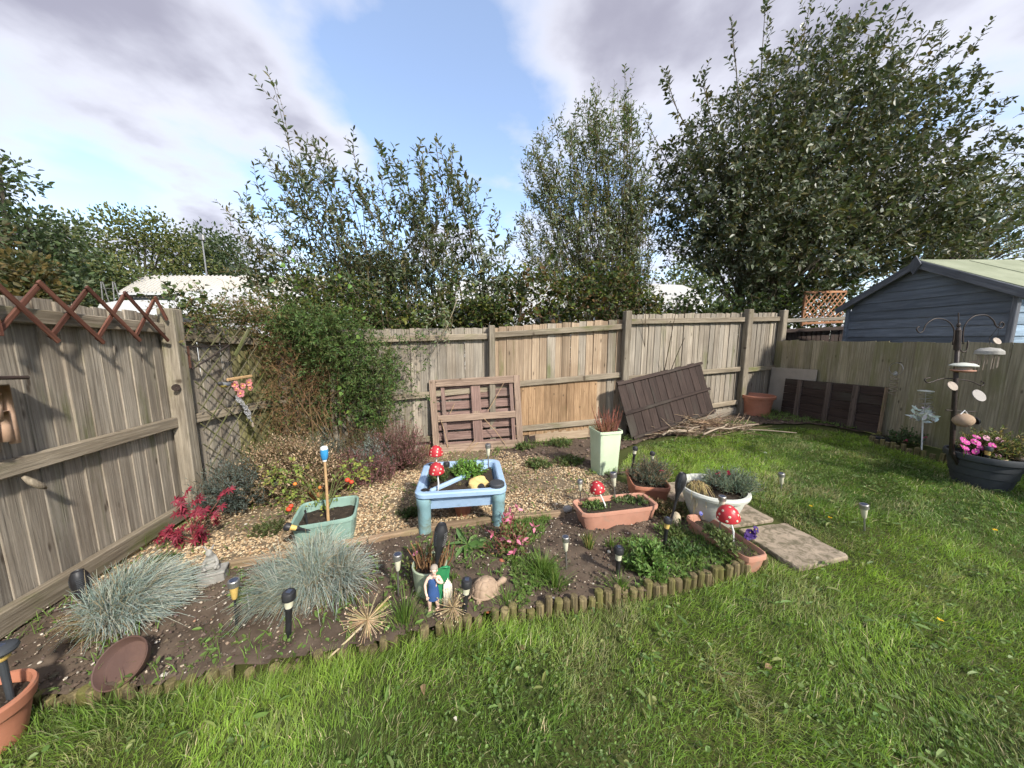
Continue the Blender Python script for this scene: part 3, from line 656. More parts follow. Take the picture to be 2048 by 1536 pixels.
# ------------------------------------------------------------------ shed beyond the right fence
def shed():
    y0, y1, xg, xb = 3.86, 5.72, 5.85, 8.6; ym = (y0 + y1) / 2; ze, za, zb = 1.98, 2.46, .1
    root = thing('garden_shed', 'blue weatherboarded shed with green felt roof behind right fence', 'shed', (xg, ym, zb))
    hw = (y1 - y0) / 2; e, a = ze - zb, za - zb; cl = .135; n = int(a / cl) + 1
    for k in range(n):                                # gable cladding, each board overlapping the one below
        z0, z1 = k * cl, min((k + 1) * cl + .012, a)
        def half(z): return hw if z <= e else hw * max((a - z) / (a - e), 0.02)
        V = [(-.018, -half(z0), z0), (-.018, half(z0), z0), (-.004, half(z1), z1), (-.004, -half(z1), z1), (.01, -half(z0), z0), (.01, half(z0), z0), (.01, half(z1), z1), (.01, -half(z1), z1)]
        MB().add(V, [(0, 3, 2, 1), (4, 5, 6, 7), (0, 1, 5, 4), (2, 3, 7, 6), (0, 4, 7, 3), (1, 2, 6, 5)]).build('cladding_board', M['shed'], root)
    for k in range(int(e / cl)):
        z0, z1 = k * cl, (k + 1) * cl + .012
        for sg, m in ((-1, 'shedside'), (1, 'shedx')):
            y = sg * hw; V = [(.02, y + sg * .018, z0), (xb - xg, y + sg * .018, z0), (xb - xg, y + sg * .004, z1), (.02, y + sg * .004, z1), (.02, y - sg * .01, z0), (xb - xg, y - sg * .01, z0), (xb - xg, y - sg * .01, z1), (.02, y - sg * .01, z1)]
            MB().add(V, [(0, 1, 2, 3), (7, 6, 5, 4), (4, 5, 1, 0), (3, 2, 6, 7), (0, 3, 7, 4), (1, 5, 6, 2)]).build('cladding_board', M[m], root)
    for sg, m in ((-1, 'shedtrim'), (1, 'shed')): beam(root, 'corner_post', (-.03, sg * (hw + .02), 0), (-.03, sg * (hw + .02), e - .05), .05, .05, M[m])
    ov = .16; sl = (a - e) / hw
    for sg in (-1, 1):                                # roof slopes with felt, fascia boards
        ye = sg * (hw + ov); V = []
        for x in (-.10, xb - xg + .1):
            for (y, z) in ((0, a + .04), (ye, a + .04 - sl * (hw + ov))): V += [(x, y, z), (x, y, z + .028)]
        f = [(0, 1, 3, 2), (4, 6, 7, 5), (1, 5, 7, 3), (0, 2, 6, 4), (2, 3, 7, 6)]
        MB().add(V, f).build('roof_slope', M['felt'], root)
        beam(root, 'fascia', (-.115, sg * .015, a + .0), (-.115, ye, a - sl * (hw + ov)), .025, .10, M['shedtrim'])
    MB().prism([(0, .13), (.075, 0), (0, -.13), (-.075, 0)], -.01, .01).xf(Matrix.Translation((-.14, 0, a - .01)) @ Matrix.Rotation(R(90), 4, 'Y') @ Matrix.Rotation(R(90), 4, 'Z')).build('finial', M['shedtrim'], root)
    for x in (.55, 1.25, 1.95): MB().box((0, 0, 0), (.02, hw + ov, .006), b=.001).xf(Matrix.Translation((x, -(hw + ov) / 2, a + .072 - sl * (hw + ov) / 2)) @ Matrix.Rotation(math.atan(sl), 4, 'X')).build('felt_seam', M['felt'], root)
    beam(root, 'door_frame', (.42, -hw - .03, .0), (.42, -hw - .03, e - .05), .04, .05, M['whitepaint'])
    MB().box((.95, -hw - .025, .9), (.95, .03, 1.7), b=.005).build('side_panel', M['greenplastic'], root)
shed()

# ------------------------------------------------------------------ buildings and caravans far behind
def hall():
    root = thing('low_building', 'low building with pale ribbed metal roof beyond the left trees', 'building', (0, 0, 0))
    y0, y1 = 24.0, 28.0; xl0, xr = D(238, 590, y0).x, D(600, 590, y0).x; ze, zr = D(240, 585, y0).z, D(280, 552, y1).z
    xl1 = D(292, 552, y1).x; n = 44
    V, F = [], []
    for i in range(n + 1):
        for k in range(4):
            t = (i + (0, .12, .2, .32)[k]) / n; dz = (0, .10, .10, 0)[k]
            V.append((xl0 + (xr - xl0) * t, y0, ze + dz)); V.append((xl1 + (xr - xl1) * t, y1, zr + dz))
    m = len(V) // 2; F = [(2 * i, 2 * i + 2, 2 * i + 3, 2 * i + 1) for i in range(m - 1)]
    MB().add(V, F).build('roof', M['metalroof'], root)
    MB().box(((xl0 + xr) / 2, y0 + .5, (ze - .1 - .3) / 2), (xr - xl0 - .5, .3, ze - .1 + .3)).build('wall', M['greypanel'], root)
    MB().box(((xl0 + xr) / 2, y0 - .02, ze - .1), (xr - xl0, .12, .16)).build('gutter', M['caravan'], root)
    MB().box((xl0 + 1.4, y0 + .3, ze - .75), (1.6, .12, .8)).build('window', M['window'], root)
hall()
def caravan(label, px0, px1, py, y, L2=2.3, shade='caravan'):
    """curved-roof touring caravan side on"""
    a, b = D(px0, py, y), D(px1, py, y); L = b.x - a.x; g = float(gz(a.x, y)); H = a.z - g
    root = thing('caravan', label, 'caravan', ((a.x + b.x) / 2, y, g), 0, 'white caravans parked beyond the fence')
    pr = [(-L / 2, .5), (-L / 2 - .02, H * .45), (-L / 2 + .12, H * .80), (-L / 2 + .5, H * .95), (-L / 4, H * .995), (0, H), (L / 4, H * .99), (L / 2 - .5, H * .93), (L / 2 - .1, H * .75), (L / 2, H * .42), (L / 2 - .05, .5)]
    n = len(pr); V = [(x, 0, z) for x, z in pr] + [(x, L2, z) for x, z in pr]; F = [tuple(range(n)), tuple(range(n, 2 * n))[::-1]] + [(i, n + i, n + (i + 1) % n, (i + 1) % n) for i in range(n)]
    MB().add(V, F).build('body', M[shade], root)
    for x in (-.3, .28): MB().box((x * L, -.012, H * .62), (L * .22, .03, H * .22), b=.01).build('window', M['window'], root)
    for x in (-.12, .12):
        w = MB(); w.lathe([(.02, -.1), (.3, -.1), (.33, -.06), (.33, .06), (.3, .1), (.02, .1)], 18).xf(Matrix.Translation((x * L, .15, .33)) @ Matrix.Rotation(R(90), 4, 'X')); w.build('wheel', M['black'], root)
    MB().box((0, .05, .47), (L * .96, .1, .1)).build('skirt', M['greypanel'], root)
    return root
caravan('white caravan with low curved roof just beyond the left fence top, leftmost', 176, 420, 600, 15.5)
caravan('larger white caravan in front of the ribbed metal roof, half behind bushes', 330, 640, 577, 14.0)
caravan('white caravan glimpsed through the bushes behind the middle of back fence', 850, 1180, 560, 15.0)
caravan('pale caravan seen below the big tree, right of the bushes', 1200, 1420, 568, 13.0)
def far_lamp():
    p = D(415, 550, 30); root = thing('lamp_post', 'slim grey lamp post rising above the ribbed roof among trees', 'lamp post', (p.x, 30, float(gz(p.x, 30))))
    H = D(412, 478, 30).z - float(gz(p.x, 30)); MB().tube([(0, 0, 0), (-.1, 0, H)], [.09, .05]).build('pole', M['steel'], root); MB().box((-.1, 0, H + .12), (.45, .25, .5), b=.05).build('lamp_head', M['steel'], root)
far_lamp()
def steps():
    p = D(208, 600, 17); g = float(gz(p.x, 17)); root = thing('step_ladder', 'thin metal ladder frame standing by trees above left fence', 'ladder', (p.x, 17, g)); H = D(200, 562, 17).z - g
    for x in (-.35, .25):
        MB().tube([(x, 0, 0), (x + .1, .2, H)], .025, 6).build('rail', M['steel'], root)
        MB().tube([(x + .25, .8, 0), (x + .12, .25, H)], .025, 6).build('rail', M['steel'], root)
    for k in range(7): z = H * (k + .5) / 7; MB().tube([(-.35 + .1 * z / H, .2 * z / H, z), (.25 + .1 * z / H, .2 * z / H, z)], .02, 6).build('rung', M['steel'], root)
steps()

# ------------------------------------------------------------------ woody plants
UP = np.array([0, 0, 1.])
def shoots(st, lf, base, dirs, length, nleaf, LL, LW, cols, bend=.15, wob=.06, rad=.004, scol=(.12, .09, .05), start=.12, spread=.85, shape=(.34, .5, .74, .36), curl=.2, tip=.6, tone=1.0):
    """leafy shoots: stems into st, leaves into lf; leaf colours drawn from cols"""
    base = np.asarray(base, float); n = len(base)
    if n == 0: return
    dirs = nrm(np.asarray(dirs, float)); length = np.broadcast_to(length, (n,))
    k = 4; T = np.linspace(0, 1, k); side = nrm(np.cross(dirs, RNG.normal(size=(n, 3)))); amp = RNG.normal(0, wob, (n, 1))
    def pt(t): return base + dirs * (length * t)[:, None] + UP * (bend * length * t * t)[:, None] + side * amp * (length * np.sin(2.5 * t))[:, None]
    PL = np.stack([pt(np.full(n, t)) for t in T], 1)
    if st is not None: st.stems(PL, rad * np.linspace(1, .35, k), scol)
    ph = RNG.random(n) * 6.28
    for j in range(nleaf):
        t = start + (1 - start) * (j + RNG.random(n) * .6) / nleaf; t = np.minimum(t, 1)
        P = pt(t); tan = nrm(dirs + UP * (2 * bend * t)[:, None])
        a = nrm(np.cross(tan, np.array([.2, .35, .9]))); b = np.cross(tan, a); th = ph + j * 2.4
        rad_ = np.cos(th)[:, None] * a + np.sin(th)[:, None] * b
        dl = nrm(tan * (.55 + .5 * t[:, None] ** 3) + rad_ * spread + UP * .12)
        s = (1 - (1 - tip) * t ** 2) * RNG.uniform(.45, 1.25, n)
        lf.leaves(P, dl, LL * s, LW * s, jit(1, n, .24, .06) * pick(cols, n) * np.broadcast_to(tone, (n,))[:, None], .22, curl, nrmv=UP * .6 + tan * .5, shape=shape)
SALLOW = [(.09, .13, .065), (.12, .155, .085), (.075, .105, .05), (.19, .225, .165), (.24, .27, .21), (.13, .155, .075), (.17, .15, .055)]
DARKLEAF = [(.045, .075, .03), (.065, .10, .038), (.085, .12, .05), (.05, .07, .03), (.13, .16, .09)]
BRAMBLE = [(.045, .075, .02), (.07, .11, .025), (.10, .14, .03), (.035, .055, .018), (.16, .17, .03), (.14, .08, .03)]
def wood_tree(name, label, cat, base, tips, y_of, side, slen, nleaf, LL, LW, cols, r0=.05, group=None, mat='leaf', fork=.25, lo=.25, bend=.2, spread=.85, trunk=None, cloud=()):
    """stems from a stool at base to the tips, side shoots all the way up"""
    root = thing(name, label, cat, tuple(base), 0, group); b0 = np.array(base, float); st, lf, tw = MB(), MB(), MB()
    tips = np.asarray(tips, float); n = len(tips); feet = b0 + np.c_[RNG.normal(0, fork, n), RNG.normal(0, fork * .5, n), np.zeros(n)]
    if trunk:
        tk = MB(); h = trunk[1]; tk.tube([b0 - b0, (.03, 0, h * .4), (-.04, .05, h * .8), (.0, 0, h * 1.1)], [trunk[0] * 1.25, trunk[0], trunk[0] * .9, trunk[0] * .6], 10); tk.build('trunk', M['bark'], root, smooth=True)
        feet = b0 + np.c_[RNG.normal(0, .04, n), RNG.normal(0, .04, n), RNG.uniform(h * .6, h * 1.05, n)]
    k = 7; T = np.linspace(0, 1, k); dv = tips - feet; mid = UP * np.linalg.norm(dv[:, :2], axis=1)[:, None] * bend
    PL = np.stack([feet + dv * t + mid * (math.sin(math.pi * t)) + RNG.normal(0, .03, (n, 3)) * (0 < t < 1) for t in T], 1)
    ln_ = np.linalg.norm(dv, axis=1); rr = (r0 * np.clip(ln_ / ln_.max(), .4, 1))[:, None] * np.linspace(1, .12, k)[None]
    st.stems(PL - b0, rr, (1, 1, 1), 6)
    for i in range(side):
        t = lo + (1 - lo) * RNG.random(n) ** .75; q = t * (k - 1); i0 = np.minimum(q.astype(int), k - 2); f = (q - i0)[:, None]; ar = np.arange(n)
        P = PL[ar, i0] * (1 - f) + PL[ar, i0 + 1] * f; tan = nrm(PL[ar, i0 + 1] - PL[ar, i0])
        d = nrm(tan * .7 + nrm(RNG.normal(size=(n, 3))) * .75 + UP * .3)
        shoots(tw, lf, P - b0, d, slen * RNG.uniform(.5, 1.3, n) * (1.15 - .6 * t), nleaf, LL, LW, cols, rad=.0045, spread=spread)
    for c, rad, cn in cloud:                 # short twigs filling the crown
        u = nrm(RNG.normal(size=(cn, 3))); P = np.asarray(c) + u * (RNG.random((cn, 1)) ** .4) * np.array(rad); P = P[P[:, 2] > 2.05 + .25 * RNG.random(cn)]; q = len(P)
        shoots(tw, lf, P - b0, nrm(P - np.asarray(c)) * .6 + RNG.normal(0, .75, (q, 3)) + UP * .35, slen * RNG.uniform(.35, .8, q), nleaf - 2, LL, LW, cols, bend=.0, rad=.004, spread=1.0, tone=.65 + .7 * fbm(P[:, 0] * 1.1 + P[:, 1], P[:, 2] * 1.1, 3))  # tone puts sunlit and shaded leaf clumps into the leaf colour
    # the leader of each stem
    d = nrm(PL[:, -1] - PL[:, -2]); shoots(tw, lf, PL[:, -2] - b0, d, np.linalg.norm(PL[:, -1] - PL[:, -2], axis=1), nleaf + 4, LL, LW, cols, bend=.05, rad=.005, spread=spread)
    st.build('stems', M['bark'], root, smooth=True, kind='stuff'); tw.build('twigs', M['dry'], root, kind='stuff'); lf.build('crown', M[mat], root, kind='stuff'); return root
def outline_tips(line, y, n, dy=.5, lo=.35, keep=1.0):
    """tips under a skyline given in picture terms, standing at distance y"""
    px = np.array([p[0] for p in line]); py = np.array([p[1] for p in line]); out = []
    for i in range(n):
        x = RNG.uniform(px[0], px[-1]); top = np.interp(x, px, py); f = 1 - (1 - lo) * RNG.random() ** 1.6
        yy = 640 - (640 - top) * f; out.append(np.array(D(x, yy, y + RNG.uniform(-dy, dy))))
    return out
# goat willow thicket behind the middle of the fence
def sallow_thicket():
    line = [(470, 430), (500, 400), (530, 330), (580, 300), (630, 300), (700, 315), (760, 310), (800, 330), (860, 300), (910, 330), (960, 370), (1010, 450), (1060, 500)]
    b = np.array((-1.75, 5.7, float(gz(-1.75, 5.7)))); tips = [t for t in outline_tips(line, 5.6, 60, .5, .3) if t[0] < -.9]
    for x, y in ((548, 172), (450, 440), (530, 305), (622, 280), (585, 300), (705, 295), (480, 395)): tips.append(np.array(D(x, y, 5.5)))
    wood_tree('willow_bush', 'wide goat willow thicket with tallest lone shoot, behind green climber', 'willow', b, tips, 0, 12, .55, 10, .115, .044, SALLOW, .022, 'willows behind the fence', fork=.5, bend=.08, cloud=[(np.array(D(620, 470, 5.6)), (.75, .4, .9), 90), (np.array(D(560, 550, 5.6)), (.7, .4, .5), 130), (np.array(D(720, 550, 5.6)), (.7, .4, .6), 120)])
    b = np.array((-.35, 5.8, float(gz(-.35, 5.8)))); tips = [t for t in outline_tips(line, 5.8, 54, .5, .3) if t[0] > -1.3]
    for x, y in ((755, 288), (870, 275), (905, 305), (835, 300), (950, 360), (1000, 430), (795, 340)): tips.append(np.array(D(x, y, 5.6)))
    wood_tree('willow_bush', 'sparser goat willow thicket behind middle of back fence, above the pallet', 'willow', b, tips, 0, 12, .5, 10, .12, .05, SALLOW, .02, 'willows behind the fence', fork=.5, bend=.08, cloud=[(np.array(D(850, 500, 5.7)), (.8, .4, .85), 90), (np.array(D(960, 560, 5.7)), (.7, .4, .5), 120), (np.array(D(790, 570, 5.7)), (.7, .4, .4), 110)])
sallow_thicket()
def slim_willow():
    line = [(1035, 480), (1050, 330), (1090, 260), (1130, 215), (1190, 185), (1240, 180), (1262, 190), (1300, 330)]
    b = np.array(D(1255, 600, 7.2)); b[2] = float(gz(b[0], 7.2)); tips = outline_tips(line, 7.0, 80, .5, .35)
    for x, y in ((1040, 320), (1108, 230), (1195, 165), (1250, 158), (1165, 190), (1075, 262)): tips.append(np.array(D(x, y, 7.0)))
    wood_tree('willow_bush', 'upright fine-leaved willow between the thicket and big dark tree', 'willow', b, tips, 0, 18, .6, 11, .10, .038, [tuple(q * 1.25 for q in c) for c in SALLOW], .022, 'willows behind the fence', fork=.4, bend=.05, cloud=[(np.array(D(1180, 380, 7.0)), (1.0, .5, 1.6), 240), (np.array(D(1230, 480, 7.0)), (.8, .5, 1.1), 140), (np.array(D(1110, 470, 7.0)), (.8, .5, 1.0), 110)])
slim_willow()
def big_tree():
    b = np.array(D(1510, 600, 7.6)); b[2] = float(gz(b[0], 7.6))
    blobs = [((1600, 325), 7.6, 2.5, 2.05, 46), ((1490, 390), 7.0, 1.75, 1.8, 34), ((1730, 345), 8.0, 2.15, 1.95, 40), ((1630, 200), 7.8, 1.4, 1.35, 24), ((1840, 430), 8.0, 1.7, 1.5, 28), ((1400, 390), 7.2, 1.15, 1.3, 18), ((1560, 480), 6.9, 1.6, 1.0, 22), ((1760, 480), 7.4, 1.8, 1.2, 22), ((1770, 250), 8.2, .95, .95, 10)]
    tips = []
    cl = []
    for (px, py), y, rx, rz, n in blobs:
        c = np.array(D(px, py, y)); cl.append((c, (rx, rx * .8, rz), int(n * 19))); n = n // 2
        for _ in range(n):
            v = nrm(RNG.normal(size=3)) * (RNG.random() ** .4); tips.append(c + v * np.array([rx, rx * .8, rz]) * .92)
    for x, y in ((1462, 35), (1530, 20), (1620, 5), (1805, 10), (1860, 60), (1955, 85), (1325, 135), (1400, 140), (1290, 240), (1700, 20), (1890, 110)): tips.append(np.array(D(x, y, 7.6)))
    tips = [t for t in tips if t[2] > 2.2]
    wood_tree('broadleaf_tree', 'big dark rounded tree towering over the fence corner and blue shed', 'tree', b, tips, 0, 9, .55, 11, .125, .064, [(.065, .092, .04), (.08, .108, .05), (.05, .07, .03), (.13, .15, .095), (.17, .185, .13), (.135, .125, .045), (.095, .112, .055)], .05, lo=.36, bend=.06, trunk=(.15, 1.9), mat='gloss_leaf', cloud=cl)
    # finer tree at the right edge
    b2 = np.array((11.0, 9.6, float(gz(11, 9.6)))); tips = []
    for _ in range(90): v = nrm(RNG.normal(size=3)) * RNG.random() ** .4; tips.append(np.array(D(1990, 430, 9.4)) + v * np.array([1.9, 1.5, 1.9]))
    wood_tree('willow_tree', 'thin pale-leaved tree at far right edge, beyond the shed roof', 'tree', b2, tips, 0, 11, .6, 9, .11, .04, [tuple(q * 1.5 for q in c) for c in SALLOW], .06, lo=.4, trunk=(.1, 1.6))
big_tree()
FY = lambda x: np.interp(x, [C0[0], C1[0], C2[0], C3[0], C4[0], C5[0], 7.5], [C0[1], C1[1], C2[1], C3[1], C4[1], C5[1], 6.9])
def hedge(name, label, pxs, y, ztop, n, LL, LW, cols, depth=.5, zlow=.2, mat='leaf', cat='hedge'):
    """bramble-like bank of arching leafy shoots between picture columns"""
    x0, x1 = D(pxs[0], 680, y).x, D(pxs[1], 680, y).x; root = thing(name, label, cat, ((x0 + x1) / 2, y, float(gz((x0 + x1) / 2, y)))); o = np.array(root.location)
    st, lf = MB(), MB(); x = RNG.uniform(x0, x1, n); yy = np.maximum(y + RNG.uniform(-depth, depth, n), FY(x) + .30 + .2 * RNG.random(n)); top = np.interp(x, np.linspace(x0, x1, len(ztop)), ztop) * (.75 + .5 * fbm(x * 2.3, yy * 2, 2))
    z = gz(x, yy) + zlow + (top - zlow) * RNG.random(n) ** .7
    P = np.stack([x, yy, z], 1); d = nrm(np.stack([RNG.normal(0, .7, n), RNG.normal(-.1, .6, n), RNG.uniform(-.3, .9, n)], 1)); d[:, 1] = np.where(z > gz(x, yy) + 1.85, d[:, 1], np.abs(d[:, 1]))
    shoots(st, lf, P - o, d, RNG.uniform(.2, .5, n), 9, LL, LW, cols, bend=-.1, rad=.004, shape=(.3, .55, .7, .45))
    m = 60; fx = RNG.uniform(x0, x1, m); fy = y + RNG.uniform(-depth * .5, depth * .5, m); f = np.stack([fx, fy, gz(fx, fy)], 1); tp = f + np.c_[RNG.normal(0, .4, m), RNG.normal(0, .3, m), np.interp(fx, np.linspace(x0, x1, len(ztop)), ztop) * RNG.uniform(.6, 1, m)]
    st.stems(np.stack([f + (tp - f) * t + UP * math.sin(t * 3) * .12 for t in np.linspace(0, 1, 5)], 1) - o, np.linspace(.012, .004, 5), (.1, .075, .05))
    st.build('stems', M['dry'], root, kind='stuff'); lf.build('foliage', M[mat], root, kind='stuff'); return root
hedge('bramble_bank', 'dense bank of dark bramble and ivy leaning over middle of back fence', (540, 1010), 5.1, [2.2, 2.35, 2.3, 2.2, 2.25, 2.2], 1700, .075, .045, BRAMBLE[:5], .45, .9)
hedge('bramble_bank', 'yellow-green bramble bank over back fence under the slim willow', (960, 1330), 5.55, [2.3, 2.5, 2.35, 2.4, 2.2], 1100, .075, .05, BRAMBLE, .45, .9)
hedge('bramble_bank', 'dark low scrub round the big tree trunk, above the fence corner', (1310, 1720), 7.0, [2.2, 2.1, 2.2, 2.4, 2.6], 1000, .09, .055, BRAMBLE[:4] + DARKLEAF, .6, .9)
def far_tree(name, label, px, pybot, pytop, y, rx, cols, n, blobs, LL=.26, group='trees beyond the caravans'):
    base = D(px, 640, y); g = float(gz(base.x, y)); top = D(px, pytop, y).z; root = thing(name, label, 'tree', (base.x, y, g), 0, group); lf, st = MB(), MB(); Ht = top - g
    tk = MB().tube([(0, 0, 0), (.1, 0, Ht * .3), (-.1, .1, Ht * .6)], [.35, .25, .1], 8); tk.build('trunk', M['bark'], root)
    per = n // blobs
    for _ in range(blobs):
        v = nrm(RNG.normal(size=3)); v[1] *= .7; c = np.array([v[0] * rx * .68, v[1] * rx * .6, Ht * .56 + v[2] * Ht * .36]); r = rx * RNG.uniform(.28, .46)
        u = nrm(RNG.normal(size=(per, 3))); P = c + u * (RNG.random((per, 1)) ** .35) * r * np.array([1, 1, .8]); P[:, 2] = np.maximum(P[:, 2], .6)
        tone = RNG.uniform(.8, 1.2)
        lf.leaves(P, u + RNG.normal(0, .6, (per, 3)) + UP * .2, LL * RNG.uniform(.6, 1.2, per), LL * .55, jit(1, per, .2, .06) * pick(cols, per) * tone, .2, .2)
        st.stems(np.array([[[0, 0, Ht * .3], list(c * .5 + np.array([0, 0, Ht * .2])), list(c)]]), [.16, .1, .04], (.1, .08, .06), 5)
    st.build('limbs', M['bark'], root, kind='stuff'); lf.build('crown', M['leaf'], root, kind='stuff'); return root
OLIVE = [(.14, .165, .05), (.11, .14, .045), (.18, .18, .06), (.085, .11, .04)]
far_tree('broadleaf_tree', 'tall dark green tree at the left edge behind the trellis', 35, 600, 285, 17, 3.9, DARKLEAF + [(.08, .09, .04)], 9000, 40)
far_tree('broadleaf_tree', 'orange-brown tinged tree low at left edge, in front of the dark tree', -15, 600, 440, 14, 2.6, [(.13, .10, .035), (.10, .085, .03), (.16, .115, .04), (.085, .085, .035), (.07, .09, .035)], 5000, 22)
far_tree('broadleaf_tree', 'olive green broad tree behind the ribbed metal roof, lumpy top', 295, 600, 425, 34, 7.0, OLIVE, 10000, 40, .36)
far_tree('broadleaf_tree', 'mid green tree joining the dark left tree and olive tree', 165, 600, 470, 26, 5.0, OLIVE[1:] + DARKLEAF[2:4], 7000, 30, .3)
far_tree('broadleaf_tree', 'dark round-topped tree right of the lamp post', 430, 600, 452, 40, 5.6, DARKLEAF, 8000, 34, .38)
for lab, px, py, y, rx in (('low far tree row seen through gaps above fence middle', 760, 520, 46, 9.0), ('far tree crown between thicket and slim willow', 1130, 520, 42, 7.5), ('far dark tree crown behind big tree trunk', 1420, 520, 40, 8.5)):
    far_tree('broadleaf_tree', lab, px, 600, py, y, rx, OLIVE + DARKLEAF, 4500, 22, .5)

# ------------------------------------------------------------------ climbers on the corner fences
def climber():
    # green jasmine over the lattice
    o = Vector((-1.9, 4.28, float(gz(-1.9, 4.28)))); root = thing('climbing_jasmine', 'bushy bright green climber covering the lattice on back fence', 'climber', o); on = np.array(o); st, lf = MB(), MB()
    def cloud(poly, n, y0, bulge, zmin=0):
        px = np.array([p[0] for p in poly]); py = np.array([p[1] for p in poly]); x = RNG.uniform(px.min(), px.max(), n * 3); y = RNG.uniform(py.min(), py.max(), n * 3); i = inside(x, y, poly); x, y = x[i][:n], y[i][:n]
        return np.array([np.array(W(a, b, C0, C2)) + np.array([.15, -.98, 0]) * (.06 + RNG.random() ** 1.3 * bulge) for a, b in zip(x, y)])
    P = cloud([(590, 640), (650, 612), (720, 625), (785, 690), (815, 735), (812, 790), (788, 836), (740, 848), (700, 800), (680, 720), (625, 690)], 820, 4.3, .42); P = np.concatenate([P, cloud([(550, 640), (610, 615), (700, 640), (690, 700), (640, 740), (600, 700)], 200, 4.3, .3), cloud([(640, 700), (860, 640), (850, 800), (760, 860), (640, 830)], 140, 4.3, .2)])
    n = len(P); d = np.c_[RNG.normal(0, .6, n), RNG.normal(-.5, .4, n), RNG.normal(-.1, .6, n)]
    shoots(st, lf, P - on, d, RNG.uniform(.08, .46, n), 12, .045, .018, [(.06, .115, .028), (.08, .15, .035), (.11, .18, .045), (.045, .08, .022), (.13, .16, .05)], bend=-.15, rad=.002, scol=(.08, .09, .03))
    # bindweed trails with big heart leaves
    for pts in ([(700, 560), (712, 620), (725, 660), (700, 700)], [(712, 770), (722, 800), (718, 830)], [(600, 520), (590, 560)]):
        for a, b in pts:
            q = np.array(W(a, b, C0, C2)) + np.array([.1, -.40, 0]) - on; m = 4
            lf.leaves(q + RNG.normal(0, .06, (m, 3)), np.c_[RNG.normal(0, .5, m), np.full(m, -.5), RNG.normal(-.6, .3, m)], .06, .05, jit((.12, .21, .04), m), .15, .1, shape=(.2, .55, .6, .35))
    m = 12; f = on + np.c_[RNG.normal(.0, .28, m), RNG.normal(-.1, .05, m), np.zeros(m)]; tp = f + np.c_[RNG.normal(.0, .35, m), RNG.normal(-.05, .08, m), RNG.uniform(1.1, 1.8, m)]
    st.stems(np.stack([f + (tp - f) * t + np.array([.08 * math.sin(7 * t), -.05 * math.sin(3 * t), 0]) for t in np.linspace(0, 1, 8)], 1) - on, np.linspace(.009, .003, 8), (.13, .10, .05), 4)
    st.build('stems', M['dry'], root, kind='stuff'); lf.build('foliage', M['leaf'], root, kind='stuff')
    # half-bare honeysuckle tangle in the corner
    o = Vector((-2.65, 4.0, float(gz(-2.65, 4.0)))); root = thing('bare_climber', 'tangle of brown half-bare vine stems in the fence corner', 'climber', o); on = np.array(o); st, lf = MB(), MB()
    def tangle(n, poly, k=9, step=.075, rad=.0035, col=(.20, .125, .065)):
        P = cloud(poly, n, 4.2, .28); n = len(P); d = nrm(np.c_[RNG.normal(0, 1, n), RNG.normal(-.1, .4, n), RNG.normal(.1, 1, n)]); out = [P]
        for _ in range(k - 1): d = nrm(d + RNG.normal(0, .62, (n, 3)) - np.array([0, 0, .03])); P = P + d * step; P[:, 1] = np.minimum(P[:, 1], 4.30); out.append(P)
        st.stems(np.stack(out, 1) - on, rad * np.linspace(1, .5, k), jit(col, n, .3)); return np.stack(out, 1)
    reg = [(500, 640), (560, 650), (640, 690), (680, 740), (675, 800), (640, 860), (560, 870), (540, 760)]
    A = tangle(560, reg, 10, .055, .0026); tangle(150, [(470, 600), (560, 600), (620, 670), (480, 700)], 8, .06, .0025, (.27, .18, .10))
    m = 14; f = on + np.c_[RNG.uniform(-.3, .6, m), RNG.normal(.05, .05, m), np.zeros(m)]; tp = f + np.c_[RNG.normal(0, .3, m), RNG.normal(.0, .1, m), RNG.uniform(.8, 1.8, m)]
    st.stems(np.stack([f + (tp - f) * t + np.array([.1 * math.sin(6 * t), -.08 * math.sin(3 * t), 0]) for t in np.linspace(0, 1, 8)], 1) - on, np.linspace(.010, .003, 8), (.17, .11, .06), 4)
    q = A.reshape(-1, 3); q = q[RNG.choice(len(q), 2000)]; n = len(q)
    lf.leaves(q - on, RNG.normal(size=(n, 3)), RNG.uniform(.02, .045, n), .02, jit(1, n, .2) * pick([(.06, .10, .025), (.10, .13, .03), (.16, .10, .04), (.05, .08, .025)], n), .2, .2)
    # green leaves along the fence tops
    P = np.array([np.array(W(a, b, C0, C2)) for a, b in zip(RNG.uniform(420, 700, 260), RNG.uniform(622, 675, 260))]) + np.c_[RNG.normal(0, .1, 260), RNG.normal(-.05, .12, 260), RNG.normal(0, .03, 260)]
    shoots(st, lf, P - on, RNG.normal(size=(260, 3)) + UP * .3, .2, 8, .05, .028, [(.06, .10, .025), (.09, .13, .03), (.12, .13, .04)], rad=.002)
    # trails over the left fence top
    P = np.array([np.array(W(a, b, LB, LC)) for a, b in zip(RNG.uniform(350, 520, 200), RNG.uniform(615, 650, 200))]) + RNG.normal(0, .07, (200, 3))
    shoots(st, lf, P - on, RNG.normal(size=(200, 3)) + np.array([.3, -.2, .1]), .22, 7, .04, .024, [(.08, .11, .03), (.15, .12, .04), (.10, .14, .04)], rad=.0025, scol=(.2, .13, .07))
    st.build('stems', M['dry'], root, kind='stuff'); lf.build('foliage', M['leaf'], root, kind='stuff')
    # a few ivy leaves above the left fence by the post
    o = W(345, 612, LB, LC); root = thing('ivy_spray', 'few round ivy leaves poking over fence top beside thick post', 'ivy', o); st, lf = MB(), MB()
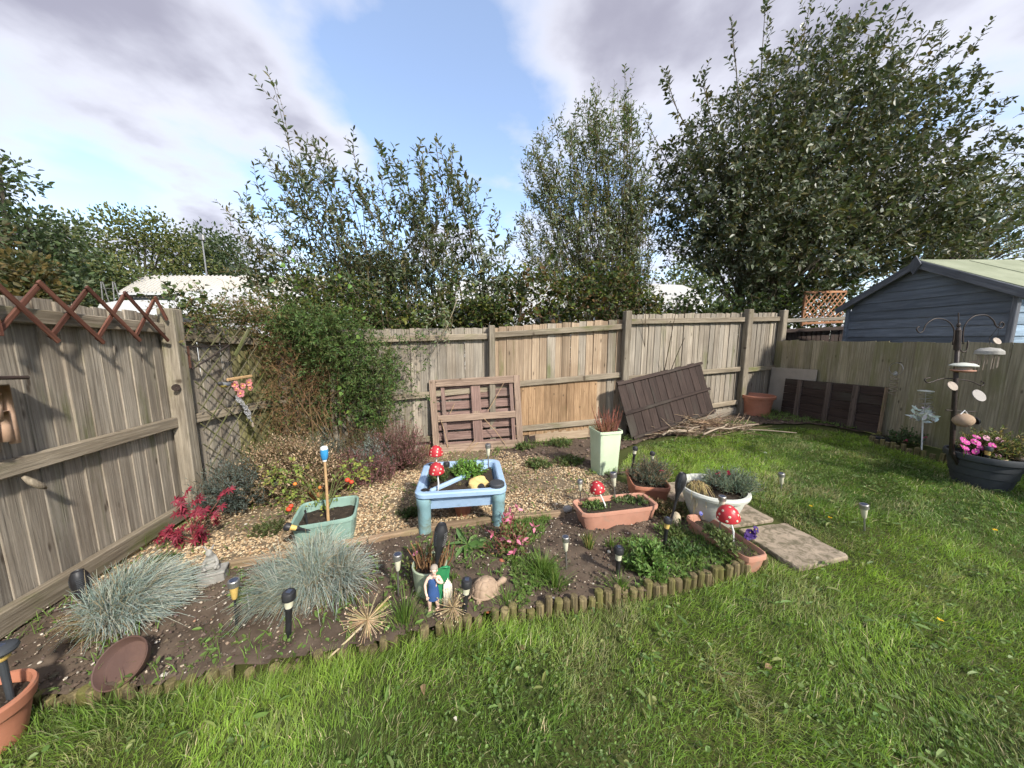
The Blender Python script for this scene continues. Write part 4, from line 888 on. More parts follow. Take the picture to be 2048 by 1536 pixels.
    n = 26; P = np.c_[RNG.normal(0, .12, n), RNG.normal(.1, .15, n), RNG.uniform(-.12, .12, n)]; shoots(st, lf, P, np.c_[RNG.normal(0, .5, n), RNG.normal(0, .5, n), RNG.uniform(.2, 1, n)], .16, 5, .055, .045, [(.09, .13, .04), (.12, .16, .05), (.06, .09, .03)], rad=.002, shape=(.25, .55, .6, .4))
    st.build('stems', M['dry'], root, kind='stuff'); lf.build('foliage', M['gloss_leaf'], root, kind='stuff')
    # a willow spray hanging over the fence above the pallet
    o = W(905, 640, C1, C2); root = thing('willow_spray', 'pale willow spray hanging over back fence just above pallet', 'branch', o + Vector((0, -.12, 0))); st, lf = MB(), MB()
    n = 7; shoots(st, lf, np.c_[RNG.normal(0, .03, n), RNG.normal(0, .03, n), RNG.normal(.05, .05, n)], np.c_[RNG.uniform(-.9, .2, n), RNG.normal(-.3, .2, n), RNG.uniform(-.5, .5, n)], .38, 14, .075, .026, [(.26, .30, .20), (.20, .24, .14), (.15, .19, .09)], bend=-.25)
    st.stems(np.array([[(.05, .25, .3), (.02, .1, .12), (-.05, -.02, -.1), (-.3, -.03, -.5)]]), [.008, .007, .006, .003], (.25, .22, .15)); st.build('stems', M['dry'], root, kind='stuff'); lf.build('foliage', M['leaf'], root, kind='stuff')
climber()

# ------------------------------------------------------------------ bushes in the heather bed
def sprig_bush(name, label, cat, c, r, h, n, nleaf, LL, LW, cols, scol=(.10, .075, .05), slen=.16, spread=.6, dome=.9, mat='leaf', group=None, dz=.05, flower=None):
    """mound of upright sprigs: c plan point, r (rx,ry), h height"""
    z = float(gz(c[0], c[1])) + dz; root = thing(name, label, cat, (c[0], c[1], z), 0, group); st, lf = MB(), MB()
    u = nrm(RNG.normal(size=(n, 3))); u[:, 2] = np.abs(u[:, 2]); rr = RNG.random(n) ** .45
    P = u * rr[:, None] * np.array([r[0], r[1], h * dome]); d = nrm(u * .8 + UP * .8 + RNG.normal(0, .35, (n, 3)))
    P = np.maximum(P, np.array([-9, -9, .0])); s = slen * RNG.uniform(.6, 1.2, n)
    shoots(st, lf, P * .86, d, s, nleaf, LL, LW, cols, rad=.0022, scol=scol, bend=.1, spread=spread)
    m = min(n // 3, 120); i = RNG.choice(n, m); st.stems(np.stack([P[i] * t * np.array([1, 1, t ** .3]) for t in (0.02, .4, .86)], 1), [.006, .004, .002], scol)
    if flower:
        fc, fn, fL, fW = flower; i = RNG.choice(n, fn); tipp = P[i] * .86 + d[i] * s[i][:, None]
        for k in range(5): lf.leaves(tipp, RNG.normal(size=(fn, 3)) + d[i] * .4, fL, fW, jit(fc, fn, .15), .1, .1)
    st.build('stems', M['dry'], root, kind='stuff'); lf.build('foliage', M[mat], root, kind='stuff'); return root
PINK = [(.26, .10, .11), (.34, .15, .165), (.20, .09, .08), (.42, .21, .22), (.14, .12, .06)]
TAN = [(.50, .36, .23), (.40, .28, .17), (.15, .15, .06), (.58, .44, .29), (.26, .17, .10)]
BLUEG = [(.12, .16, .14), (.17, .21, .185), (.09, .125, .10), (.22, .26, .23)]
p = lambda x, y: G(x, y, .05)
sprig_bush('heather', 'large dark pink heather mound beside the pallet', 'heather', p(800, 935), (.42, .34), .60, 760, 12, .024, .009, PINK, slen=.17)
sprig_bush('heather', 'low maroon heather spilling over log edging near the gravel', 'heather', p(715, 962), (.46, .28), .34, 600, 12, .023, .009, PINK, slen=.13)
sprig_bush('heather', 'rusty green heather below the green climber', 'heather', p(735, 935), (.42, .25), .58, 520, 11, .024, .009, [(.19, .12, .05), (.15, .14, .05), (.22, .10, .06), (.10, .11, .04)], slen=.17)
sprig_bush('heather', 'faded tan-flowered heather in front of corner fence', 'heather', p(588, 985), (.55, .34), .62, 900, 13, .034, .016, TAN, slen=.2)
sprig_bush('heather', 'small reddish heather right of the blue-topped cane', 'heather', p(680, 975), (.22, .16), .22, 260, 11, .022, .009, [(.20, .07, .06), (.14, .06, .045), (.10, .07, .035)], slen=.12)
sprig_bush('lavender', 'dark blue-green lavender bush by the left fence', 'lavender', p(478, 1012), (.30, .26), .42, 420, 13, .042, .009, [(.09, .12, .105), (.13, .165, .145), (.17, .21, .185)], slen=.2)
sprig_bush('lavender', 'pale silvery lavender tuft amid the pink heathers', 'lavender', p(745, 948), (.24, .15), .46, 240, 12, .038, .007, [(.26, .32, .29), (.20, .26, .23), (.32, .37, .34)], slen=.16)
sprig_bush('lavender', 'grey-green lavender between tan heather and corner post', 'lavender', p(655, 945), (.28, .2), .52, 280, 12, .04, .007, BLUEG, slen=.18)
sprig_bush('leafy_shrub', 'small green leafy shrub low at the back fence corner', 'shrub', p(530, 960), (.22, .2), .45, 160, 10, .035, .018, [(.06, .10, .03), (.09, .13, .03), (.14, .17, .04)], slen=.2)

# ------------------------------------------------------------------ blue fescue, maple and other bed plants
def fescue(label, c, r, h, n, lean=(0, 0), avoid=None):
    """a loose tussock: several crowns, each with arching, partly flopped blades and dead straw"""
    z = bz(c[0], c[1]); root = thing('blue_fescue', label, 'grass tuft', (c[0], c[1], z), 0, 'blue fescue tufts in the bed'); st = MB(); nc = 9
    cen = np.c_[RNG.normal(0, r * .20, nc), RNG.normal(0, r * .17, nc)]; ci = RNG.choice(nc, n); tone = RNG.uniform(.82, 1.2, nc)[ci]
    th = RNG.random(n) * 6.283; q = RNG.random(n) ** .7; L = RNG.uniform(.55, 1.15, n); flop = np.clip(RNG.normal(0, .35, n), -.3, 1)
    b = np.c_[cen[ci], np.zeros(n)] + RNG.normal(0, .022, (n, 3)) * np.array([1, 1, 0]); out = nrm(np.c_[np.cos(th), np.sin(th)] + cen[ci] / r * 2.2)
    dx = out[:, 0] * q * r * .85 * L + lean[0] * q; dy = out[:, 1] * q * r * .85 * L + lean[1] * q; hh = h * L * np.sqrt(np.maximum(1.15 - q ** 2 * .85, .05)) * RNG.uniform(.8, 1.12, n); PL = []; wig = RNG.normal(0, .007, (n, 3))
    for t in np.linspace(0, 1, 5): a = t ** 1.3; PL.append(b + np.c_[dx * a, dy * a, hh * (1.4 * t - .4 * t ** 3) - h * (.28 * q ** 2 + .45 * np.maximum(flop, 0)) * t ** 3] + wig * math.sin(3.1 * t) + RNG.normal(0, .002, (n, 3)) * t)
    PL = np.stack(PL, 1); PL[..., 2] = np.maximum(PL[..., 2], .004)
    if avoid is not None: k = np.min(np.hypot(PL[:, 2:, 0] + c[0] - avoid[0], PL[:, 2:, 1] + c[1] - avoid[1]), 1) > avoid[2]; PL, tone = PL[k], tone[k]; n = len(PL)
    cols = jit(1, n, .2, .03) * tone[:, None] * pick([(.34, .42, .39), (.43, .50, .45), (.24, .32, .30), (.50, .50, .41), (.42, .34, .21), (.58, .58, .52)], n, [.26, .24, .15, .12, .11, .12])
    st.stems(PL, np.array([.0015, .0015, .0014, .0011, .0005]), cols); n2 = n // 5
    th = RNG.random(n2) * 6.283; q = RNG.random(n2); e = np.c_[np.cos(th) * q * r * .75, np.sin(th) * q * r * .75, h * RNG.uniform(.03, .5, n2)]; ci = RNG.choice(nc, n2); e[:, :2] += cen[ci] * .5; o = np.c_[cen[ci], np.zeros(n2)]
    st.stems(np.stack([o, (o + e) / 2 + RNG.normal(0, .02, (n2, 3)) + UP * .03, e], 1), [.0015, .0014, .0006], jit((.33, .24, .13), n2, .25)); st.build('blades', M['grass'], root, kind='stuff')
f1 = G(638, 1185, .04); f2 = G(222, 1248, .04)
fescue('big round pale blue fescue tuft in front of the green trough', f1, .30, .30, 5000)
fescue('blue fescue tuft by left fence, with black torch light in it', f2, .29, .26, 4600, (.07, .06), (-1.735, 1.30, .12))
def maple():
    c = G(395, 1088, .01); root = thing('red_maple', 'small crimson cut-leaf maple seedling against the left fence', 'maple', c); st, lf = MB(), MB(); s = pm(c)
    spots = [(405, 985), (378, 1000), (420, 1005), (395, 1030), (430, 1015), (415, 1045), (385, 1050), (340, 1068), (365, 1075), (400, 1065), (425, 1050), (375, 1095), (330, 1070), (408, 1020), (392, 1010), (350, 1062), (418, 1065)]
    for x, y in spots:
        q = np.array([(x - 395) * s, RNG.normal(-.02, .07), (1088 - y) * s * 1.0]); st.stems(np.array([[(0, 0, 0), (q[0] * .4, q[1] * .4, q[2] * .6), tuple(q)]]), [.004, .003, .0015], (.2, .06, .05))
        for _ in range(4):
            ax = RNG.uniform(-1.5, 1.5); o = q + RNG.normal(0, .028, 3); k = 7; a = ax + np.linspace(-2.0, 2.0, k); nv = nrm(np.array([RNG.normal(0, .3), -.6, .6])); e1 = nrm(np.cross(nv, UP)); e2 = np.cross(e1, nv)
            dd = np.sin(a)[:, None] * e1 + np.cos(a)[:, None] * -e2
            lf.leaves(np.repeat(o[None], k, 0), dd, .055 * (1 - .35 * np.abs(np.linspace(-1, 1, k))), .013, jit((.20, .022, .04), k, .25), .1, .12, nrmv=np.repeat(nv[None], k, 0))
    st.build('stems', M['dry'], root); lf.build('foliage', M['leaf'], root, kind='stuff')
maple()
def rosette(name, label, cat, c, n, LL, LW, cols, rise=.5, stemh=0.0, mat='leaf', shape=(.45, .5, .8, .36), group=None, dz=0.0):
    """plant of single broad leaves from one crown, each leaf its own part"""
    root = thing(name, label, cat, (c[0], c[1], c[2] + dz), 0, group)
    for i in range(n):
        a = i * 2.4 + random.uniform(-.3, .3); k = random.uniform(.7, 1.1)
        d = np.array([[math.cos(a), math.sin(a), rise * random.uniform(.4, 1.3)]])
        MB().leaves(np.array([[0, 0, stemh * i / max(n, 1)]]), d, LL * k, LW * k, jit(cols[i % len(cols)], 1), .25, .35, nrmv=UP[None], shape=shape).build('leaf', M[mat], root)
    if stemh: MB().tube([(0, 0, -.01), (0, 0, stemh)], .003, 5).build('stem', M['dry'], root)
    return root
rosette('dandelion', 'broad dandelion rosette beside the timber edging below blue table', 'weed', G(935, 1088, .05), 9, .17, .05, [(.10, .18, .05), (.13, .21, .07)], .45)
rosette('young_weed', 'upright young green weed between two fescue tufts', 'weed', G(498, 1215, .05), 13, .085, .04, [(.15, .25, .05), (.19, .30, .07)], .8, .09)
def tuft(label, c, n, L, spread, cols, name='grass_tuft', w=.004, dz=.0, mat='grass', group='weedy grass tufts in the bed', cat='grass tuft'):
    root = thing(name, label, cat, (c[0], c[1], c[2] + dz), 0, group); th = RNG.random(n) * 6.283; q = RNG.random(n)
    P = np.c_[np.cos(th) * spread * .35 * q, np.sin(th) * spread * .35 * q, np.full(n, -.01)]; ln2 = np.c_[np.cos(th) * q * spread / L, np.sin(th) * q * spread / L, np.zeros(n)]
    MB().blades(P, np.clip(ln2, -.9, .9), L * RNG.uniform(.5, 1.1, n), w, jit(1, n, .15) * pick(cols, n), None).build('blades', M[mat], root, kind='stuff'); return root
GR = [(.10, .19, .03), (.14, .24, .045), (.19, .26, .06), (.08, .14, .025)]
tuft('green grass tuft growing in bed right of the stone tortoise', G(1085, 1150, .05), 190, .20, .16, GR)
tuft('grass clump at the tall steel light, middle of bed', G(1110, 1175, .05), 130, .17, .14, GR); tuft('straw-tipped grass tuft under corner of terracotta trough', G(1178, 1095, .05), 110, .16, .07, GR + [(.40, .32, .13)] * 2)
tuft('thin grass tuft right of the straw-tipped one in bed', G(1222, 1092, .05), 70, .11, .09, GR); tuft('long bright grass tuft at edging before pale broken planter', G(810, 1252, .03), 160, .22, .14, GR)
tuft('sparse grass in bed near the steel light beside fescue', G(905, 1160, .05), 40, .08, .08, GR); tuft('grass tuft against logs below stone tortoise', G(1015, 1215, .04), 110, .15, .14, GR)
tuft('low grass at logs right of the middle steel light', G(1240, 1180, .04), 130, .13, .16, GR)
sprig_bush('leafy_weed', 'bright green bushy weed right of the middle black light', 'weed', G(1292, 1140, .04), (.10, .09), .17, 90, 8, .042, .02, [(.15, .26, .06), (.19, .31, .08), (.11, .2, .05)], slen=.08, dz=.035)
sprig_bush('leafy_weed', 'dark green low weed along the left side of angled trough', 'weed', G(1365, 1112, .04), (.13, .07), .05, 110, 7, .03, .018, [(.07, .14, .035), (.10, .18, .05), (.06, .11, .03)], slen=.06, dz=.035)
sprig_bush('leafy_weed', 'pale green feathery weed behind angled trough end', 'weed', G(1350, 1078, .04), (.09, .07), .08, 80, 8, .03, .012, [(.17, .22, .07), (.13, .19, .05)], slen=.08, dz=.035)
sprig_bush('leafy_weed', 'brownish dried weed between both troughs and white pot', 'weed', G(1335, 1035, .03), (.14, .11), .13, 120, 8, .028, .012, [(.22, .15, .07), (.14, .12, .05), (.10, .12, .04)], slen=.08, dz=.03)
sprig_bush('fuchsia', 'small fuchsia with dangling pink flowers in front of blue table', 'fuchsia', G(1020, 1098, .05), (.17, .13), .17, 70, 7, .03, .017, [(.13, .19, .05), (.18, .22, .06), (.2, .12, .06)], (.25, .08, .08), .13, flower=((.66, .22, .33), 13, .046, .019))
sprig_bush('moss_patch', 'mossy green hummock on gravel near the maple', 'moss', G(330, 1128, .0), (.13, .09), .04, 260, 6, .018, .006, [(.05, .10, .018), (.07, .13, .025)], slen=.02, dz=.01)
sprig_bush('leafy_weed', 'dark low weed on the gravel right of green trough', 'weed', G(822, 1035, .0), (.10, .06), .05, 50, 6, .04, .018, [(.06, .10, .03), (.09, .13, .04)], slen=.04, dz=.01)
sprig_bush('leafy_weed', 'dusty low weed on gravel left of green trough', 'weed', G(545, 1065, .0), (.17, .12), .05, 110, 6, .03, .012, [(.07, .10, .03), (.10, .12, .04)], slen=.04, dz=.01)
for lab, x, y, k in (('flat weed on the bare soil right of pallet', 1120, 893, 1.0), ('flat weed at the gravel edge behind mint bin', 1075, 935, .9), ('spreading weed left of the mint bin base', 1140, 930, 1.0), ('green weed clump at pallet right foot', 1050, 900, .7)):
    sprig_bush('leafy_weed', lab, 'weed', G(x, y), (.20 * k, .14 * k), .07 * k, int(110 * k), 6, .038, .016, [(.08, .14, .035), (.12, .18, .05), (.16, .18, .06)], slen=.06, dz=.01)
def allium(label, c, r, stalk):
    root = thing('dried_allium', label, 'seed head', (c[0], c[1], c[2]), 0, 'dried seed heads at the bed front'); n = 110; u = nrm(RNG.normal(size=(n, 3))); u[:, 2] = u[:, 2] * .8 + .15; st = MB()
    L = r * RNG.uniform(.7, 1.1, n)[:, None]; st.stems(np.stack([u * 0, u * L * .5, u * L], 1), [.0014, .0011, .0009], jit((.48, .36, .21), n, .15)); e = u * L
    st.leaves(e, u + RNG.normal(0, .4, (n, 3)), .010, .006, jit((.5, .4, .26), n)); st.build('rays', M['dry'], root, kind='stuff'); MB().tube([(0, 0, 0)] + [tuple(s) for s in stalk], .0045, 6, col=(.5, .4, .26)).build('stalk', M['dry'], root)
allium('dry straw-coloured starburst seed head lying before the fescue', G(735, 1240, .10), .115, [(-.05, -.08, -.02), (-.12, -.14, -.06)])
allium('dry round seed head beside the fairy statuette', G(905, 1215, .10), .085, [(.0, -.01, -.10)])

# ------------------------------------------------------------------ pots, troughs and the blue table
def vessel(name, label, cat, c, prof, mat, rz=0.0, sx=1.0, sy=1.0, sq=None, n=36, soil=None, dz=0.0, group=None, rot=None, smooth=True, bands=None):
    """hollow pot: prof outer+rim+inner [(r,z)...]; soil (r,z) puts a mound of compost in it"""
    root = thing(name, label, cat, (c[0], c[1], float(gz(c[0], c[1])) + dz), rz, group, rot); m = MB().lathe(prof, n, sq=sq, cap=False)
    k = len(prof); m.add([(0, 0, prof[-1][1])], []); m.xf(Matrix.Diagonal((sx, sy, 1, 1)))
    b = MB().lathe([(prof[0][0], prof[0][1] - .0), (.001, prof[0][1])], n, sq=sq, cap=False).xf(Matrix.Diagonal((sx, sy, 1, 1)))
    body = m; body.v += b.v; body.l += [q + body.k for q in b.l]; body.n += b.n; body.c += b.c; body.k += b.k
    o = body.build('body', mat, root); mesh_smooth(o.data, 32)
    if soil:
        r, z = soil; V, F = [], []; g = 9
        s = MB(); pr = [(r, z - .012), (r * .8, z + .0), (r * .5, z + .006), (r * .2, z + .002), (.001, z + .004)]; s.lathe(pr, 28, sq=sq, cap=False); s.xf(Matrix.Diagonal((sx, sy, 1, 1)))
        v = s.v[0]; v[:, 2] += RNG.normal(0, .004, len(v)); cm = s.build('compost', M['potsoil'], root, smooth=True); k = 150; th = RNG.random(k) * 6.283; q = RNG.random(k) ** .5 * r * .85; MB().pebbles(np.stack([np.cos(th) * q * sx, np.sin(th) * q * sy, np.full(k, z + .002)], 1), RNG.uniform(.002, .007, k), jit((.06, .045, .033), k, .5), .8, rough=True).build('crumbs', M['pebble'], cm, kind='stuff')
    return root
def mesh_smooth(me, deg):
    me.polygons.foreach_set('use_smooth', np.ones(len(me.polygons), bool))
    try: me.set_sharp_from_angle(angle=R(deg))
    except Exception: pass
def trough_prof(r0, r1, h, rim=.012, t=.006):
    return [(r0, 0), (r1, h - .03), (r1 + rim, h - .03), (r1 + rim, h - .004), (r1 + rim - .004, h), (r1 - .002, h), (r1 - t, h - .006), (r0, h * .35), (.001, h * .35)]
def trough(label, c, L, Wd, h, rz, mat, dz=.03, soilz=.8, name='planter_trough'):
    k = .5; root = vessel(name, label, 'planter', c, [(r, z) for r, z in trough_prof(.43, .49, h, .02, .02)], mat, rz, L, Wd, 7, 48, (.47, h * soilz), dz); return root
t1 = trough('pale terracotta trough with red mushroom, lying along the gravel edge', (.79, 2.35), .62, .23, .155, R(12), M['terrapale'])
t2 = trough('terracotta trough of dried carnations behind, beside the mint bin', (1.22, 2.80), .40, .31, .165, R(82), M['terra'], .01)
t3 = trough('terracotta trough set at an angle on bed end by concrete slab', (1.385, 1.985), .48, .17, .16, R(-76), M['terrapale'], -.035)
t4 = trough('faded green square trough holding the blue-topped cane', (-1.43, 2.36), .42, .38, .235, R(20), M['greenplastic'], .0, .72)
vessel('tall_planter', 'tall square pale mint bin of dead brown stems', 'planter', (1.01, 3.42), [(.40, 0), (.47, .46), (.51, .462), (.51, .49), (.48, .49), (.43, .40), (.001, .40)], M['mint'], R(14), .275, .275, 9, 48, (.44, .445))
vessel('bowl_pot', 'round off-white bowl pot of grey carnations on the slabs', 'pot', (1.50, 2.30), [(.115, 0), (.125, .012), (.165, .10), (.205, .22), (.208, .25), (.232, .252), (.236, .27), (.230, .285), (.212, .285), (.19, .2), (.001, .2)], M['white'], soil=(.2, .25), dz=.02)
vessel('flower_tub', 'large charcoal ribbed tub of pink flowers under the bird feeder', 'pot', (4.12, 2.72), [(.155, 0), (.175, .10), (.181, .105), (.19, .17), (.196, .175), (.203, .23), (.222, .24), (.228, .27), (.222, .29), (.207, .29), (.19, .2), (.001, .2)], M['charcoal'], soil=(.2, .255))
vessel('flower_pot', 'terracotta pot cut off by the left picture edge', 'pot', (-1.985, 1.035), [(.088, 0), (.108, .10), (.112, .135), (.114, .138), (.124, .142), (.132, .185), (.128, .195), (.118, .195), (.11, .15), (.001, .14)], M['terra'], soil=(.115, .165))
vessel('flower_pot', 'large empty terracotta pot in far fence corner', 'pot', (4.38, 5.72), [(.20, 0), (.225, .28), (.235, .3), (.262, .305), (.27, .345), (.262, .36), (.25, .36), (.22, .2), (.001, .15)], M['terra'], soil=(.23, .25))
vessel('broken_planter', 'cracked grey-green round planter of brown stems behind fairy statuette', 'pot', (-.47, 1.70), [(.082, 0), (.095, .17), (.099, .18), (.096, .186), (.09, .184), (.085, .1), (.001, .1)], M['palegreen'], soil=(.088, .15), dz=.025, n=30)
dish = thing('clay_saucer', 'brown plant saucer propped on edge at the bed front', 'saucer', G(232, 1368, .03), rot=(R(44), R(10), R(-4)))
o = MB().lathe([(.001, -.004), (.074, -.004), (.080, .004), (.090, .034), (.094, .036), (.096, .032), (.084, -.006), (.078, -.013), (.001, -.013)], 40, c=(0, .075, .025), cap=False).build('dish', M['rust'], dish); mesh_smooth(o.data, 40)
pot_small = thing('flower_pot', 'small terracotta pot tucked underneath the blue table', 'pot', (-.42, 2.62, float(gz(-.42, 2.62)) + .01)); o = MB().lathe([(.06, 0), (.08, .10), (.09, .10), (.09, .135), (.08, .135), (.07, .05), (.001, .05)], 28, cap=False).build('body', M['terra'], pot_small); mesh_smooth(o.data, 35)

def blue_table():
    c = (-.42, 2.60); z = float(gz(*c)); root = thing('sand_table', 'blue plastic play table on thick legs planted with herbs', 'table', (c[0], c[1], z), R(8)); h = .372; X, Y = .345, .325
    def rr(x, y, r, k=6):
        P = []
        for cx, cy, a0 in ((x - r, y - r, 0), (-x + r, y - r, 90), (-x + r, -y + r, 180), (x - r, -y + r, 270)):
            for i in range(k + 1): a = R(a0 + 90 * i / k); P.append((cx + r * math.cos(a), cy + r * math.sin(a)))
        return P
    rings = [(rr(X * .80, Y * .80, .05), h - .15), (rr(X * .86, Y * .86, .06), h - .045), (rr(X - .012, Y - .012, .07), h - .045), (rr(X, Y, .075), h - .035), (rr(X, Y, .075), h - .008), (rr(X - .01, Y - .01, .07), h), (rr(X - .045, Y - .045, .05), h), (rr(X - .055, Y - .055, .05), h - .008), (rr(X - .085, Y - .085, .04), h - .13)]
    V = []; [V.extend([(x, y, zz) for x, y in P]) for P, zz in rings]; n = len(rings[0][0]); F = [(i * n + j, i * n + (j + 1) % n, (i + 1) * n + (j + 1) % n, (i + 1) * n + j) for i in range(len(rings) - 1) for j in range(n)] + [tuple(range(n))[::-1], tuple(range((len(rings) - 1) * n, len(rings) * n))]
    o = MB().add(V, F).build('tray', M['blueplastic'], root); mesh_smooth(o.data, 35)
    MB().box((0, 0, h - .05), (.035, .66, .085), rot=Matrix.Rotation(R(-46), 3, 'Z'), b=.01).build('divider', M['blueplastic'], root)
    for sx, sy, rx in ((-1, -1, 0), (1, -1, 0), (-1, 1, 0), (1, 1, 0)):
        x, y = sx * (X - .065), sy * (Y - .06); m = MB().lathe([(.044, -.06), (.047, .02), (.049, h - .11), (.056, h - .10), (.056, h - .05)], 24, c=(x, y, 0)); o = m.build('leg', M['tealplastic'], root); mesh_smooth(o.data, 40)
    for x, y in ((X - .075, -Y + .075),):
        o = MB().lathe([(.060, h + .001), (.060, h + .02), (.052, h + .028), (.001, h + .030)], 28, c=(x, y, 0), cap=False).build('lid', M['charcoal'], root); mesh_smooth(o.data, 40)
    for x, y in ((-X + .07, -Y + .07), (-X + .07, Y - .07)): MB().lathe([(.026, h + .002), (.026, h + .004), (.001, h + .0035)], 20, c=(x, y, 0), cap=False).build('cup_hole', M['black'], root)
    for sx, q in ((-1, .16), (1, .17)): pass
    V = rr(X - .087, Y - .087, .04); MB().add([(x, y, h - .04 + RNG.normal(0, .006)) for x, y in V] + [(0, 0, h - .035)], [(i, (i + 1) % len(V), len(V)) for i in range(len(V))]).build('compost', M['potsoil'], root)
    return Vector((c[0], c[1], z)), h, R(8)
TB, TH, TR = blue_table()
def on_table(x, y, dz=0.0): return TB + Vector((x * math.cos(TR) - y * math.sin(TR), x * math.sin(TR) + y * math.cos(TR), TH + dz))
def at_dz(p): return float(p[2]) - float(gz(p[0], p[1]))
q = on_table(.05, .10, -.06); sprig_bush('herb_plant', 'bright green curly herb plant in the blue table', 'herb', q, (.145, .125), .15, 230, 9, .026, .014, [(.16, .33, .05), (.22, .41, .07), (.12, .25, .04)], slen=.07, dz=at_dz(q), spread=.9)
q = on_table(-.19, .06, -.05); sprig_bush('herb_plant', 'small dark herb in the left half of blue table', 'herb', q, (.08, .13), .06, 80, 7, .03, .016, [(.08, .12, .03), (.13, .15, .05), (.06, .09, .03)], slen=.05, dz=at_dz(q))
q = on_table(-.02, -.12, -.05); tuft('little dry grass tuft in front part of blue table', q, 40, .07, .05, [(.35, .27, .15), (.18, .2, .07)], name='dry_tuft', group=None)
def cave_rock():
    q = on_table(.13, -.165, -.045); root = thing('cave_ornament', 'yellow resin cave ornament on the blue table', 'ornament', q, TR + .1); V, F = [], []; n, m = 22, 9
    for i in range(m + 1):
        t = i / m * math.pi / 2
        for j in range(n):
            a = 2 * math.pi * j / n; r = 1 + .10 * math.sin(3 * a + i) + random.uniform(-.035, .035); V.append((.085 * r * math.cos(a) * math.cos(t) ** .7, .055 * r * math.sin(a) * math.cos(t) ** .7, .088 * math.sin(t) * (1 + .06 * math.sin(2 * a))))
    F = [(i * n + j, i * n + (j + 1) % n, (i + 1) * n + (j + 1) % n, (i + 1) * n + j) for i in range(m) for j in range(n)]; MB().add(V, F).build('rock', M['yellowrock'], root)
    MB().lathe([(.028, -.02), (.03, .0), (.001, .001)], 18, cap=False).xf(Matrix.Translation((.015, -.056, .022)) @ Matrix.Rotation(R(80), 4, 'X')).build('opening', M['black'], root)
cave_rock()

# ------------------------------------------------------------------ solar lights
def tilt_root(name, label, cat, base, top, group):
    d = (Vector(top) - Vector(base)); root = thing(name, label, cat, base, 0, group); root.rotation_mode = 'QUATERNION'; root.rotation_quaternion = d.to_track_quat('Z', 'Y'); return root, d.length
def tip_at(base, tx, ty):                     # point above base (same distance) seen at tx, ty
    d = ray(tx, ty); t = base[1] / d[1]; return Vector((d[0] * t, base[1], CAM_H + d[2] * t))
LG = 'solar stake lights round the flower bed'
def sm(o): mesh_smooth(o.data, 35); return o
def steel_light(label, base, top, lens='frost', k=1.0, stake='steel'):
    root, H = tilt_root('solar_light', label, 'garden light', base, top, LG); cap = .036 * k
    cp = sm(MB().lathe([(.022 * k, H - cap), (.0265 * k, H - cap + .002), (.0265 * k, H - .003), (.024 * k, H), (.001, H)], 22, cap=False).build('cap', M['steel'], root)); MB().lathe([(.019 * k, H + .001), (.001, H + .0016)], 18, cap=False).build('solar_panel', M['panel'], cp)
    sm(MB().lathe([(.009 * k, H - cap - .075 * k), (.013 * k, H - cap - .068 * k), (.021 * k, H - cap + .001)], 18).build('lens', M[lens], root)); MB().tube([(0, 0, -.06), (0, 0, H - cap - .068 * k)], .0055 * k, 8).build('stake', M[stake], root)
def black_light(label, base, top, lens='frost', k=1.0):
    root, H = tilt_root('solar_light', label, 'garden light', base, top, LG); cap = .042 * k
    cp = sm(MB().lathe([(.020 * k, H - cap), (.029 * k, H - cap + .001), (.030 * k, H - .012 * k), (.025 * k, H - .003), (.012 * k, H), (.001, H)], 22, cap=False).build('cap', M['black'], root)); MB().box((0, 0, H), (.022 * k, .022 * k, .003)).build('solar_panel', M['panel'], cp)
    sm(MB().lathe([(.017 * k, H - cap - .043 * k), (.021 * k, H - cap + .001)], 18).build('lens', M[lens], root)); sm(MB().lathe([(.003, -.06), (.012 * k, .01), (.014 * k, H - cap - .06 * k), (.019 * k, H - cap - .05 * k), (.019 * k, H - cap - .042 * k)], 12).build('stake', M['black'], root))
def torch(label, base, top, k=1.0):
    root, H = tilt_root('torch_light', label, 'garden light', base, top, 'black flame torch lights'); hh = .165 * k; r = .036 * k
    pr = [(.009 * k, H - hh - .06), (.016 * k, H - hh), (r * .82, H - hh * .72), (r, H - hh * .42), (r * .93, H - hh * .18), (r * .74, H - .012), (r * .6, H), (r * .5, H - .006), (.001, H - .01)]
    hd = sm(MB().lathe(pr, 26, cap=False).build('head', M['black'], root))
    for i in range(8):                        # open slots down the flanks
        z = H - hh * .24 - i * hh * .06; rad = np.interp(z, [H - hh * .72, H - hh * .42, H - hh * .18], [r * .82, r, r * .93]) - .0005
        for a in (-100, -20, 70, 160): MB().box((0, -rad, z), (r * .62, .004, hh * .026), b=.0005).xf(Matrix.Rotation(R(a + 70), 4, 'Z')).build('slot', M['steel' if a == -100 else 'charcoal'], hd)
    MB().tube([(0, 0, -.06), (0, 0, H - hh - .05)], [.006 * k, .0095 * k], 10).build('stake', M['black'], root)
B = lambda x, y: G(x, y, .05)
def put(fn, label, b, top, **kw): fn(label, b, tip_at(b, *top), **kw)
put(steel_light, 'steel-capped amber light on black stake between the fescue tufts', B(473, 1252), (467, 1160), lens='amber', k=.95, stake='black')
put(black_light, 'black-capped clear light in front of the big fescue tuft', B(577, 1275), (578, 1182))
put(steel_light, 'slim steel light right of big fescue, left of broken planter', B(797, 1192), (795, 1108), k=.9)
put(torch, 'black torch light standing in the broken planter', G(868, 1165, .16), (884, 1048))
put(torch, 'black torch light leaning in the left fescue tuft', B(182, 1232), (154, 1142), k=1.0)
put(torch, 'black torch light leaning beside the white bowl pot', B(1337, 1060), (1366, 946), k=.95)
put(black_light, 'black-capped clear light beside the stone tortoise', B(929, 1228), (934, 1158), k=.95)
put(steel_light, 'slim steel light standing mid-bed behind the grass tufts', B(1133, 1140), (1131, 1073), k=.85)
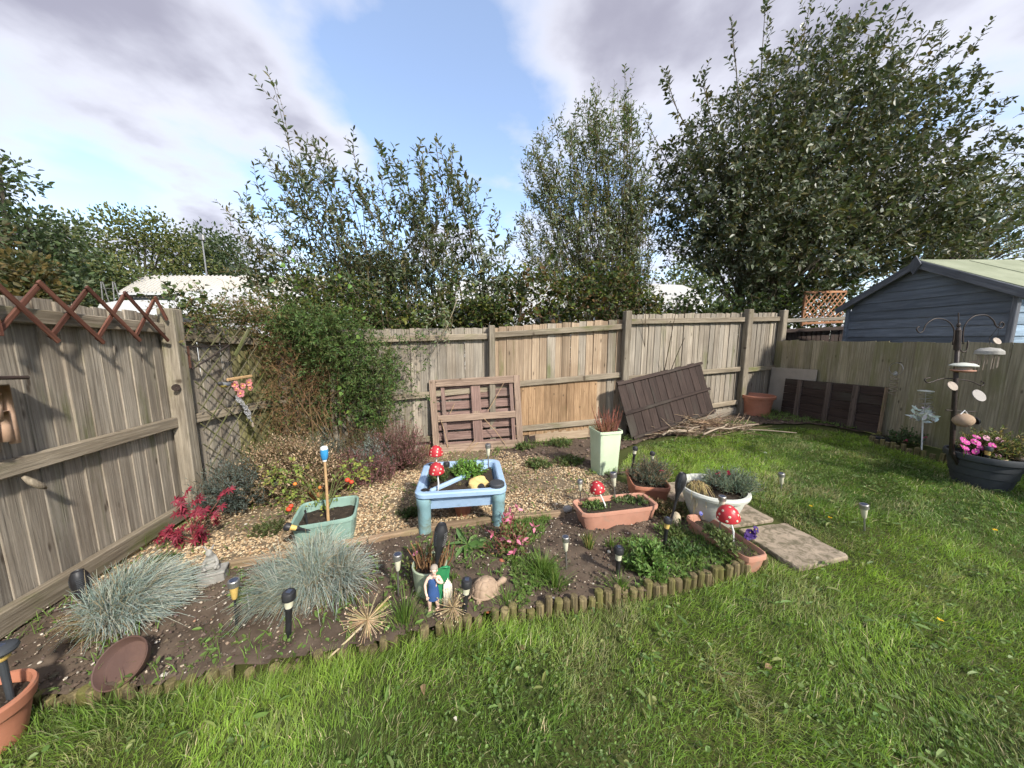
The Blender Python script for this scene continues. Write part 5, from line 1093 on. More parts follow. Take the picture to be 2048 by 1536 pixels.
put(black_light, 'black-capped clear light at the bed front, left of bright weed', B(1235, 1152), (1238, 1093), k=.95)
put(black_light, 'black light with amber lens right of terracotta mushroom trough', B(1327, 1102), (1336, 1035), lens='amber', k=.85)
put(steel_light, 'weathered steel light at left end of mushroom trough', G(1161, 1015, .13), (1160, 960), k=.8)
put(steel_light, 'larger steel light at right rear of mushroom trough', G(1231, 1005, .13), (1226, 945), k=1.05)
put(black_light, 'small black light in carnation trough, left of the pair', G(1262, 950, .12), (1271, 893), k=.85)
put(black_light, 'small black light in carnation trough, right of the pair', G(1303, 948, .12), (1305, 903), k=.85)
put(steel_light, 'steel light behind red mushroom in the angled trough', G(1438, 1070, .13), (1445, 992), k=.85)
put(steel_light, 'short steel light in the lawn near white bowl pot', G(1563, 980), (1563, 946), k=.95)
put(steel_light, 'steel light standing alone in the right lawn', G(1729, 1062), (1728, 1008), k=.95)
q = on_table(.235, .20, -.05); put(steel_light, 'steel light at back corner of the blue table', q, (976, 888), k=1.0)
q = on_table(-.14, .18, -.05); put(black_light, 'black light with amber lens inside the blue table', q, (893, 924), lens='amber')
q = Vector((4.0, 2.63, float(gz(4.0, 2.63)) + .25)); black_light('black light with amber lens in the charcoal flower tub', q, q + Vector((0, 0, .13)), lens='amber', k=.85)
q = G(602, 1058, .23); black_light('black amber light fallen over the front corner of green trough', q, q + Vector((-.085, -.04, .045)), lens='amber', k=.9)
q = G(616, 1050, .18); MBr = thing('stake', 'bare black light stake stuck in the green trough', 'stake', q); MB().tube([(0, 0, -.05), (-.012, 0, .115)], .007, 8).build('rod', M['black'], MBr)
q = G(612, 985, .06); put(torch, 'black torch light half hidden in tan heather', q, (606, 930), k=.9)
def mushroom_cap_light():
    b = Vector((-1.925, 1.075, float(gz(-1.9, 1.07)) + .16)); root = thing('solar_light', 'large black-domed lantern light in left terracotta pot', 'garden light', b, 0, LG); H = .225
    sm(MB().lathe([(.026, H - .026), (.040, H - .027), (.045, H - .018), (.041, H - .006), (.027, H + .003), (.001, H + .006)], 30, cap=False).build('cap', M['charcoal'], root)); MB().box((0, 0, H + .005), (.03, .02, .004)).build('solar_panel', M['panel'], root)
    sm(MB().lathe([(.012, H - .06), (.021, H - .052), (.025, H - .036), (.025, H - .025)], 24).build('lens', M['amber'], root)); MB().tube([(0, 0, -.05), (0, 0, H - .055)], [.009, .011], 12).build('stake', M['charcoal'], root)
    b = Vector((-1.955, .985, float(gz(-1.9, 1.0)) + .16)); root = thing('solar_light', 'stubby clouded light cylinder in left terracotta pot', 'garden light', b, 0, LG); sm(MB().lathe([(.010, -.02), (.012, .045), (.014, .05), (.014, .062), (.001, .063)], 18, cap=False).build('lens', M['frost'], root)); MB().lathe([(.0148, .052), (.0148, .064), (.001, .065)], 18, cap=False).build('cap', M['steel'], root)
mushroom_cap_light()
def blue_cane():
    b = G(656, 1035, .20); root, H = tilt_root('cane', 'bamboo cane topped with bright blue-white bulb in the green trough', 'cane', b, tip_at(b, 648, 895), None)
    MB().tube([(0, 0, -.1), (.004, 0, H * .4), (0, 0, H - .08)], [.011, .0095, .009], 10).build('shaft', M['cane'], root)
    o = sm(MB().lathe([(.012, H - .10), (.024, H - .075), (.027, H - .035), (.026, H - .012)], 20).build('bulb', M['blueenamel'], root)); sm(MB().lathe([(.0262, H - .014), (.023, H + .003), (.012, H + .010), (.001, H + .011)], 20, cap=False).build('top', M['whitepaint'], root)); MB().lathe([(.014, H - .105), (.016, H - .09)], 14).build('collar', M['whitepaint'], root)
blue_cane()
def red_mushroom(label, dome_px, foot, R_, off=0.0):
    f = Vector(foot); c = tip_at(f, *dome_px); root = thing('mushroom_ornament', label, 'ornament', f, 0, 'red spotted mushroom ornaments'); v = c - f
    MB().tube([(0, 0, -.05), tuple(v * .3 + Vector((off, 0, 0))), tuple(v * .7 + Vector((off * .6, 0, 0))), tuple(v)], [.0065, .006, .0055, .005], 10).build('stem', M['whitepaint'], root, smooth=True)
    ax = (v.normalized() * .75 + Vector((0, -.05, .6))).normalized(); rt = ax.to_track_quat('Z', 'Y').to_matrix().to_4x4(); Mx = Matrix.Translation(v) @ rt
    pr = [(.001, -R_ * .30), (R_ * .5, -R_ * .34), (R_ * .93, -R_ * .5), (R_, -R_ * .42), (R_ * .97, -R_ * .1), (R_ * .82, R_ * .35), (R_ * .55, R_ * .68), (R_ * .25, R_ * .86), (.001, R_ * .9)]
    cap = sm(MB().lathe(pr, 28, cap=False).xf(Mx).build('cap', M['red'], root))
    for z, k, a0 in ((-.18, 7, 0), (.22, 6, .4), (.58, 4, .1), (.86, 1, 0)):
        rr = np.interp(z, [-.42, -.1, .35, .68, .86, .9], [1, .97, .82, .55, .25, .02]) * R_
        for i in range(k):
            a = a0 + i * 2 * math.pi / k; p = Vector((rr * math.cos(a), rr * math.sin(a), z * R_)); nn = (Vector((math.cos(a), math.sin(a), .25 + .9 * max(z, 0)))).normalized() if z < .8 else Vector((0, 0, 1))
            MB().lathe([(.115 * R_, 0), (.10 * R_, .02 * R_), (.001, .035 * R_)], 10, cap=False).xf(Mx @ Matrix.Translation(p) @ nn.to_track_quat('Z', 'Y').to_matrix().to_4x4()).build('spot', M['dot'], cap)
red_mushroom('red spotted mushroom at the front left of blue table', (873, 938), on_table(-.185, -.22, -.02), .060, .012)
red_mushroom('red spotted mushroom rearmost, behind the other on blue table', (872, 903), on_table(-.23, .16, -.04), .062, .006)
red_mushroom('red spotted mushroom leaning in the pale terracotta trough', (1194, 975), G(1216, 1022, .13), .058, .0)
red_mushroom('largest red spotted mushroom, in the angled trough by the slab', (1456, 1028), G(1467, 1078, .13), .066, .01)

# ------------------------------------------------------------------ planting in the pots
def in_pot(name, label, cat, px, py, h, r, hh, n, nl, LL, LW, cols, **kw): q = G(px, py, h); return sprig_bush(name, label, cat, q, r, hh, n, nl, LL, LW, cols, dz=h, **kw)
in_pot('bedding_plant', 'green seedlings in left half of the pale terracotta trough', 'plant', 1188, 1022, .125, (.11, .07), .045, 110, 6, .028, .014, [(.13, .22, .05), (.17, .27, .06), (.09, .16, .04)], slen=.05)
in_pot('bedding_plant', 'green seedlings in right half of the pale terracotta trough', 'plant', 1262, 1008, .125, (.16, .07), .03, 120, 6, .026, .014, [(.10, .17, .045), (.15, .23, .06), (.2, .25, .13)], slen=.04)
GREYC = [(.14, .19, .15), (.19, .24, .18), (.10, .14, .10), (.22, .24, .16)]
in_pot('carnation', 'dried brown and grey carnations in rear terracotta trough', 'carnation', 1298, 962, .13, (.17, .17), .13, 300, 11, .042, .006, GREYC + [(.30, .20, .13), (.35, .25, .17)], slen=.13, flower=((.55, .05, .12), 2, .02, .015))
in_pot('carnation', 'grey-green carnations with red flowers in the white bowl pot', 'carnation', 1460, 980, .26, (.17, .16), .07, 190, 12, .05, .006, [tuple(q * 1.35 for q in c) for c in GREYC], slen=.11, flower=((.60, .03, .10), 3, .024, .02))
q = G(1385, 985, .26); rootd = thing('dried_grass', 'straw-coloured stems drooping over white bowl pot side', 'dried grass', q); n = 34; a = np.c_[RNG.uniform(-.05, .05, n), RNG.uniform(-.05, .05, n), np.zeros(n)]; e = a + np.c_[RNG.uniform(-.08, .12, n), RNG.uniform(-.16, -.03, n), RNG.uniform(-.22, .04, n)]
MB().stems(np.stack([a, a + np.array([0, -.03, .10]), (a + e) / 2 + np.array([0, -.03, .10]), e], 1), [.0018, .0016, .0014, .001], jit((.45, .36, .17), n)).build('blades', M['dry'], rootd, kind='stuff')
in_pot('pansy', 'leafy pansies and seedlings filling the angled trough', 'plant', 1440, 1085, .125, (.05, .16), .025, 90, 6, .026, .016, [(.14, .20, .06), (.20, .24, .09), (.10, .15, .04)], slen=.05)
def pansies(label, pts, z, col, col2, r=.022):
    q = G(*pts[0], z); root = thing('pansy_flower', label, 'flower', q)
    for x, y in pts:
        c = tip_at(q, x, y) - q; m = MB(); nv = np.array([[RNG.normal(0, .2), -.8, .45]]); e1 = nrm(np.cross(nv, UP)); e2 = np.cross(nv, e1)
        for a in (20, 95, 165, 235, 305): d = math.cos(R(a)) * e1 + math.sin(R(a)) * e2; m.leaves(np.array(c)[None], d, r, r * 1.25, jit(col, 1, .1), .05, .05, nrmv=nv, shape=(.45, .5, .8, .45))
        m.leaves(np.array(c)[None] + nv * .004, -e2, r * .35, r * .3, col2, nrmv=nv); bl = m.build('bloom', M['petal'], root); MB().tube([tuple(c * .98 + Vector((0, .01, 0))), (c.x * .5, .02, -.02)], .0015, 5, col=(.1, .16, .04)).build('stalk', M['leaf'], bl)
pansies('dark purple pansies at the near end of angled trough', [(1500, 1066), (1512, 1060), (1496, 1072), (1506, 1070)], .16, (.055, .02, .16), (.5, .4, .02), .026)
pansies('tiny blue-violet flower at rear corner of angled trough', [(1402, 1027)], .19, (.16, .18, .55), (.6, .5, .1), .014)
sprig_bush('flowering_plant', 'pink-white daisies and yellowing foliage in the charcoal tub', 'flowers', (4.17, 2.72), (.17, .14), .17, 260, 8, .04, .014, [(.16, .20, .06), (.24, .22, .09), (.34, .27, .12), (.10, .16, .05)], slen=.13, dz=.26)
def daisies():
    q = Vector((4.12, 2.70, float(gz(4.12, 2.7)) + .27)); root = thing('pink_daisies', 'cluster of magenta pink daisies at tub left side', 'flowers', q); n0 = [(1912, 876), (1922, 882), (1935, 880), (1948, 884), (1962, 886), (1925, 895), (1940, 900), (1952, 893), (1933, 908), (1965, 900), (1975, 905), (1985, 877), (1995, 890), (1972, 876), (1945, 872), (1916, 890)]
    for x, y in n0:
        c = tip_at(q, x, y) - q + Vector((0, random.uniform(-.08, .0), 0)); m = MB(); nv = np.array([[-.2, -.75, .55]]) + RNG.normal(0, .2, (1, 3)); e1 = nrm(np.cross(nv, UP)); e2 = np.cross(nrm(nv), e1); k = 9
        a = np.arange(k) * 6.283 / k; d = np.cos(a)[:, None] * e1 + np.sin(a)[:, None] * e2; m.leaves(np.repeat(np.array(c)[None], k, 0), d, .027, .018, jit((.62, .09, .38) if x < 1970 else (.68, .36, .5), k, .12), .05, .05, nrmv=np.repeat(nv, k, 0), shape=(.4, .5, .85, .4))
        m.ellip(tuple(c), (.007, .007, .007), 8, 6, col=(.75, .6, .5)); bl = m.build('bloom', M['petal'], root); MB().tube([tuple(c), (c.x * .7, c.y * .5 + .02, -.02)], .0018, 5, col=(.12, .18, .05)).build('stalk', M['leaf'], bl)
daisies()
def dead_stems(label, c, z, n, r, L, col, tuftn=0):
    root = thing('dead_stems', label, 'dead plant', (c[0], c[1], z)); th = RNG.random(n) * 6.283; q = RNG.random(n) ** .5; a = np.c_[np.cos(th) * r * q, np.sin(th) * r * q, np.full(n, -.02)]; LL = L * RNG.uniform(.4, 1.15, n)
    e = a + np.c_[np.cos(th) * q * .35 * LL, np.sin(th) * q * .35 * LL, LL]; m = MB().stems(np.stack([a, a + (e - a) * .5 + RNG.normal(0, .01, (n, 3)), e], 1), [.0042, .0036, .0022], jit(col, n, .25), 5)
    if tuftn: th = RNG.random(tuftn) * 6.283; a = np.c_[np.cos(th) * r * .7 - r * .4, np.sin(th) * r * .6, np.zeros(tuftn)]; e = a + np.c_[RNG.normal(0, .05, tuftn), RNG.normal(0, .05, tuftn), RNG.uniform(.04, .12, tuftn)]; m.stems(np.stack([a, (a + e) / 2 + RNG.normal(0, .012, (tuftn, 3)), e], 1), [.0015, .0013, .0008], jit((.30, .17, .08), tuftn, .2))
    m.build('stalks', M['dry'], root, kind='stuff')
dead_stems('upright reddish dead stems in the tall mint bin', (1.03, 3.42), float(gz(1.03, 3.42)) + .45, 70, .09, .26, (.24, .10, .07), 160)
dead_stems('brown cut stems growing from the broken planter', (-.47, 1.72), float(gz(-.47, 1.72)) + .17, 70, .085, .17, (.22, .12, .06))
q = G(855, 1130, .15); sprig_bush('leafy_weed', 'green shoots with pink bloom round the broken planter', 'weed', (q.x - .02, q.y), (.14, .09), .20, 60, 6, .032, .018, [(.12, .18, .05), (.18, .22, .06), (.08, .13, .035)], slen=.1, dz=.05, flower=((.55, .2, .35), 3, .018, .014))
def tomato_plant():
    c = (-1.52, 2.50); z = float(gz(*c)) + .17; root = thing('tomato_plant', 'leggy yellow-green tomato plant around the green trough', 'tomato plant', (c[0], c[1], z)); st, lf = MB(), MB()
    for x, y in ((545, 945), (560, 985), (520, 960), (590, 930), (620, 960), (690, 930), (715, 915), (725, 945), (700, 960), (575, 1010), (640, 1000), (610, 1010), (730, 925), (535, 930)):
        b = Vector((c[0], c[1], z)); t = tip_at(b + Vector((0, random.uniform(-.05, .2), 0)), x, y) - b; st.stems(np.array([[(0, 0, -.03), (t.x * .35, t.y * .4, t.z * .7), tuple(t)]]), [.004, .0035, .002], (.16, .19, .07))
        n = 8; P = np.array([t]) * RNG.uniform(.7, 1.05, (n, 1)) + RNG.normal(0, .02, (n, 3)); shoots(None, lf, P, RNG.normal(size=(n, 3)) + UP * .2, .09, 6, .036, .02, [(.22, .30, .06), (.30, .36, .08), (.16, .22, .05), (.34, .32, .08)], bend=-.3)
    st.build('stems', M['leaf'], root, kind='stuff'); lf.build('foliage', M['leaf'], root, kind='stuff')
    for x, y, r in ((695, 960, .020), (703, 964, .017), (590, 968, .015), (578, 1018, .022), (582, 1012, .018), (640, 975, .014)):
        b = Vector((c[0], c[1], z)); t = tip_at(b, x, y) - b; MB().ellip(tuple(t), (r, r, r * .9), 14, 9, col=(.62, .07, .03) if r > .016 else (.7, .22, .04)).build('tomato', M['vsoft'], root, smooth=True)
tomato_plant()

# ------------------------------------------------------------------ timber leaning about
def leaning(name, label, cat, bl, br, rise_px, lean):
    """frame for a flat thing standing on bl-br and leaning back; local x along, z up the face, y into the fence"""
    bl, br = Vector(bl), Vector(br); x = (br - bl).normalized(); L = (br - bl).length; back = Vector((-x.y, x.x, 0)).normalized(); z = (x.cross(back).normalized() * -1); z = back.cross(x); z = -z if z.z < 0 else z
    z = (z * math.cos(lean) + back * math.sin(lean)).normalized(); y = z.cross(x); root = thing(name, label, cat); Mx = Matrix((x, y, z)).transposed().to_4x4(); Mx.translation = bl; root.matrix_world = Mx; return root, L
def lbox(root, name, x0, x1, z0, z1, y0, y1, m, b=.003, rz=0.0, ry=0.0):
    """timber of a leaning frame; its own z runs along its longer side"""
    w, h = x1 - x0, z1 - z0; o = None
    if h >= w: o = obj(name, MB().box((0, 0, 0), (w, y1 - y0, h), b=b).mesh(name, m), root, ((x0 + x1) / 2, (y0 + y1) / 2, (z0 + z1) / 2), (0, ry, 0))
    else: o = obj(name, MB().box((0, 0, 0), (h, y1 - y0, w), b=b).mesh(name, m), root, ((x0 + x1) / 2, (y0 + y1) / 2, (z0 + z1) / 2), (0, R(90) + ry, 0))
    return o
def pallet():
    a, b = G(874, 900), G(1046, 890); a = Vector((a.x, a.y - .18, float(gz(a.x, a.y)) + .01)); b = Vector((b.x, b.y - .12, float(gz(b.x, b.y)) + .01)); root, L = leaning('pallet', 'wooden pallet standing on edge against the back fence', 'pallet', a, b, 0, R(6)); H = 1.02
    for x in (0, L - .085): lbox(root, 'upright_board', x, x + .085, .0, H, -.035, -.012, M['pallet'])
    for z0, z1 in ((.0, .12), (.435, .525), (H - .10, H)): lbox(root, 'face_board', .086, L - .086, z0, z1, -.034, -.012, M['pallet'])
    for x in (.15, L / 2 - .065, L - .15): lbox(root, 'bearer', x, x + (.13 if .3 < x < L - .3 else .05), .02, H - .02, -.010, .044, M['palletpink'])
    for i in range(7): z = .02 + i * .143; lbox(root, 'back_board', .02, L - .02, z, z + .112, .045, .063, M['palletpink'], ry=random.uniform(-.003, .003))
    for x in (.0, L / 2 - .05, L - .1):
        for z in (.02, H / 2 - .05, H - .12): lbox(root, 'block', x, x + .1, z, z + .1, -.011, .040, M['pallet'])
    for pts in (((.78, -.045, .55), (1.02, -.05, .92), 'thin dry stalk slanting across upper right quarter of the pallet'), ((.2, -.045, .08), (.13, -.05, .48), 'dry stalk upright in lower left quarter of the pallet'), ((.72, -.05, .45), (1.0, -.05, .06), 'dry stalk slanting across lower right quarter of the pallet'), ((.62, -.05, .12), (.42, -.08, -.02), 'forked dry stalk sticking out below the pallet middle'), ((.45, -.05, .02), (.58, -.06, .17), 'short dry stalk lying at pallet bottom centre'), ((.26, -.05, .55), (.33, -.05, .68), 'tiny dry stalk in upper left quarter of the pallet')):
        s = thing('dry_stalk', pts[2], 'stalk', (0, 0, 0), group='dry stalks lodged in the pallet'); s.matrix_world = root.matrix_world.copy(); MB().tube([pts[0], tuple((Vector(pts[0]) + Vector(pts[1])) / 2 + Vector((.01, -.01, .01))), pts[1]], [.005, .0045, .003], 6, col=(.42, .29, .17)).build('stalk', M['dry'], s)
pallet()
def plank():
    a = G(1050, 886); root, L = leaning('plank', 'short dark stained plank leaning between pallet and fence', 'plank', a, a + Vector((.15, .02, .008)), 0, R(13)); lbox(root, 'board', 0, .06, 0, .34, -.01, .01, M['dark']); lbox(root, 'board', .062, .16, 0, .36, -.02, .0, M['dark'])
plank()
def dark_panel():
    a = Vector((1.70, 4.44, float(gz(1.72, 4.5)) + .01)); b = Vector((3.28, 5.14, float(gz(3.3, 5.2)) + .20)); root, L = leaning('fence_panel', 'dark brown board fence panel lying tilted against back fence', 'panel', a, b, 0, R(16)); H = .86; n = 12
    for i in range(n): w = L / n; lbox(root, 'board', i * w + .003, (i + 1) * w - .003, random.uniform(-.01, .01), H + random.uniform(-.012, .012), .0 + (i % 2) * .003, .016 + (i % 2) * .003, M['dark'])
    lbox(root, 'rail', -.02, L + .02, H * .44, H * .44 + .045, -.03, -.001, M['dark']); lbox(root, 'rail', -.01, L + .01, H - .05, H - .005, -.03, -.001, M['dark']); lbox(root, 'rail', .02, L, .02, .06, -.03, -.001, M['dark'])
dark_panel()
def dark_door():
    a = Vector((4.78, 5.66, float(gz(4.78, 5.7)) + .01)); b = Vector((4.87, 4.20, float(gz(4.87, 4.2)) + .02)); root, L = leaning('shed_door', 'dark brown boarded door lying sideways along the right fence', 'door panel', a, b, 0, R(4))
    H = .63
    for i in range(5): lbox(root, 'board', 0, L, i * H / 5 + .002, (i + 1) * H / 5 - .002, -.008, .008, M['dark'])
    for xx in (.26, L * .5, L - .36): lbox(root, 'batten', xx, xx + .075, .01, H - .01, -.034, -.009, M['batten'])
    lbox(root, 'edge_strip', L + .002, L + .018, 0, H, -.02, .02, M['timber'])
    a = Vector((4.82, 6.05, float(gz(4.8, 6)) + .01)); b = Vector((4.88, 5.2, float(gz(4.9, 5.2)) + .01)); root, L = leaning('sheet_board', 'plain grey board standing behind the dark door in corner', 'board', a, b, 0, R(4)); lbox(root, 'sheet', 0, L, 0, .80, -.006, .006, M['greyboard'])
M['batten'] = wood('greyed_dark_batten', (.15, .115, .095), (.075, .055, .045), None); M['greyboard'] = paint('grey_fibre_board', (.34, .30, .25), (.28, .25, .21), .9, 4, .3, dirt=((.2, .19, .14), .3)); dark_door()
def brush_pile():
    c = G(1400, 862); root = thing('brush_pile', 'heap of dry twigs and cut stems before the dark panel', 'brush pile', c); m = MB(); n = 420; th = RNG.random(n) * 6.283; q = RNG.random(n) ** .6
    a = np.c_[np.cos(th) * .75 * q, np.sin(th) * .33 * q, .02 + .17 * (1 - q) * RNG.random(n)]; d = nrm(np.c_[RNG.normal(0, 1, n), RNG.normal(0, .6, n), RNG.normal(.05, .22, n)]); L = RNG.uniform(.12, .5, n)[:, None]; e = a + d * L; e[:, 2] = np.clip(e[:, 2], .0, .3)
    m.stems(np.stack([a, (a + e) / 2 + RNG.normal(0, .02, (n, 3)), e], 1), [.005, .004, .0025], jit(1, n, .2) * pick([(.30, .22, .15), (.22, .15, .10), (.40, .31, .21), (.16, .11, .08)], n), 4)
    n = 260; th = RNG.random(n) * 6.283; a = np.c_[RNG.normal(.1, .06, n), RNG.normal(0, .04, n), RNG.uniform(.06, .12, n)]; e = a + np.c_[np.cos(th) * .2, np.sin(th) * .14, RNG.uniform(-.1, .10, n)]; m.stems(np.stack([a, (a + e) / 2 + UP * .03, e], 1), [.003, .0025, .0015], jit((.42, .30, .19), n)); m.build('twigs', M['dry'], root, kind='stuff')
    for k in range(7):
        s = thing('branch', 'bare crooked branch lying on the brush pile', 'branch', c + Vector((random.uniform(-.8, .8), random.uniform(-.3, .15), random.uniform(.05, .14))), random.uniform(-.6, .6), 'bare branches on the brush pile'); p0 = Vector((-.4, 0, 0)); P = [p0]
        for j in range(5): P.append(P[-1] + Vector((.16, random.uniform(-.05, .05), random.uniform(-.03, .035))))
        MB().tube(P, [.014, .013, .011, .010, .008, .005], 6, col=(.36, .29, .22)).build('limb', M['dry'], s, smooth=True)
brush_pile()

# ------------------------------------------------------------------ statuettes and stones
def skin(name, verts, edges, m, parent, sub=2, cols=None):
    """one continuous body grown over a skeleton: verts [(x,y,z,r)...]"""
    me = bpy.data.meshes.new(name); me.from_pydata([v[:3] for v in verts], edges, []); o = bpy.data.objects.new(name, me); COL.objects.link(o); o.modifiers.new('s', 'SKIN'); o.modifiers.new('d', 'SUBSURF').levels = sub
    for i, v in enumerate(verts): r = v[3]; me.skin_vertices[0].data[i].radius = (r, r) if not isinstance(r, tuple) else r; me.skin_vertices[0].data[i].use_root = (i == 0)
    dg = bpy.context.evaluated_depsgraph_get(); new = bpy.data.meshes.new_from_object(o.evaluated_get(dg)); bpy.data.objects.remove(o); new.name = name
    a = new.color_attributes.new('Col', 'FLOAT_COLOR', 'POINT')
    for i, v in enumerate(new.vertices): a.data[i].color = tuple(cols(v.co) if cols else (1, 1, 1)) + (1,)
    new.polygons.foreach_set('use_smooth', np.ones(len(new.polygons), bool)); new.materials.clear(); new.materials.append(m); return obj(name, new, parent)
def fairy():
    c = G(868, 1222, .04); root = thing('fairy_statuette', 'small painted fairy statuette in blue dress by green leaf', 'statuette', c, R(8)); k = .265
    S = lambda *v: tuple(q * k for q in v)
    V = [S(0, 0, .50, .085), S(0, .0, .60, .075), S(.01, -.01, .70, .088), S(.02, -.01, .77, .05), S(.025, -.015, .815, .035), S(.03, -.025, .88, .062), S(.03, -.02, .95, .055),
         S(-.09, -.01, .745, .036), S(-.15, -.04, .62, .029), S(-.13, -.09, .48, .024), S(-.10, -.12, .42, .022),
         S(.12, -.01, .745, .036), S(.19, -.06, .64, .029), S(.11, -.12, .72, .024), S(.07, -.11, .80, .022),
         S(-.05, 0, .44, .062), S(-.07, -.05, .27, .045), S(-.08, -.01, .06, .03), S(-.08, -.08, .02, .026), S(.06, 0, .44, .062), S(.07, -.04, .26, .045), S(.08, .01, .06, .03), S(.085, -.07, .02, .026)]
    E = [(0, 1), (1, 2), (2, 3), (3, 4), (4, 5), (5, 6), (2, 7), (7, 8), (8, 9), (9, 10), (2, 11), (11, 12), (12, 13), (13, 14), (0, 15), (15, 16), (16, 17), (17, 18), (0, 19), (19, 20), (20, 21), (21, 22)]
    skin('body', V, E, M['vsoft'], root, 2, lambda p: (.72, .50, .40))
    for sg, (ax, ay, az, dx, dy, dz) in ((1, (-.10, -.12, .42, 0, -.2, -1)), (-1, (.07, -.11, .80, -.2, -.1, .9))):      # fingers
        m = MB()
        for f in range(4): o = (f - 1.5) * .012; m.tube([S(ax + o, ay, az), S(ax + o + dx * .03, ay + dy * .03 - .004, az + dz * .03), S(ax + o + dx * .05, ay + dy * .05 - .012, az + dz * (.045 + .006 * (1.5 - abs(f - 1.5))))], [.0017, .0015, .001], 6, col=(.72, .5, .4))
        m.tube([S(ax + .02 * sg, ay, az), S(ax + .035 * sg, ay - .015, az + dz * .022)], [.0018, .0012], 6, col=(.72, .5, .4)); m.build('fingers', M['vsoft'], root)
    dr = MB().lathe([(.115 * k, .30 * k), (.118 * k, .36 * k), (.098 * k, .50 * k), (.082 * k, .60 * k), (.098 * k, .70 * k), (.07 * k, .755 * k)], 22, cap=False, col=(.035, .085, .24)); v = dr.v[0]; v[:, 0] *= 1.05; v[:, 1] = v[:, 1] * .92 - .008 * k; dr.build('dress', M['vsoft'], root, smooth=True)
    h = MB().ellip((.03 * k, .012 * k, .925 * k), (.078 * k, .072 * k, .075 * k), 16, 10, col=(.34, .29, .24)); h.ellip((.03 * k, .06 * k, .88 * k), (.04 * k, .035 * k, .06 * k), 10, 8, col=(.34, .29, .24)); h.build('hair', M['vsoft'], root, smooth=True)
    f = MB(); f.ellip((.03 * k, -.088 * k, .885 * k), (.011 * k, .014 * k, .017 * k), 8, 6, col=(.72, .48, .38))
    for s in (-1, 1): f.ellip((.03 * k + s * .026 * k, -.079 * k, .905 * k), (.010 * k, .006 * k, .008 * k), 8, 6, col=(.08, .06, .05)); f.ellip((.03 * k + s * .064 * k, -.02 * k, .89 * k), (.01 * k, .016 * k, .022 * k), 8, 6, col=(.70, .48, .38))
    f.ellip((.03 * k, -.08 * k, .853 * k), (.018 * k, .006 * k, .006 * k), 8, 6, col=(.5, .15, .14)); f.build('face', M['vsoft'], root, smooth=True)
    lm = MB(); V, F = [], []; nn, mm = 12, 7                                  # the big green leaf
    for i in range(nn + 1):
        t = i / nn; w = .15 * math.sin(math.pi * (t * .92 + .06)) ** .8
        for j in range(mm): u = (j / (mm - 1) - .5) * 2; V.append(((.16 + .20 * max(t - .55, 0) * 1.6 + u * w) * k, (.05 - .10 * max(t - .5, 0) - .04 * u * u) * k, (.10 + 1.0 * math.sin(t * 1.62) * .86 - .12 * max(t - .7, 0) + .012 * math.sin(9 * t)) * k))
    F = [(i * mm + j, i * mm + j + 1, (i + 1) * mm + j + 1, (i + 1) * mm + j) for i in range(nn) for j in range(mm - 1)]; lo = lm.add(V, F, (.03, .23, .09)).build('big_leaf', M['vsoft'], root, smooth=True); so = lo.modifiers.new('s', 'SOLIDIFY'); so.thickness = .004
    for i in range(7): x = .20 + i * .024; MB().tube([S(x, -.02 + .01 * (i % 2), .0), S(x + .01, .0, .4), S(x + .012, .01, .68 - .04 * abs(i - 3))], [.016 * k, .018 * k, .010 * k], 7, col=(.66, .62, .52)).build('bark_strip', M['vsoft'], root, smooth=True)
    MB().lathe([(.25 * k, -.03 * k), (.24 * k, .02 * k), (.2 * k, .035 * k), (.001, .04 * k)], 20, c=(.06 * k, 0, 0), cap=False, col=(.14, .17, .08)).build('base', M['vsoft'], root)
fairy()
def tortoise():
    c = G(970, 1190, .045); root = thing('tortoise_statue', 'carved tan stone tortoise with grooved shell plates in bed', 'statue', c, R(25)); n, m = 72, 26; V = []; rx, ry, h = .078, .066, .075
    cells = [(0, 0)] + [(.42 * math.cos(R(60 * i + 12)), .42 * math.sin(R(60 * i + 12))) for i in range(6)] + [(.86 * math.cos(R(30 * i)), .86 * math.sin(R(30 * i))) for i in range(12)]; cells = np.array(cells)
    for i in range(m + 1):
        t = i / m * math.pi / 2 * 1.0
        for j in range(n):
            a = 2 * math.pi * j / n; u = np.array([math.cos(a), math.sin(a)]) * (1 - i / m); d = np.sort(np.linalg.norm(cells - u, axis=1)); g = min((d[1] - d[0]) / .09, 1); s = .93 + .07 * g; V.append((rx * math.cos(a) * math.cos(t) * s, ry * math.sin(a) * math.cos(t) * s, .028 + h * math.sin(t) * s))
    F = [(i * n + j, i * n + (j + 1) % n, (i + 1) * n + (j + 1) % n, (i + 1) * n + j) for i in range(m) for j in range(n)]; MB().add(V, F).build('shell', M['tan'], root, smooth=True)
    MB().lathe([(.001, .012), (.06, .014), (.082, .026), (.083, .032), (.074, .036)], 30, cap=False).xf(Matrix.Diagonal((1, .86, 1, 1))).build('rim', M['tan'], root, smooth=True)
    for x, y, a in ((.055, .045, 40), (.055, -.045, -40), (-.05, .045, 140), (-.05, -.045, -140)): MB().tube([(x * .7, y * .7, .03), (x, y, .018), (x * 1.28, y * 1.25, .002)], [.018, .017, .014], 10).build('leg', M['tan'], root, smooth=True)
    MB().tube([(.06, 0, .03), (.09, 0, .048), (.112, 0, .056), (.128, 0, .052)], [.016, .015, .019, .010], 12).build('head', M['tan'], root, smooth=True); MB().tube([(-.075, 0, .025), (-.10, .0, .012)], [.008, .003], 8).build('tail', M['tan'], root, smooth=True)
tortoise()
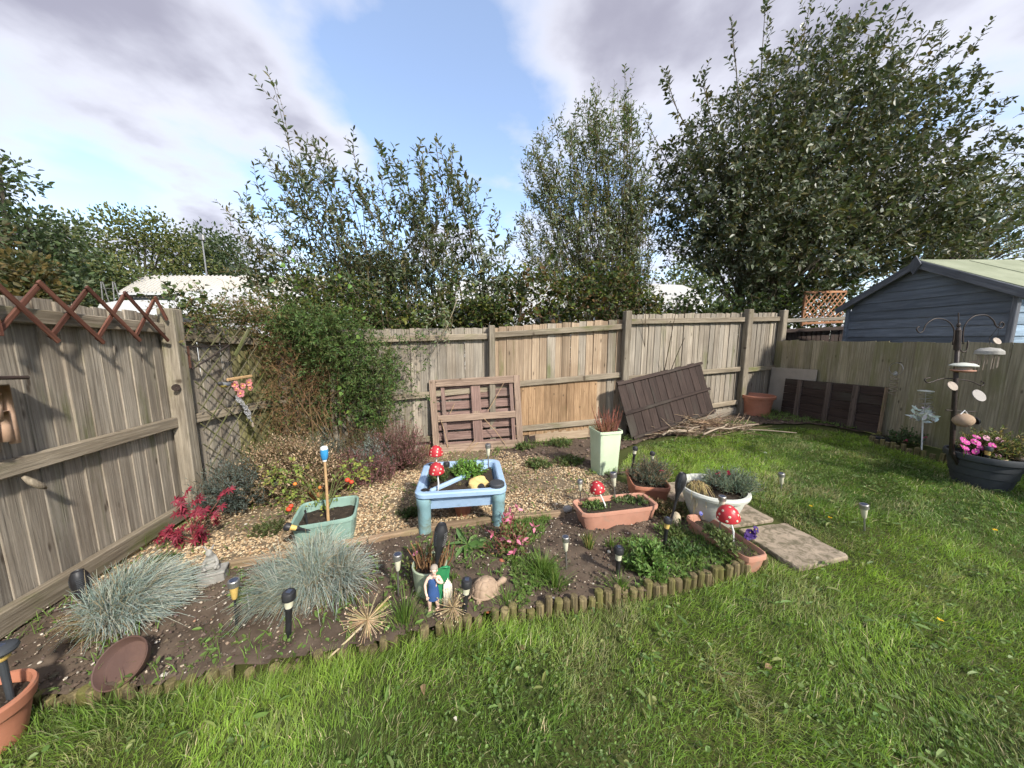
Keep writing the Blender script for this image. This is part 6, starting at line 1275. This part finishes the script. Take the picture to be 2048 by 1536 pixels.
def gargoyle():
    c = G(428, 1160, .045); root = thing('stone_figure', 'small grey stone creature crouching on a plinth near the maple', 'statuette', c, R(28)); root.scale = (1.0, 1.0, 1.4); MB().box((0, 0, .018), (.125, .10, .05), b=.006).build('plinth', M['stone'], root); MB().box((0, -.005, .048), (.14, .105, .012), b=.003).build('slab', M['stone'], root)
    V = [(0, .005, .075, .026), (0, .0, .10, .024), (0, -.006, .122, .016), (0, -.018, .142, .020), (-.006, -.03, .148, .016), (.025, -.006, .105, .010), (.036, -.026, .085, .009), (.02, -.045, .068, .008), (-.025, -.006, .105, .010), (-.036, -.026, .085, .009), (-.02, -.045, .068, .008), (.026, -.01, .07, .013), (.04, -.035, .066, .009), (-.026, -.01, .07, .013), (-.04, -.035, .066, .009), (0, .035, .066, .010), (.02, .05, .06, .005)]
    skin('body', V, [(0, 1), (1, 2), (2, 3), (3, 4), (1, 5), (5, 6), (6, 7), (1, 8), (8, 9), (9, 10), (0, 11), (11, 12), (0, 13), (13, 14), (0, 15), (15, 16)], M['stone'], root)
    for s in (-1, 1): MB().tube([(s * .012, -.012, .155), (s * .024, -.006, .172)], [.006, .002], 7).build('ear', M['stone'], root)
gargoyle()
def stone(label, c, r, col, name='stone', mat='pebble', flat=.6, sub=True, group=None):
    V = ICO_V * np.array([r, r * .8, r * flat]) * RNG.uniform(.8, 1.15, (12, 1)); me = MB().add(V, ICO_F, col).mesh(name, M[mat]); o = obj(name, me, None, (c[0], c[1], c[2] + r * flat * .4), (0, 0, random.random() * 6)); s = o.modifiers.new('d', 'SUBSURF'); s.levels = s.render_levels = 2; o.modifiers.new('b', 'BEVEL').width = .002; return tag(o, label, 'stone', group)
stone('rough grey flint at left end of terracotta mushroom trough', G(1135, 1022, .03), .062, (.30, .28, .26)); stone('tall pale buff stone standing between white pot and angled trough', G(1350, 1050, .04), .07, (.50, .43, .31), flat=1.2)
stone('mossy yellow-green rock behind the starburst seed head', G(765, 1222, .04), .055, (.22, .24, .05)); stone('orange brick chip beside the stone tortoise', G(978, 1222, .04), .028, (.42, .15, .06), flat=.3)
stone('red brick piece left of the fuchsia roots', G(1003, 1125, .045), .026, (.36, .12, .07), flat=.7); stone('white quartz stone under the maple', G(400, 1098, .0), .032, (.62, .58, .50)); stone('grey-white boulder by gravel edge near flint', G(1112, 1010, .0), .03, (.55, .50, .43))
stone('weathered barnacled stone at rear end of angled trough', G(1383, 1040, .08), .045, (.26, .22, .18)); stone('pale flat pebble before trough right end', G(1218, 1105, .045), .02, (.5, .46, .38)); stone('white pebble near the left lavender', G(492, 1050, .0), .022, (.62, .6, .54)); stone('pale stone near saucer at log edging', G(328, 1352, .04), .02, (.55, .52, .45))
stone('white pebble on bed below angled trough', G(1365, 1120, .045), .02, (.55, .52, .47)); stone('round tan sponge-like stone behind rear mushroom', G(862, 915, .0), .075, (.42, .31, .18), flat=.9); stone('brown woven ball ornament amid tomato leaves', G(632, 995, .03), .085, (.40, .20, .08), name='ball_ornament', flat=1.0)
stone('yellow and brown shells scattered beside the dandelion', G(985, 1108, .045), .016, (.48, .30, .10)); stone('white shell on lawn behind the bowl pot', G(1530, 907), .03, (.66, .66, .62)); stone('tan stone in charcoal tub left of the daisies', Vector((4.06, 2.56, .40)), .035, (.42, .33, .22)); stone('large pale shell in charcoal tub right side', Vector((4.24, 2.60, .41)), .05, (.50, .38, .26))
for i, (x, y) in enumerate(((955, 1108), (972, 1100), (1000, 1105), (1018, 1098), (960, 1095), (940, 1105))): stone('small ochre shell on the soil in front of the dandelion', G(x, y, .045), random.uniform(.009, .014), (.5, .30, .11), name='shell', group='ochre shells on the soil')

# ------------------------------------------------------------------ things hanging on the left fence
def hangings():
    a, b = LB, LC; n_ = Vector((1, .06, 0)); Wl = lambda x, y, off=.1: W(x, y, a, b) + n_ * off
    root = thing('hanging_bracket', 'rusty iron hanging bracket screwed to the thick left post', 'bracket', (0, 0, 0)); p0, p1 = Wl(360, 695, .06), Wl(433, 690, .12)
    MB().tube([p0, p1], .006, 8).build('arm', M['iron'], root); MB().tube([Wl(370, 738, .06), Wl(400, 715, .1), p1], .009, 8).build('brace', M['iron'], root); MB().box(tuple(Wl(363, 715, .055)), (.02, .035, .20)).build('back_plate', M['rustiron'], root); MB().tube([p1, Wl(437, 716, .12), Wl(430, 722, .12)], .004, 6).build('hook', M['iron'], root)
    root = thing('weathered_stick', 'loose weathered stick tied to the lattice above wind chime', 'stick'); slat(root, Wl(441, 712, .14), Wl(471, 658, .14), .035, .01, M['greytrellis'], 'slat', n_)
    root = thing('wind_chime', 'wind chime of pink flowers and clear discs on left fence', 'wind chime'); bar0, bar1 = Wl(420, 760, .16), Wl(473, 752, .16); s = pm(bar0)
    beam(root, 'bar', bar0, bar1, .02, .03, M['cane'])
    for q in (bar0, bar1): MB().tube([q, p1], .0012, 4).build('cord', M['iron'], root)
    for x, y, k in ((432, 770, 1), (449, 772, .8), (462, 765, 1), (444, 787, 1.1), (436, 778, .7), (465, 776, .8)):
        q = Wl(x, y, .18); m = MB(); e1 = np.array([0, 1., 0]) ; e2 = UP; ang = np.arange(5) * 1.257 + x; d = np.cos(ang)[:, None] * e1 + np.sin(ang)[:, None] * e2; d = d + np.array([.25, -.3, 0])
        m.leaves(np.repeat(np.array(q)[None], 5, 0), d, .042 * k, .04 * k, jit((.66, .27, .27), 5, .1), .1, .1, nrmv=np.repeat(np.array([[.8, -.6, 0]]), 5, 0), shape=(.4, .5, .85, .42)); m.ellip(tuple(q + Vector((.01, -.01, 0))), (.009, .009, .009), 8, 6, col=(.75, .5, .1)); m.build('flower', M['petal'], root)
    for x, y, r in ((441, 800, .035), (448, 806, .03), (455, 815, .035), (460, 825, .04), (463, 834, .025), (468, 842, .018), (438, 795, .025)):
        q = Wl(x, y, .18); MB().lathe([(r, -.0015), (r, .0015)], 18).xf(Matrix.Translation(q) @ Matrix.Rotation(R(70), 4, 'Y') @ Matrix.Rotation(random.uniform(-.4, .4), 4, 'X')).build('disc', M['clear'], root)
    MB().tube([Wl(446, 757, .17), Wl(455, 815, .18), Wl(470, 845, .18)], .0012, 4).build('cord', M['iron'], root); MB().box(tuple(Wl(471, 850, .18)), (.02, .015, .05)).build('tag', M['capiz'], root)
    q = Wl(405, 771, .2); root = thing('bird_ornament', 'painted tit bird ornament with yellow belly hanging from bracket', 'bird ornament', q, R(-80))
    V = [(0, 0, 0, .030), (.035, 0, .012, .027), (.058, 0, .028, .020), (.075, 0, .03, .012), (-.04, 0, .0, .020), (-.085, 0, .008, .009), (-.13, 0, .012, .005)]
    skin('body', V, [(0, 1), (1, 2), (2, 3), (0, 4), (4, 5), (5, 6)], M['vsoft'], root, 2, lambda p: (.55, .42, .09) if p.z < .003 else ((.05, .05, .055) if p.x > .045 or p.x < -.06 else (.22, .23, .24)))
    for sy in (-1, 1): MB().ellip((-.02, sy * .024, .008), (.045, .008, .018), 12, 8, col=(.16, .17, .19)).build('wing', M['vsoft'], root, smooth=True)
    MB().lathe([(.005, 0), (.001, .016)], 8).xf(Matrix.Translation((.085, 0, .028)) @ Matrix.Rotation(R(95), 4, 'Y')).build('beak', M['black'], root); MB().tube([(0, 0, .02), (.0, .0, .16)], .001, 4).build('cord', M['iron'], root)
    # bamboo bird hotel at picture edge
    q = W(-48, 838, LA, LB) + ln * .06; root = thing('bug_hotel', 'bamboo tube bug hotel with little roof at left picture edge', 'bug hotel', q); k = pm(q); ex = Vector((LB[0] - LA[0], LB[1] - LA[1], 0)).normalized()
    for i, (u, z0, z1, r) in enumerate(((-.02, -.17, .02, .026), (.035, -.13, .03, .024), (-.06, -.15, .09, .026), (.01, -.01, .12, .025), (.07, -.15, .16, .018), (-.03, .05, .16, .022))):
        m = MB().lathe([(r * .7, z1 - .004), (r, z1 - .002), (r, z1), (r * .98, (z0 + z1) / 2), (r, z0), (r * .72, z0), (r * .7, z0 + .02), (.001, z0 + .03)], 14, cap=False).xf(Matrix.Translation(ex * u) @ Matrix.Rotation(R(4 * (i % 3 - 1)), 4, 'X')); m.build('tube', M['bamboo'], root, smooth=True)
    beam(root, 'roof', ex * -.15 + Vector((0, 0, .215)), ex * .13 + Vector((0, 0, .19)), .12, .02, M['dark']); MB().box((0, 0, .0), (.02, .02, .4)).xf(Matrix.Translation(ln * -.04)).build('back_board', M['dark'], root)
    q = W(38, 970, LA, LB) + ln * .05; root = thing('curved_hook', 'small curved wooden hook fixed low on left fence', 'hook', q); MB().tube([ex * -.03 + Vector((0, 0, .055)), ex * -.02 + Vector((0, 0, .02)) + ln * .02, ex * .01 + Vector((0, 0, -.02)) + ln * .03, ex * .05 + Vector((0, 0, -.05)) + ln * .01], [.008, .018, .017, .006], 9).build('hook', M['rail'], root, smooth=True)
hangings()

# ------------------------------------------------------------------ bird feeding station and ornaments on the right
def feeder():
    b = Vector((4.0, 2.75, float(gz(4.0, 2.75)) + .26)); root = thing('feeding_station', 'tall dark iron bird feeding station with curled arms in tub', 'bird feeder', b); s = pm(b + Vector((0, 0, .6)))
    F = lambda x, y, dy=0.0: (tip_at(b + Vector((0, dy, 0)), x, y) - b)
    top = F(1917, 655); MB().tube([(0, 0, -.15), tuple(F(1903, 905)), tuple(F(1910, 780)), tuple(top)], [.017, .016, .015, .013], 12).build('pole', M['iron'], root, smooth=True)
    def curve(name, pts, r=.0045): 
        P = [F(*p) for p in pts]; Q = []
        for i in range(len(P) - 1):
            p0, p1, p2, p3 = P[max(i - 1, 0)], P[i], P[i + 1], P[min(i + 2, len(P) - 1)]
            for t in (0, .25, .5, .75): Q.append(.5 * ((2 * p1) + (-p0 + p2) * t + (2 * p0 - 5 * p1 + 4 * p2 - p3) * t * t + (-p0 + 3 * p1 - 3 * p2 + p3) * t ** 3))
        Q.append(P[-1]); MB().tube(Q, r, 7).build(name, M['iron'], root, smooth=True)
    curve('arm', [(1905, 690), (1908, 660), (1895, 642), (1872, 637), (1853, 648), (1846, 662), (1838, 665), (1833, 658), (1838, 653)]); curve('arm', [(1926, 688), (1928, 655), (1945, 634), (1970, 630), (1986, 640), (1992, 652), (2003, 656), (2008, 648), (2002, 644), (1998, 650)])
    curve('arm', [(1912, 758), (1885, 757), (1860, 765), (1852, 764), (1850, 758), (1861, 755)]); curve('arm', [(1912, 758), (1940, 762), (1962, 771), (1968, 766), (1962, 762)]); curve('hook', [(1917, 695), (1925, 704), (1933, 700), (1936, 682)]); curve('perch', [(1892, 820), (1912, 822), (1930, 823), (1952, 823)], .005)
    MB().ellip(tuple(F(1917, 650)), (.012, .012, .02), 10, 8).build('finial', M['iron'], root, smooth=True); MB().tube([F(1917, 655), F(1917, 625)], .004, 6).build('spike', M['iron'], root); MB().tube([F(1914, 700), F(1916, 660)], .02, 12).build('collar', M['iron'], root)
    G2 = 'ornaments hung on the feeding station'
    def hang(name, label, cat, x, y): q = b + F(x, y, -.03); return thing(name, label, cat, q, 0, G2)
    o = hang('burger_feeder', 'white and pink burger-shaped bird feeder on the dark pole', 'bird feeder', 1927, 735)
    sm(MB().lathe([(.001, .012), (.075, .010), (.078, .018), (.055, .034), (.001, .042)], 26, cap=False).build('lid', M['white'], o)); sm(MB().lathe([(.045, -.022), (.045, .012)], 20).build('core', M['capiz'], o)); sm(MB().lathe([(.001, -.040), (.05, -.038), (.068, -.026), (.066, -.020), (.001, -.018)], 26, cap=False).build('dish', M['terrapale'], o))
    MB().tube([(0, 0, .04), (-.01, .02, .12)], .0015, 5).build('hanger', M['iron'], o)
    o = hang('coconut_feeder', 'half coconut shell feeder with strands at the right arm', 'bird feeder', 1979, 703); sm(MB().lathe([(.06, -.028), (.077, -.022), (.074, .004), (.05, .026), (.001, .034)], 24, cap=False).build('shell', M['stone'], o))
    for k in range(9): a = k * .7; MB().tube([(.055 * math.cos(a), .05 * math.sin(a), -.02), (.057 * math.cos(a), .05 * math.sin(a), -.10 - .08 * random.random())], .003, 5).build('strand', M['capiz'], o)
    MB().tube([(0, 0, .03), (.02, .03, .11), tuple(F(2000, 650) - F(1979, 703))], .0015, 5).build('hanger', M['iron'], o)
    for lab, x, y, r, m, h in (('round pale shell disc just above the coconut feeder', 1994, 682, .030, 'capiz', (1998, 650)), ('pale shell disc on the pole below the arms', 1905, 772, .040, 'capiz', (1908, 758)), ('grey metal disc hanging from right lower arm', 1958, 791, .052, 'greypanel', (1962, 764))):
        o = hang('hanging_disc', lab, 'disc', x, y); MB().lathe([(.001, -.003), (r, -.003), (r, .003), (.001, .004)], 22, cap=False).xf(Matrix.Rotation(R(62), 4, 'X')).build('disc', M[m], o); MB().tube([(0, 0, r * .8), tuple(F(*h) - F(x, y))], .0012, 4).build('cord', M['iron'], o)
    o = hang('nest_pot', 'round mottled clay pot feeder low on the dark pole', 'bird feeder', 1926, 840); m = MB().ellip((0, 0, 0), (.068, .062, .058), 20, 12); m.build('pot', M['tan'], o, smooth=True); MB().lathe([(.03, 0), (.034, .008), (.024, .01), (.001, .004)], 18, cap=False).xf(Matrix.Translation((.055, -.03, .0)) @ Matrix.Rotation(R(75), 4, 'Y')).build('mouth', M['black'], o); MB().tube([(-.03, 0, .05), (0, 0, .085), (.03, 0, .05)], .004, 6).build('handle', M['whitepaint'], o)
    # bird with cord on the fence
    q = W(1955, 727, D0, D1) + Vector((-.05, 0, 0)); o = thing('bird_ornament', 'tiny wooden bird on perch fixed to the right fence', 'bird ornament', q); MB().ellip((0, 0, 0), (.025, .04, .024), 12, 8).build('body', M['tan'], o, smooth=True); MB().ellip((0, -.03, .018), (.015, .017, .015), 10, 8).build('head', M['tan'], o, smooth=True); MB().tube([(0, .03, 0), (0, .08, -.01)], [.01, .004], 7).build('tail', M['tan'], o); MB().tube([(.05, 0, -.028), (-.02, 0, -.028)], .005, 6).build('perch', M['iron'], o)
feeder()
def right_ornaments():
    b = Vector((4.74, 3.62, float(gz(4.74, 3.62)))); root = thing('stake_ornament', 'white ruffled wire ornament on stake before the right fence', 'ornament', b); F = lambda x, y: tip_at(b, x, y) - b
    MB().tube([(0, 0, -.05), tuple(F(1846, 835))], .007, 8).build('stake', M['whitepaint'], root); m = MB(); n = 70; c = np.array(F(1848, 832)); m.leaves(c + RNG.normal(0, .035, (n, 3)), RNG.normal(size=(n, 3)), .07, .035, jit((.74, .76, .8), n, .08), .3, .3); m.build('ruffles', M['petal'], root, kind='stuff')
    P = [F(1852 + 9 * math.cos(i * .55), 830 - i * .82) + Vector((0, .05 * math.sin(i * .55), 0)) for i in range(56)]; MB().tube(P, .0025, 5).build('wire_coil', M['steel'], root); sm(MB().lathe([(.001, 0), (.062, -.006), (.064, .002), (.001, .012)], 24, c=tuple(F(1852, 782)), cap=False).build('top_plate', M['white'], root)); MB().tube([F(1848, 832), F(1852, 782)], .004, 6).build('rod', M['steel'], root)
    q = W(1806, 750, D0, D1) + Vector((-.06, 0, 0)); root = thing('spiral_spinner', 'copper spiral spinner hanging against the right fence', 'wind spinner', q); s = pm(q); P = [Vector((.0, .035 * math.cos(i * .6), -i * .0048)) + Vector((-.035 * math.sin(i * .6) - .04, 0, -.02)) for i in range(50)]; MB().tube(P, [.004] * 50, 5).build('spiral', M['capiz'], root)
    P = [Vector((-.04, .075 * math.cos(i * .3), .08 + .075 * math.sin(i * .3))) for i in range(22)]; MB().tube(P, .003, 5).build('hoop', M['steel'], root); MB().tube([(0.02, 0, .16), (-.04, 0, .155)], .004, 5).build('hook', M['iron'], root); MB().ellip((-.04, 0, .02), (.02, .02, .028), 10, 8).build('bead', M['clear'], root, smooth=True)
    q = Vector((4.72, 3.78, 0)); sprig_bush('flowering_plant', 'small dark-leaved plant with pink bloom below right fence', 'plant', (q.x, q.y), (.17, .14), .16, 70, 7, .045, .022, [(.06, .10, .035), (.09, .14, .05)], slen=.1, dz=.02, flower=((.6, .1, .25), 5, .025, .018))
    q = Vector((4.68, 3.98, float(gz(4.68, 3.98)) + .03)); root = thing('black_box', 'low black plastic tray beside the pink-flowered plant', 'tray', (q.x + .02, q.y, q.z - .03), R(-40)); MB().box((0, 0, .03), (.22, .12, .06), b=.01).build('tray', M['black'], root); MB().box((0, 0, .063), (.19, .09, .01), b=.003).build('compost', M['potsoil'], root)
    q = G(2035, 925, .0); put(black_light, 'dark solar light at right picture edge below fence', q, (2036, 862), k=1.2)
right_ornaments()

# ------------------------------------------------------------------ lawn
LAWN = [(-2.75, -.6), (-2.65, 1.10)] + [(x, y - .035) for x, y in FRONT[1:]] + [(1.60, 1.84), (1.66, 1.76), (2.13, 1.84), (2.05, 2.30), (1.98, 2.72), (1.80, 3.08), (1.42, 3.05), (1.25, 3.1), (1.25, 3.55), (1.7, 4.2), (2.3, 4.5), (3.3, 4.75), (4.3, 4.75), (4.72, 4.2), (4.45, 3.9), (4.42, 3.0), (4.88, 2.9), (4.88, -.6)]
def lawn():
    root_cols = dict(); m = MB(); N = 180000
    x = RNG.uniform(-2.75, 4.9, N * 3); u = RNG.random(N * 3); y = -.1 + 5.0 * u ** 1.7; i = inside(x, y, LAWN); x, y = x[i], y[i]
    vis = (np.abs(x) < 1.75 * y + 1.0) & (y > .25); x, y = x[vis][:N], y[vis][:N]; n = len(x)
    pot = np.zeros(n, bool)
    for cx, cy, r in ((-1.985, 1.035, .10), (4.12, 2.72, .16), (1.5, 2.3, .13)): pot |= (x - cx) ** 2 + (y - cy) ** 2 < r * r
    x, y = x[~pot], y[~pot]; n = len(x)
    p1 = fbm(x * 1.1 + 3, y * 1.1, 3); p2 = fbm(x * 3.3 + 20, y * 3.3 + 7, 3); p3 = fbm(x * 7 + 50, y * 7, 2)
    edge = np.min([np.hypot(x - a, y - b) for a, b in FRONT for a, b in [(a, b)]], 0); ed = np.min(np.stack([np.abs(y - np.interp(x, [f[0] for f in FRONT], [f[1] for f in FRONT]))]), 0) * 1.0
    near = (ed < .16) & (x < 1.6)
    L = (.022 + .036 * p2 + .026 * (p1 - .4)) * RNG.uniform(.6, 1.5, n) * np.where(near, np.where(x < .0, 2.3, 1.35), 1.0); tuftn = fbm(x * 9 + 33, y * 9 + 12, 2); L = np.clip(L * (.55 + 1.0 * tuftn), .012, .14)
    flow = fbm(x * .9 + 9, y * .9 + 2, 2) * 12; lean = np.stack([np.cos(flow), np.sin(flow), 0 * flow], 1) * (.3 + .4 * RNG.random(n))[:, None] + RNG.normal(0, .45, (n, 3)) * np.array([1, 1, 0]); lean = np.clip(lean, -.85, .85)
    pc = np.clip((p1 - .33) / .34, 0, 1)[:, None]; c = np.array([(.09, .17, .03)]) * (1 - pc) + np.array([(.245, .375, .058)]) * pc; dry = np.clip((p2 - .60) * 4, 0, 1) * (RNG.random(n) < .65); c = c * (1 - dry[:, None]) + np.array([(.36, .34, .19)]) * dry[:, None]
    st = RNG.random(n) < .07; c[st] = (.44, .40, .24); pl = RNG.random(n) < .15; c[pl] = c[pl] * .5 + np.array((.24, .29, .16)) * .5; dark = RNG.random(n) < .25; c[dark] *= .7; c = c * jit(1, n, .2, .07) * (.62 + .85 * tuftn)[:, None]  # tuft noise paints sunlit tufts and shaded gaps into the blade colour
    w = np.where(y > 2.2, .0044, .0028) * RNG.uniform(.7, 1.3, n)
    m.blades(np.stack([x, y, gz(x, y) - .006 + (fbm(x * 1.6, y * 1.6, 3) - .5) * .03], 1), lean, L, w, c, c * np.array([1.25, 1.2, 1.1])); o = m.build('lawn_grass', M['grass'], kind='stuff'); tag(o, 'shaggy green lawn grass round the flower bed', 'grass')
    # broad-leaved weeds: clover, dandelion, plantain leaves low in the sward
    m = MB(); n = 1700; xx = RNG.uniform(-2.6, 4.8, n * 3); yy = .25 + 4.4 * RNG.random(n * 3) ** 1.25; i = inside(xx, yy, LAWN) & (fbm(xx * 1.7 + 70, yy * 1.7, 3) + RNG.normal(0, .1, n * 3) > .47); xx, yy = xx[i][:n], yy[i][:n]; n = len(xx); P = np.stack([xx, yy, gz(xx, yy) + .012], 1)
    for k in range(3):
        th = RNG.random(n) * 6.283; d = np.stack([np.cos(th), np.sin(th), RNG.uniform(.1, .9, n)], 1); big = RNG.random(n) < .22; LL = np.where(big, RNG.uniform(.03, .06, n), RNG.uniform(.01, .022, n)); m.leaves(P + RNG.normal(0, .012, (n, 3)) * np.array([1, 1, .8]) + UP * .012, d, LL, LL * np.where(big, .28, .8), jit(1, n, .15) * pick([(.11, .19, .045), (.15, .24, .06), (.19, .26, .09), (.22, .25, .08), (.09, .15, .04)], n), .25, .4, nrmv=np.repeat(UP[None], n, 0), shape=(.4, .5, .78, .42))
    k = 15000; xx = RNG.uniform(-2.6, 4.8, k * 4); yy = .25 + 4.4 * RNG.random(k * 4) ** 1.4; i = inside(xx, yy, LAWN) & (fbm(xx * 1.3 + 40, yy * 1.3 + 11, 3) + RNG.normal(0, .07, k * 4) > .5); xx, yy = xx[i][:k], yy[i][:k]; k = len(xx); th = RNG.random(k) * 6.283
    m.leaves(np.stack([xx, yy, gz(xx, yy) + RNG.uniform(.008, .032, k)], 1), np.stack([np.cos(th), np.sin(th), RNG.uniform(-.1, .5, k)], 1), RNG.uniform(.006, .013, k) * np.where(yy > 2.2, 1.5, 1), RNG.uniform(.006, .011, k), jit(1, k, .18) * pick([(.12, .21, .045), (.17, .27, .065), (.22, .30, .10), (.10, .17, .04)], k), .2, .2, nrmv=np.repeat(UP[None], k, 0), shape=(.45, .5, .8, .42))
    o = m.build('lawn_weeds', M['leaf'], kind='stuff'); tag(o, 'clover and dandelion leaves growing through the lawn', 'weeds')
    # weeds and stray grass on soil, gravel edge and bare ground
    m = MB(); 
    for poly, k in ((DIRT, 1700), ([p for p in BED if p[0] > -.3] , 2200), (BED, 1500), (GRAVEL, 600)):
        a, b = scatter(poly, k * 4); keep = fbm(a * 2.2 + 5, b * 2.2 + 9, 3) > (.52 if poly is DIRT or poly is GRAVEL else .44); a, b = a[keep][:k], b[keep][:k]; n = len(a); ln2 = RNG.normal(0, .4, (n, 3)) * np.array([1, 1, 0]); m.blades(np.stack([a, b, gz(a, b) + (.03 if poly is DIRT or poly is GRAVEL else .048)], 1), np.clip(ln2, -.8, .8), RNG.uniform(.03, .12, n), .004, jit((.13, .21, .045), n, .2))
        P = np.stack([a, b, gz(a, b) + (.04 if poly is DIRT or poly is GRAVEL else .066)], 1)[: n // 2]; th = RNG.random(len(P)) * 6.283; m.leaves(P, np.stack([np.cos(th), np.sin(th), RNG.uniform(.1, .8, len(P))], 1), RNG.uniform(.015, .05, len(P)), .016, jit((.13, .20, .05), len(P), .2), nrmv=np.repeat(UP[None], len(P), 0))
    o = m.build('stray_weeds', M['grass'], kind='stuff'); tag(o, 'stray grass and small weeds sprouting from bare soil', 'weeds')
    # fallen leaves, buttercup and dandelion blooms
    for i, (x, y) in enumerate(((845, 1368), (1530, 1335), (1320, 1110), (1050, 1300))):
        q = G(x, y, .022); o = MB().leaves(np.zeros((1, 3)), np.array([[random.uniform(-1, 1), random.uniform(-1, 1), .25]]), .036, .022, (.22, .15, .085), .45, .6, nrmv=UP[None]).build('fallen_leaf', M['dry'], loc=q); tag(o, 'curled tan fallen leaf ' + ('on front lawn left of centre', 'on the lawn below the angled trough', 'on bed soil by the middle black light', 'on lawn just before the log edging', 'on lawn below the concrete slab', 'on lawn in front of the stone tortoise', 'on the right lawn near the bottom')[i], 'leaf', 'fallen leaves')
    for i, (x, y) in enumerate(((1622, 1012), (1880, 1240), (1990, 1060), (2005, 945), (1660, 1035))):
        q = G(x, y, .05); m = MB(); k = 8; a = np.arange(k) * .785; m.leaves(np.zeros((k, 3)), np.stack([np.cos(a), np.sin(a), np.full(k, .3)], 1), .013, .008, (.75, .50, .02)); o = m.build('yellow_flower', M['petal'], loc=q); tag(o, 'tiny yellow flower ' + ('left of the lone steel light in lawn', 'low in the right foreground lawn', 'in lawn at right below charcoal tub', 'at the right fence foot beside tub', 'between slab and the lone steel light')[i], 'flower', 'yellow lawn flowers')
    q = G(914, 1440, .03); o = MB().leaves(np.zeros((1, 3)), np.array([[-.3, -.2, .8]]), .02, .015, (.55, .50, .44), .3, .3).build('white_petal', M['petal'], loc=q); tag(o, 'single white petal on front lawn, nearest the camera', 'petal')
lawn()
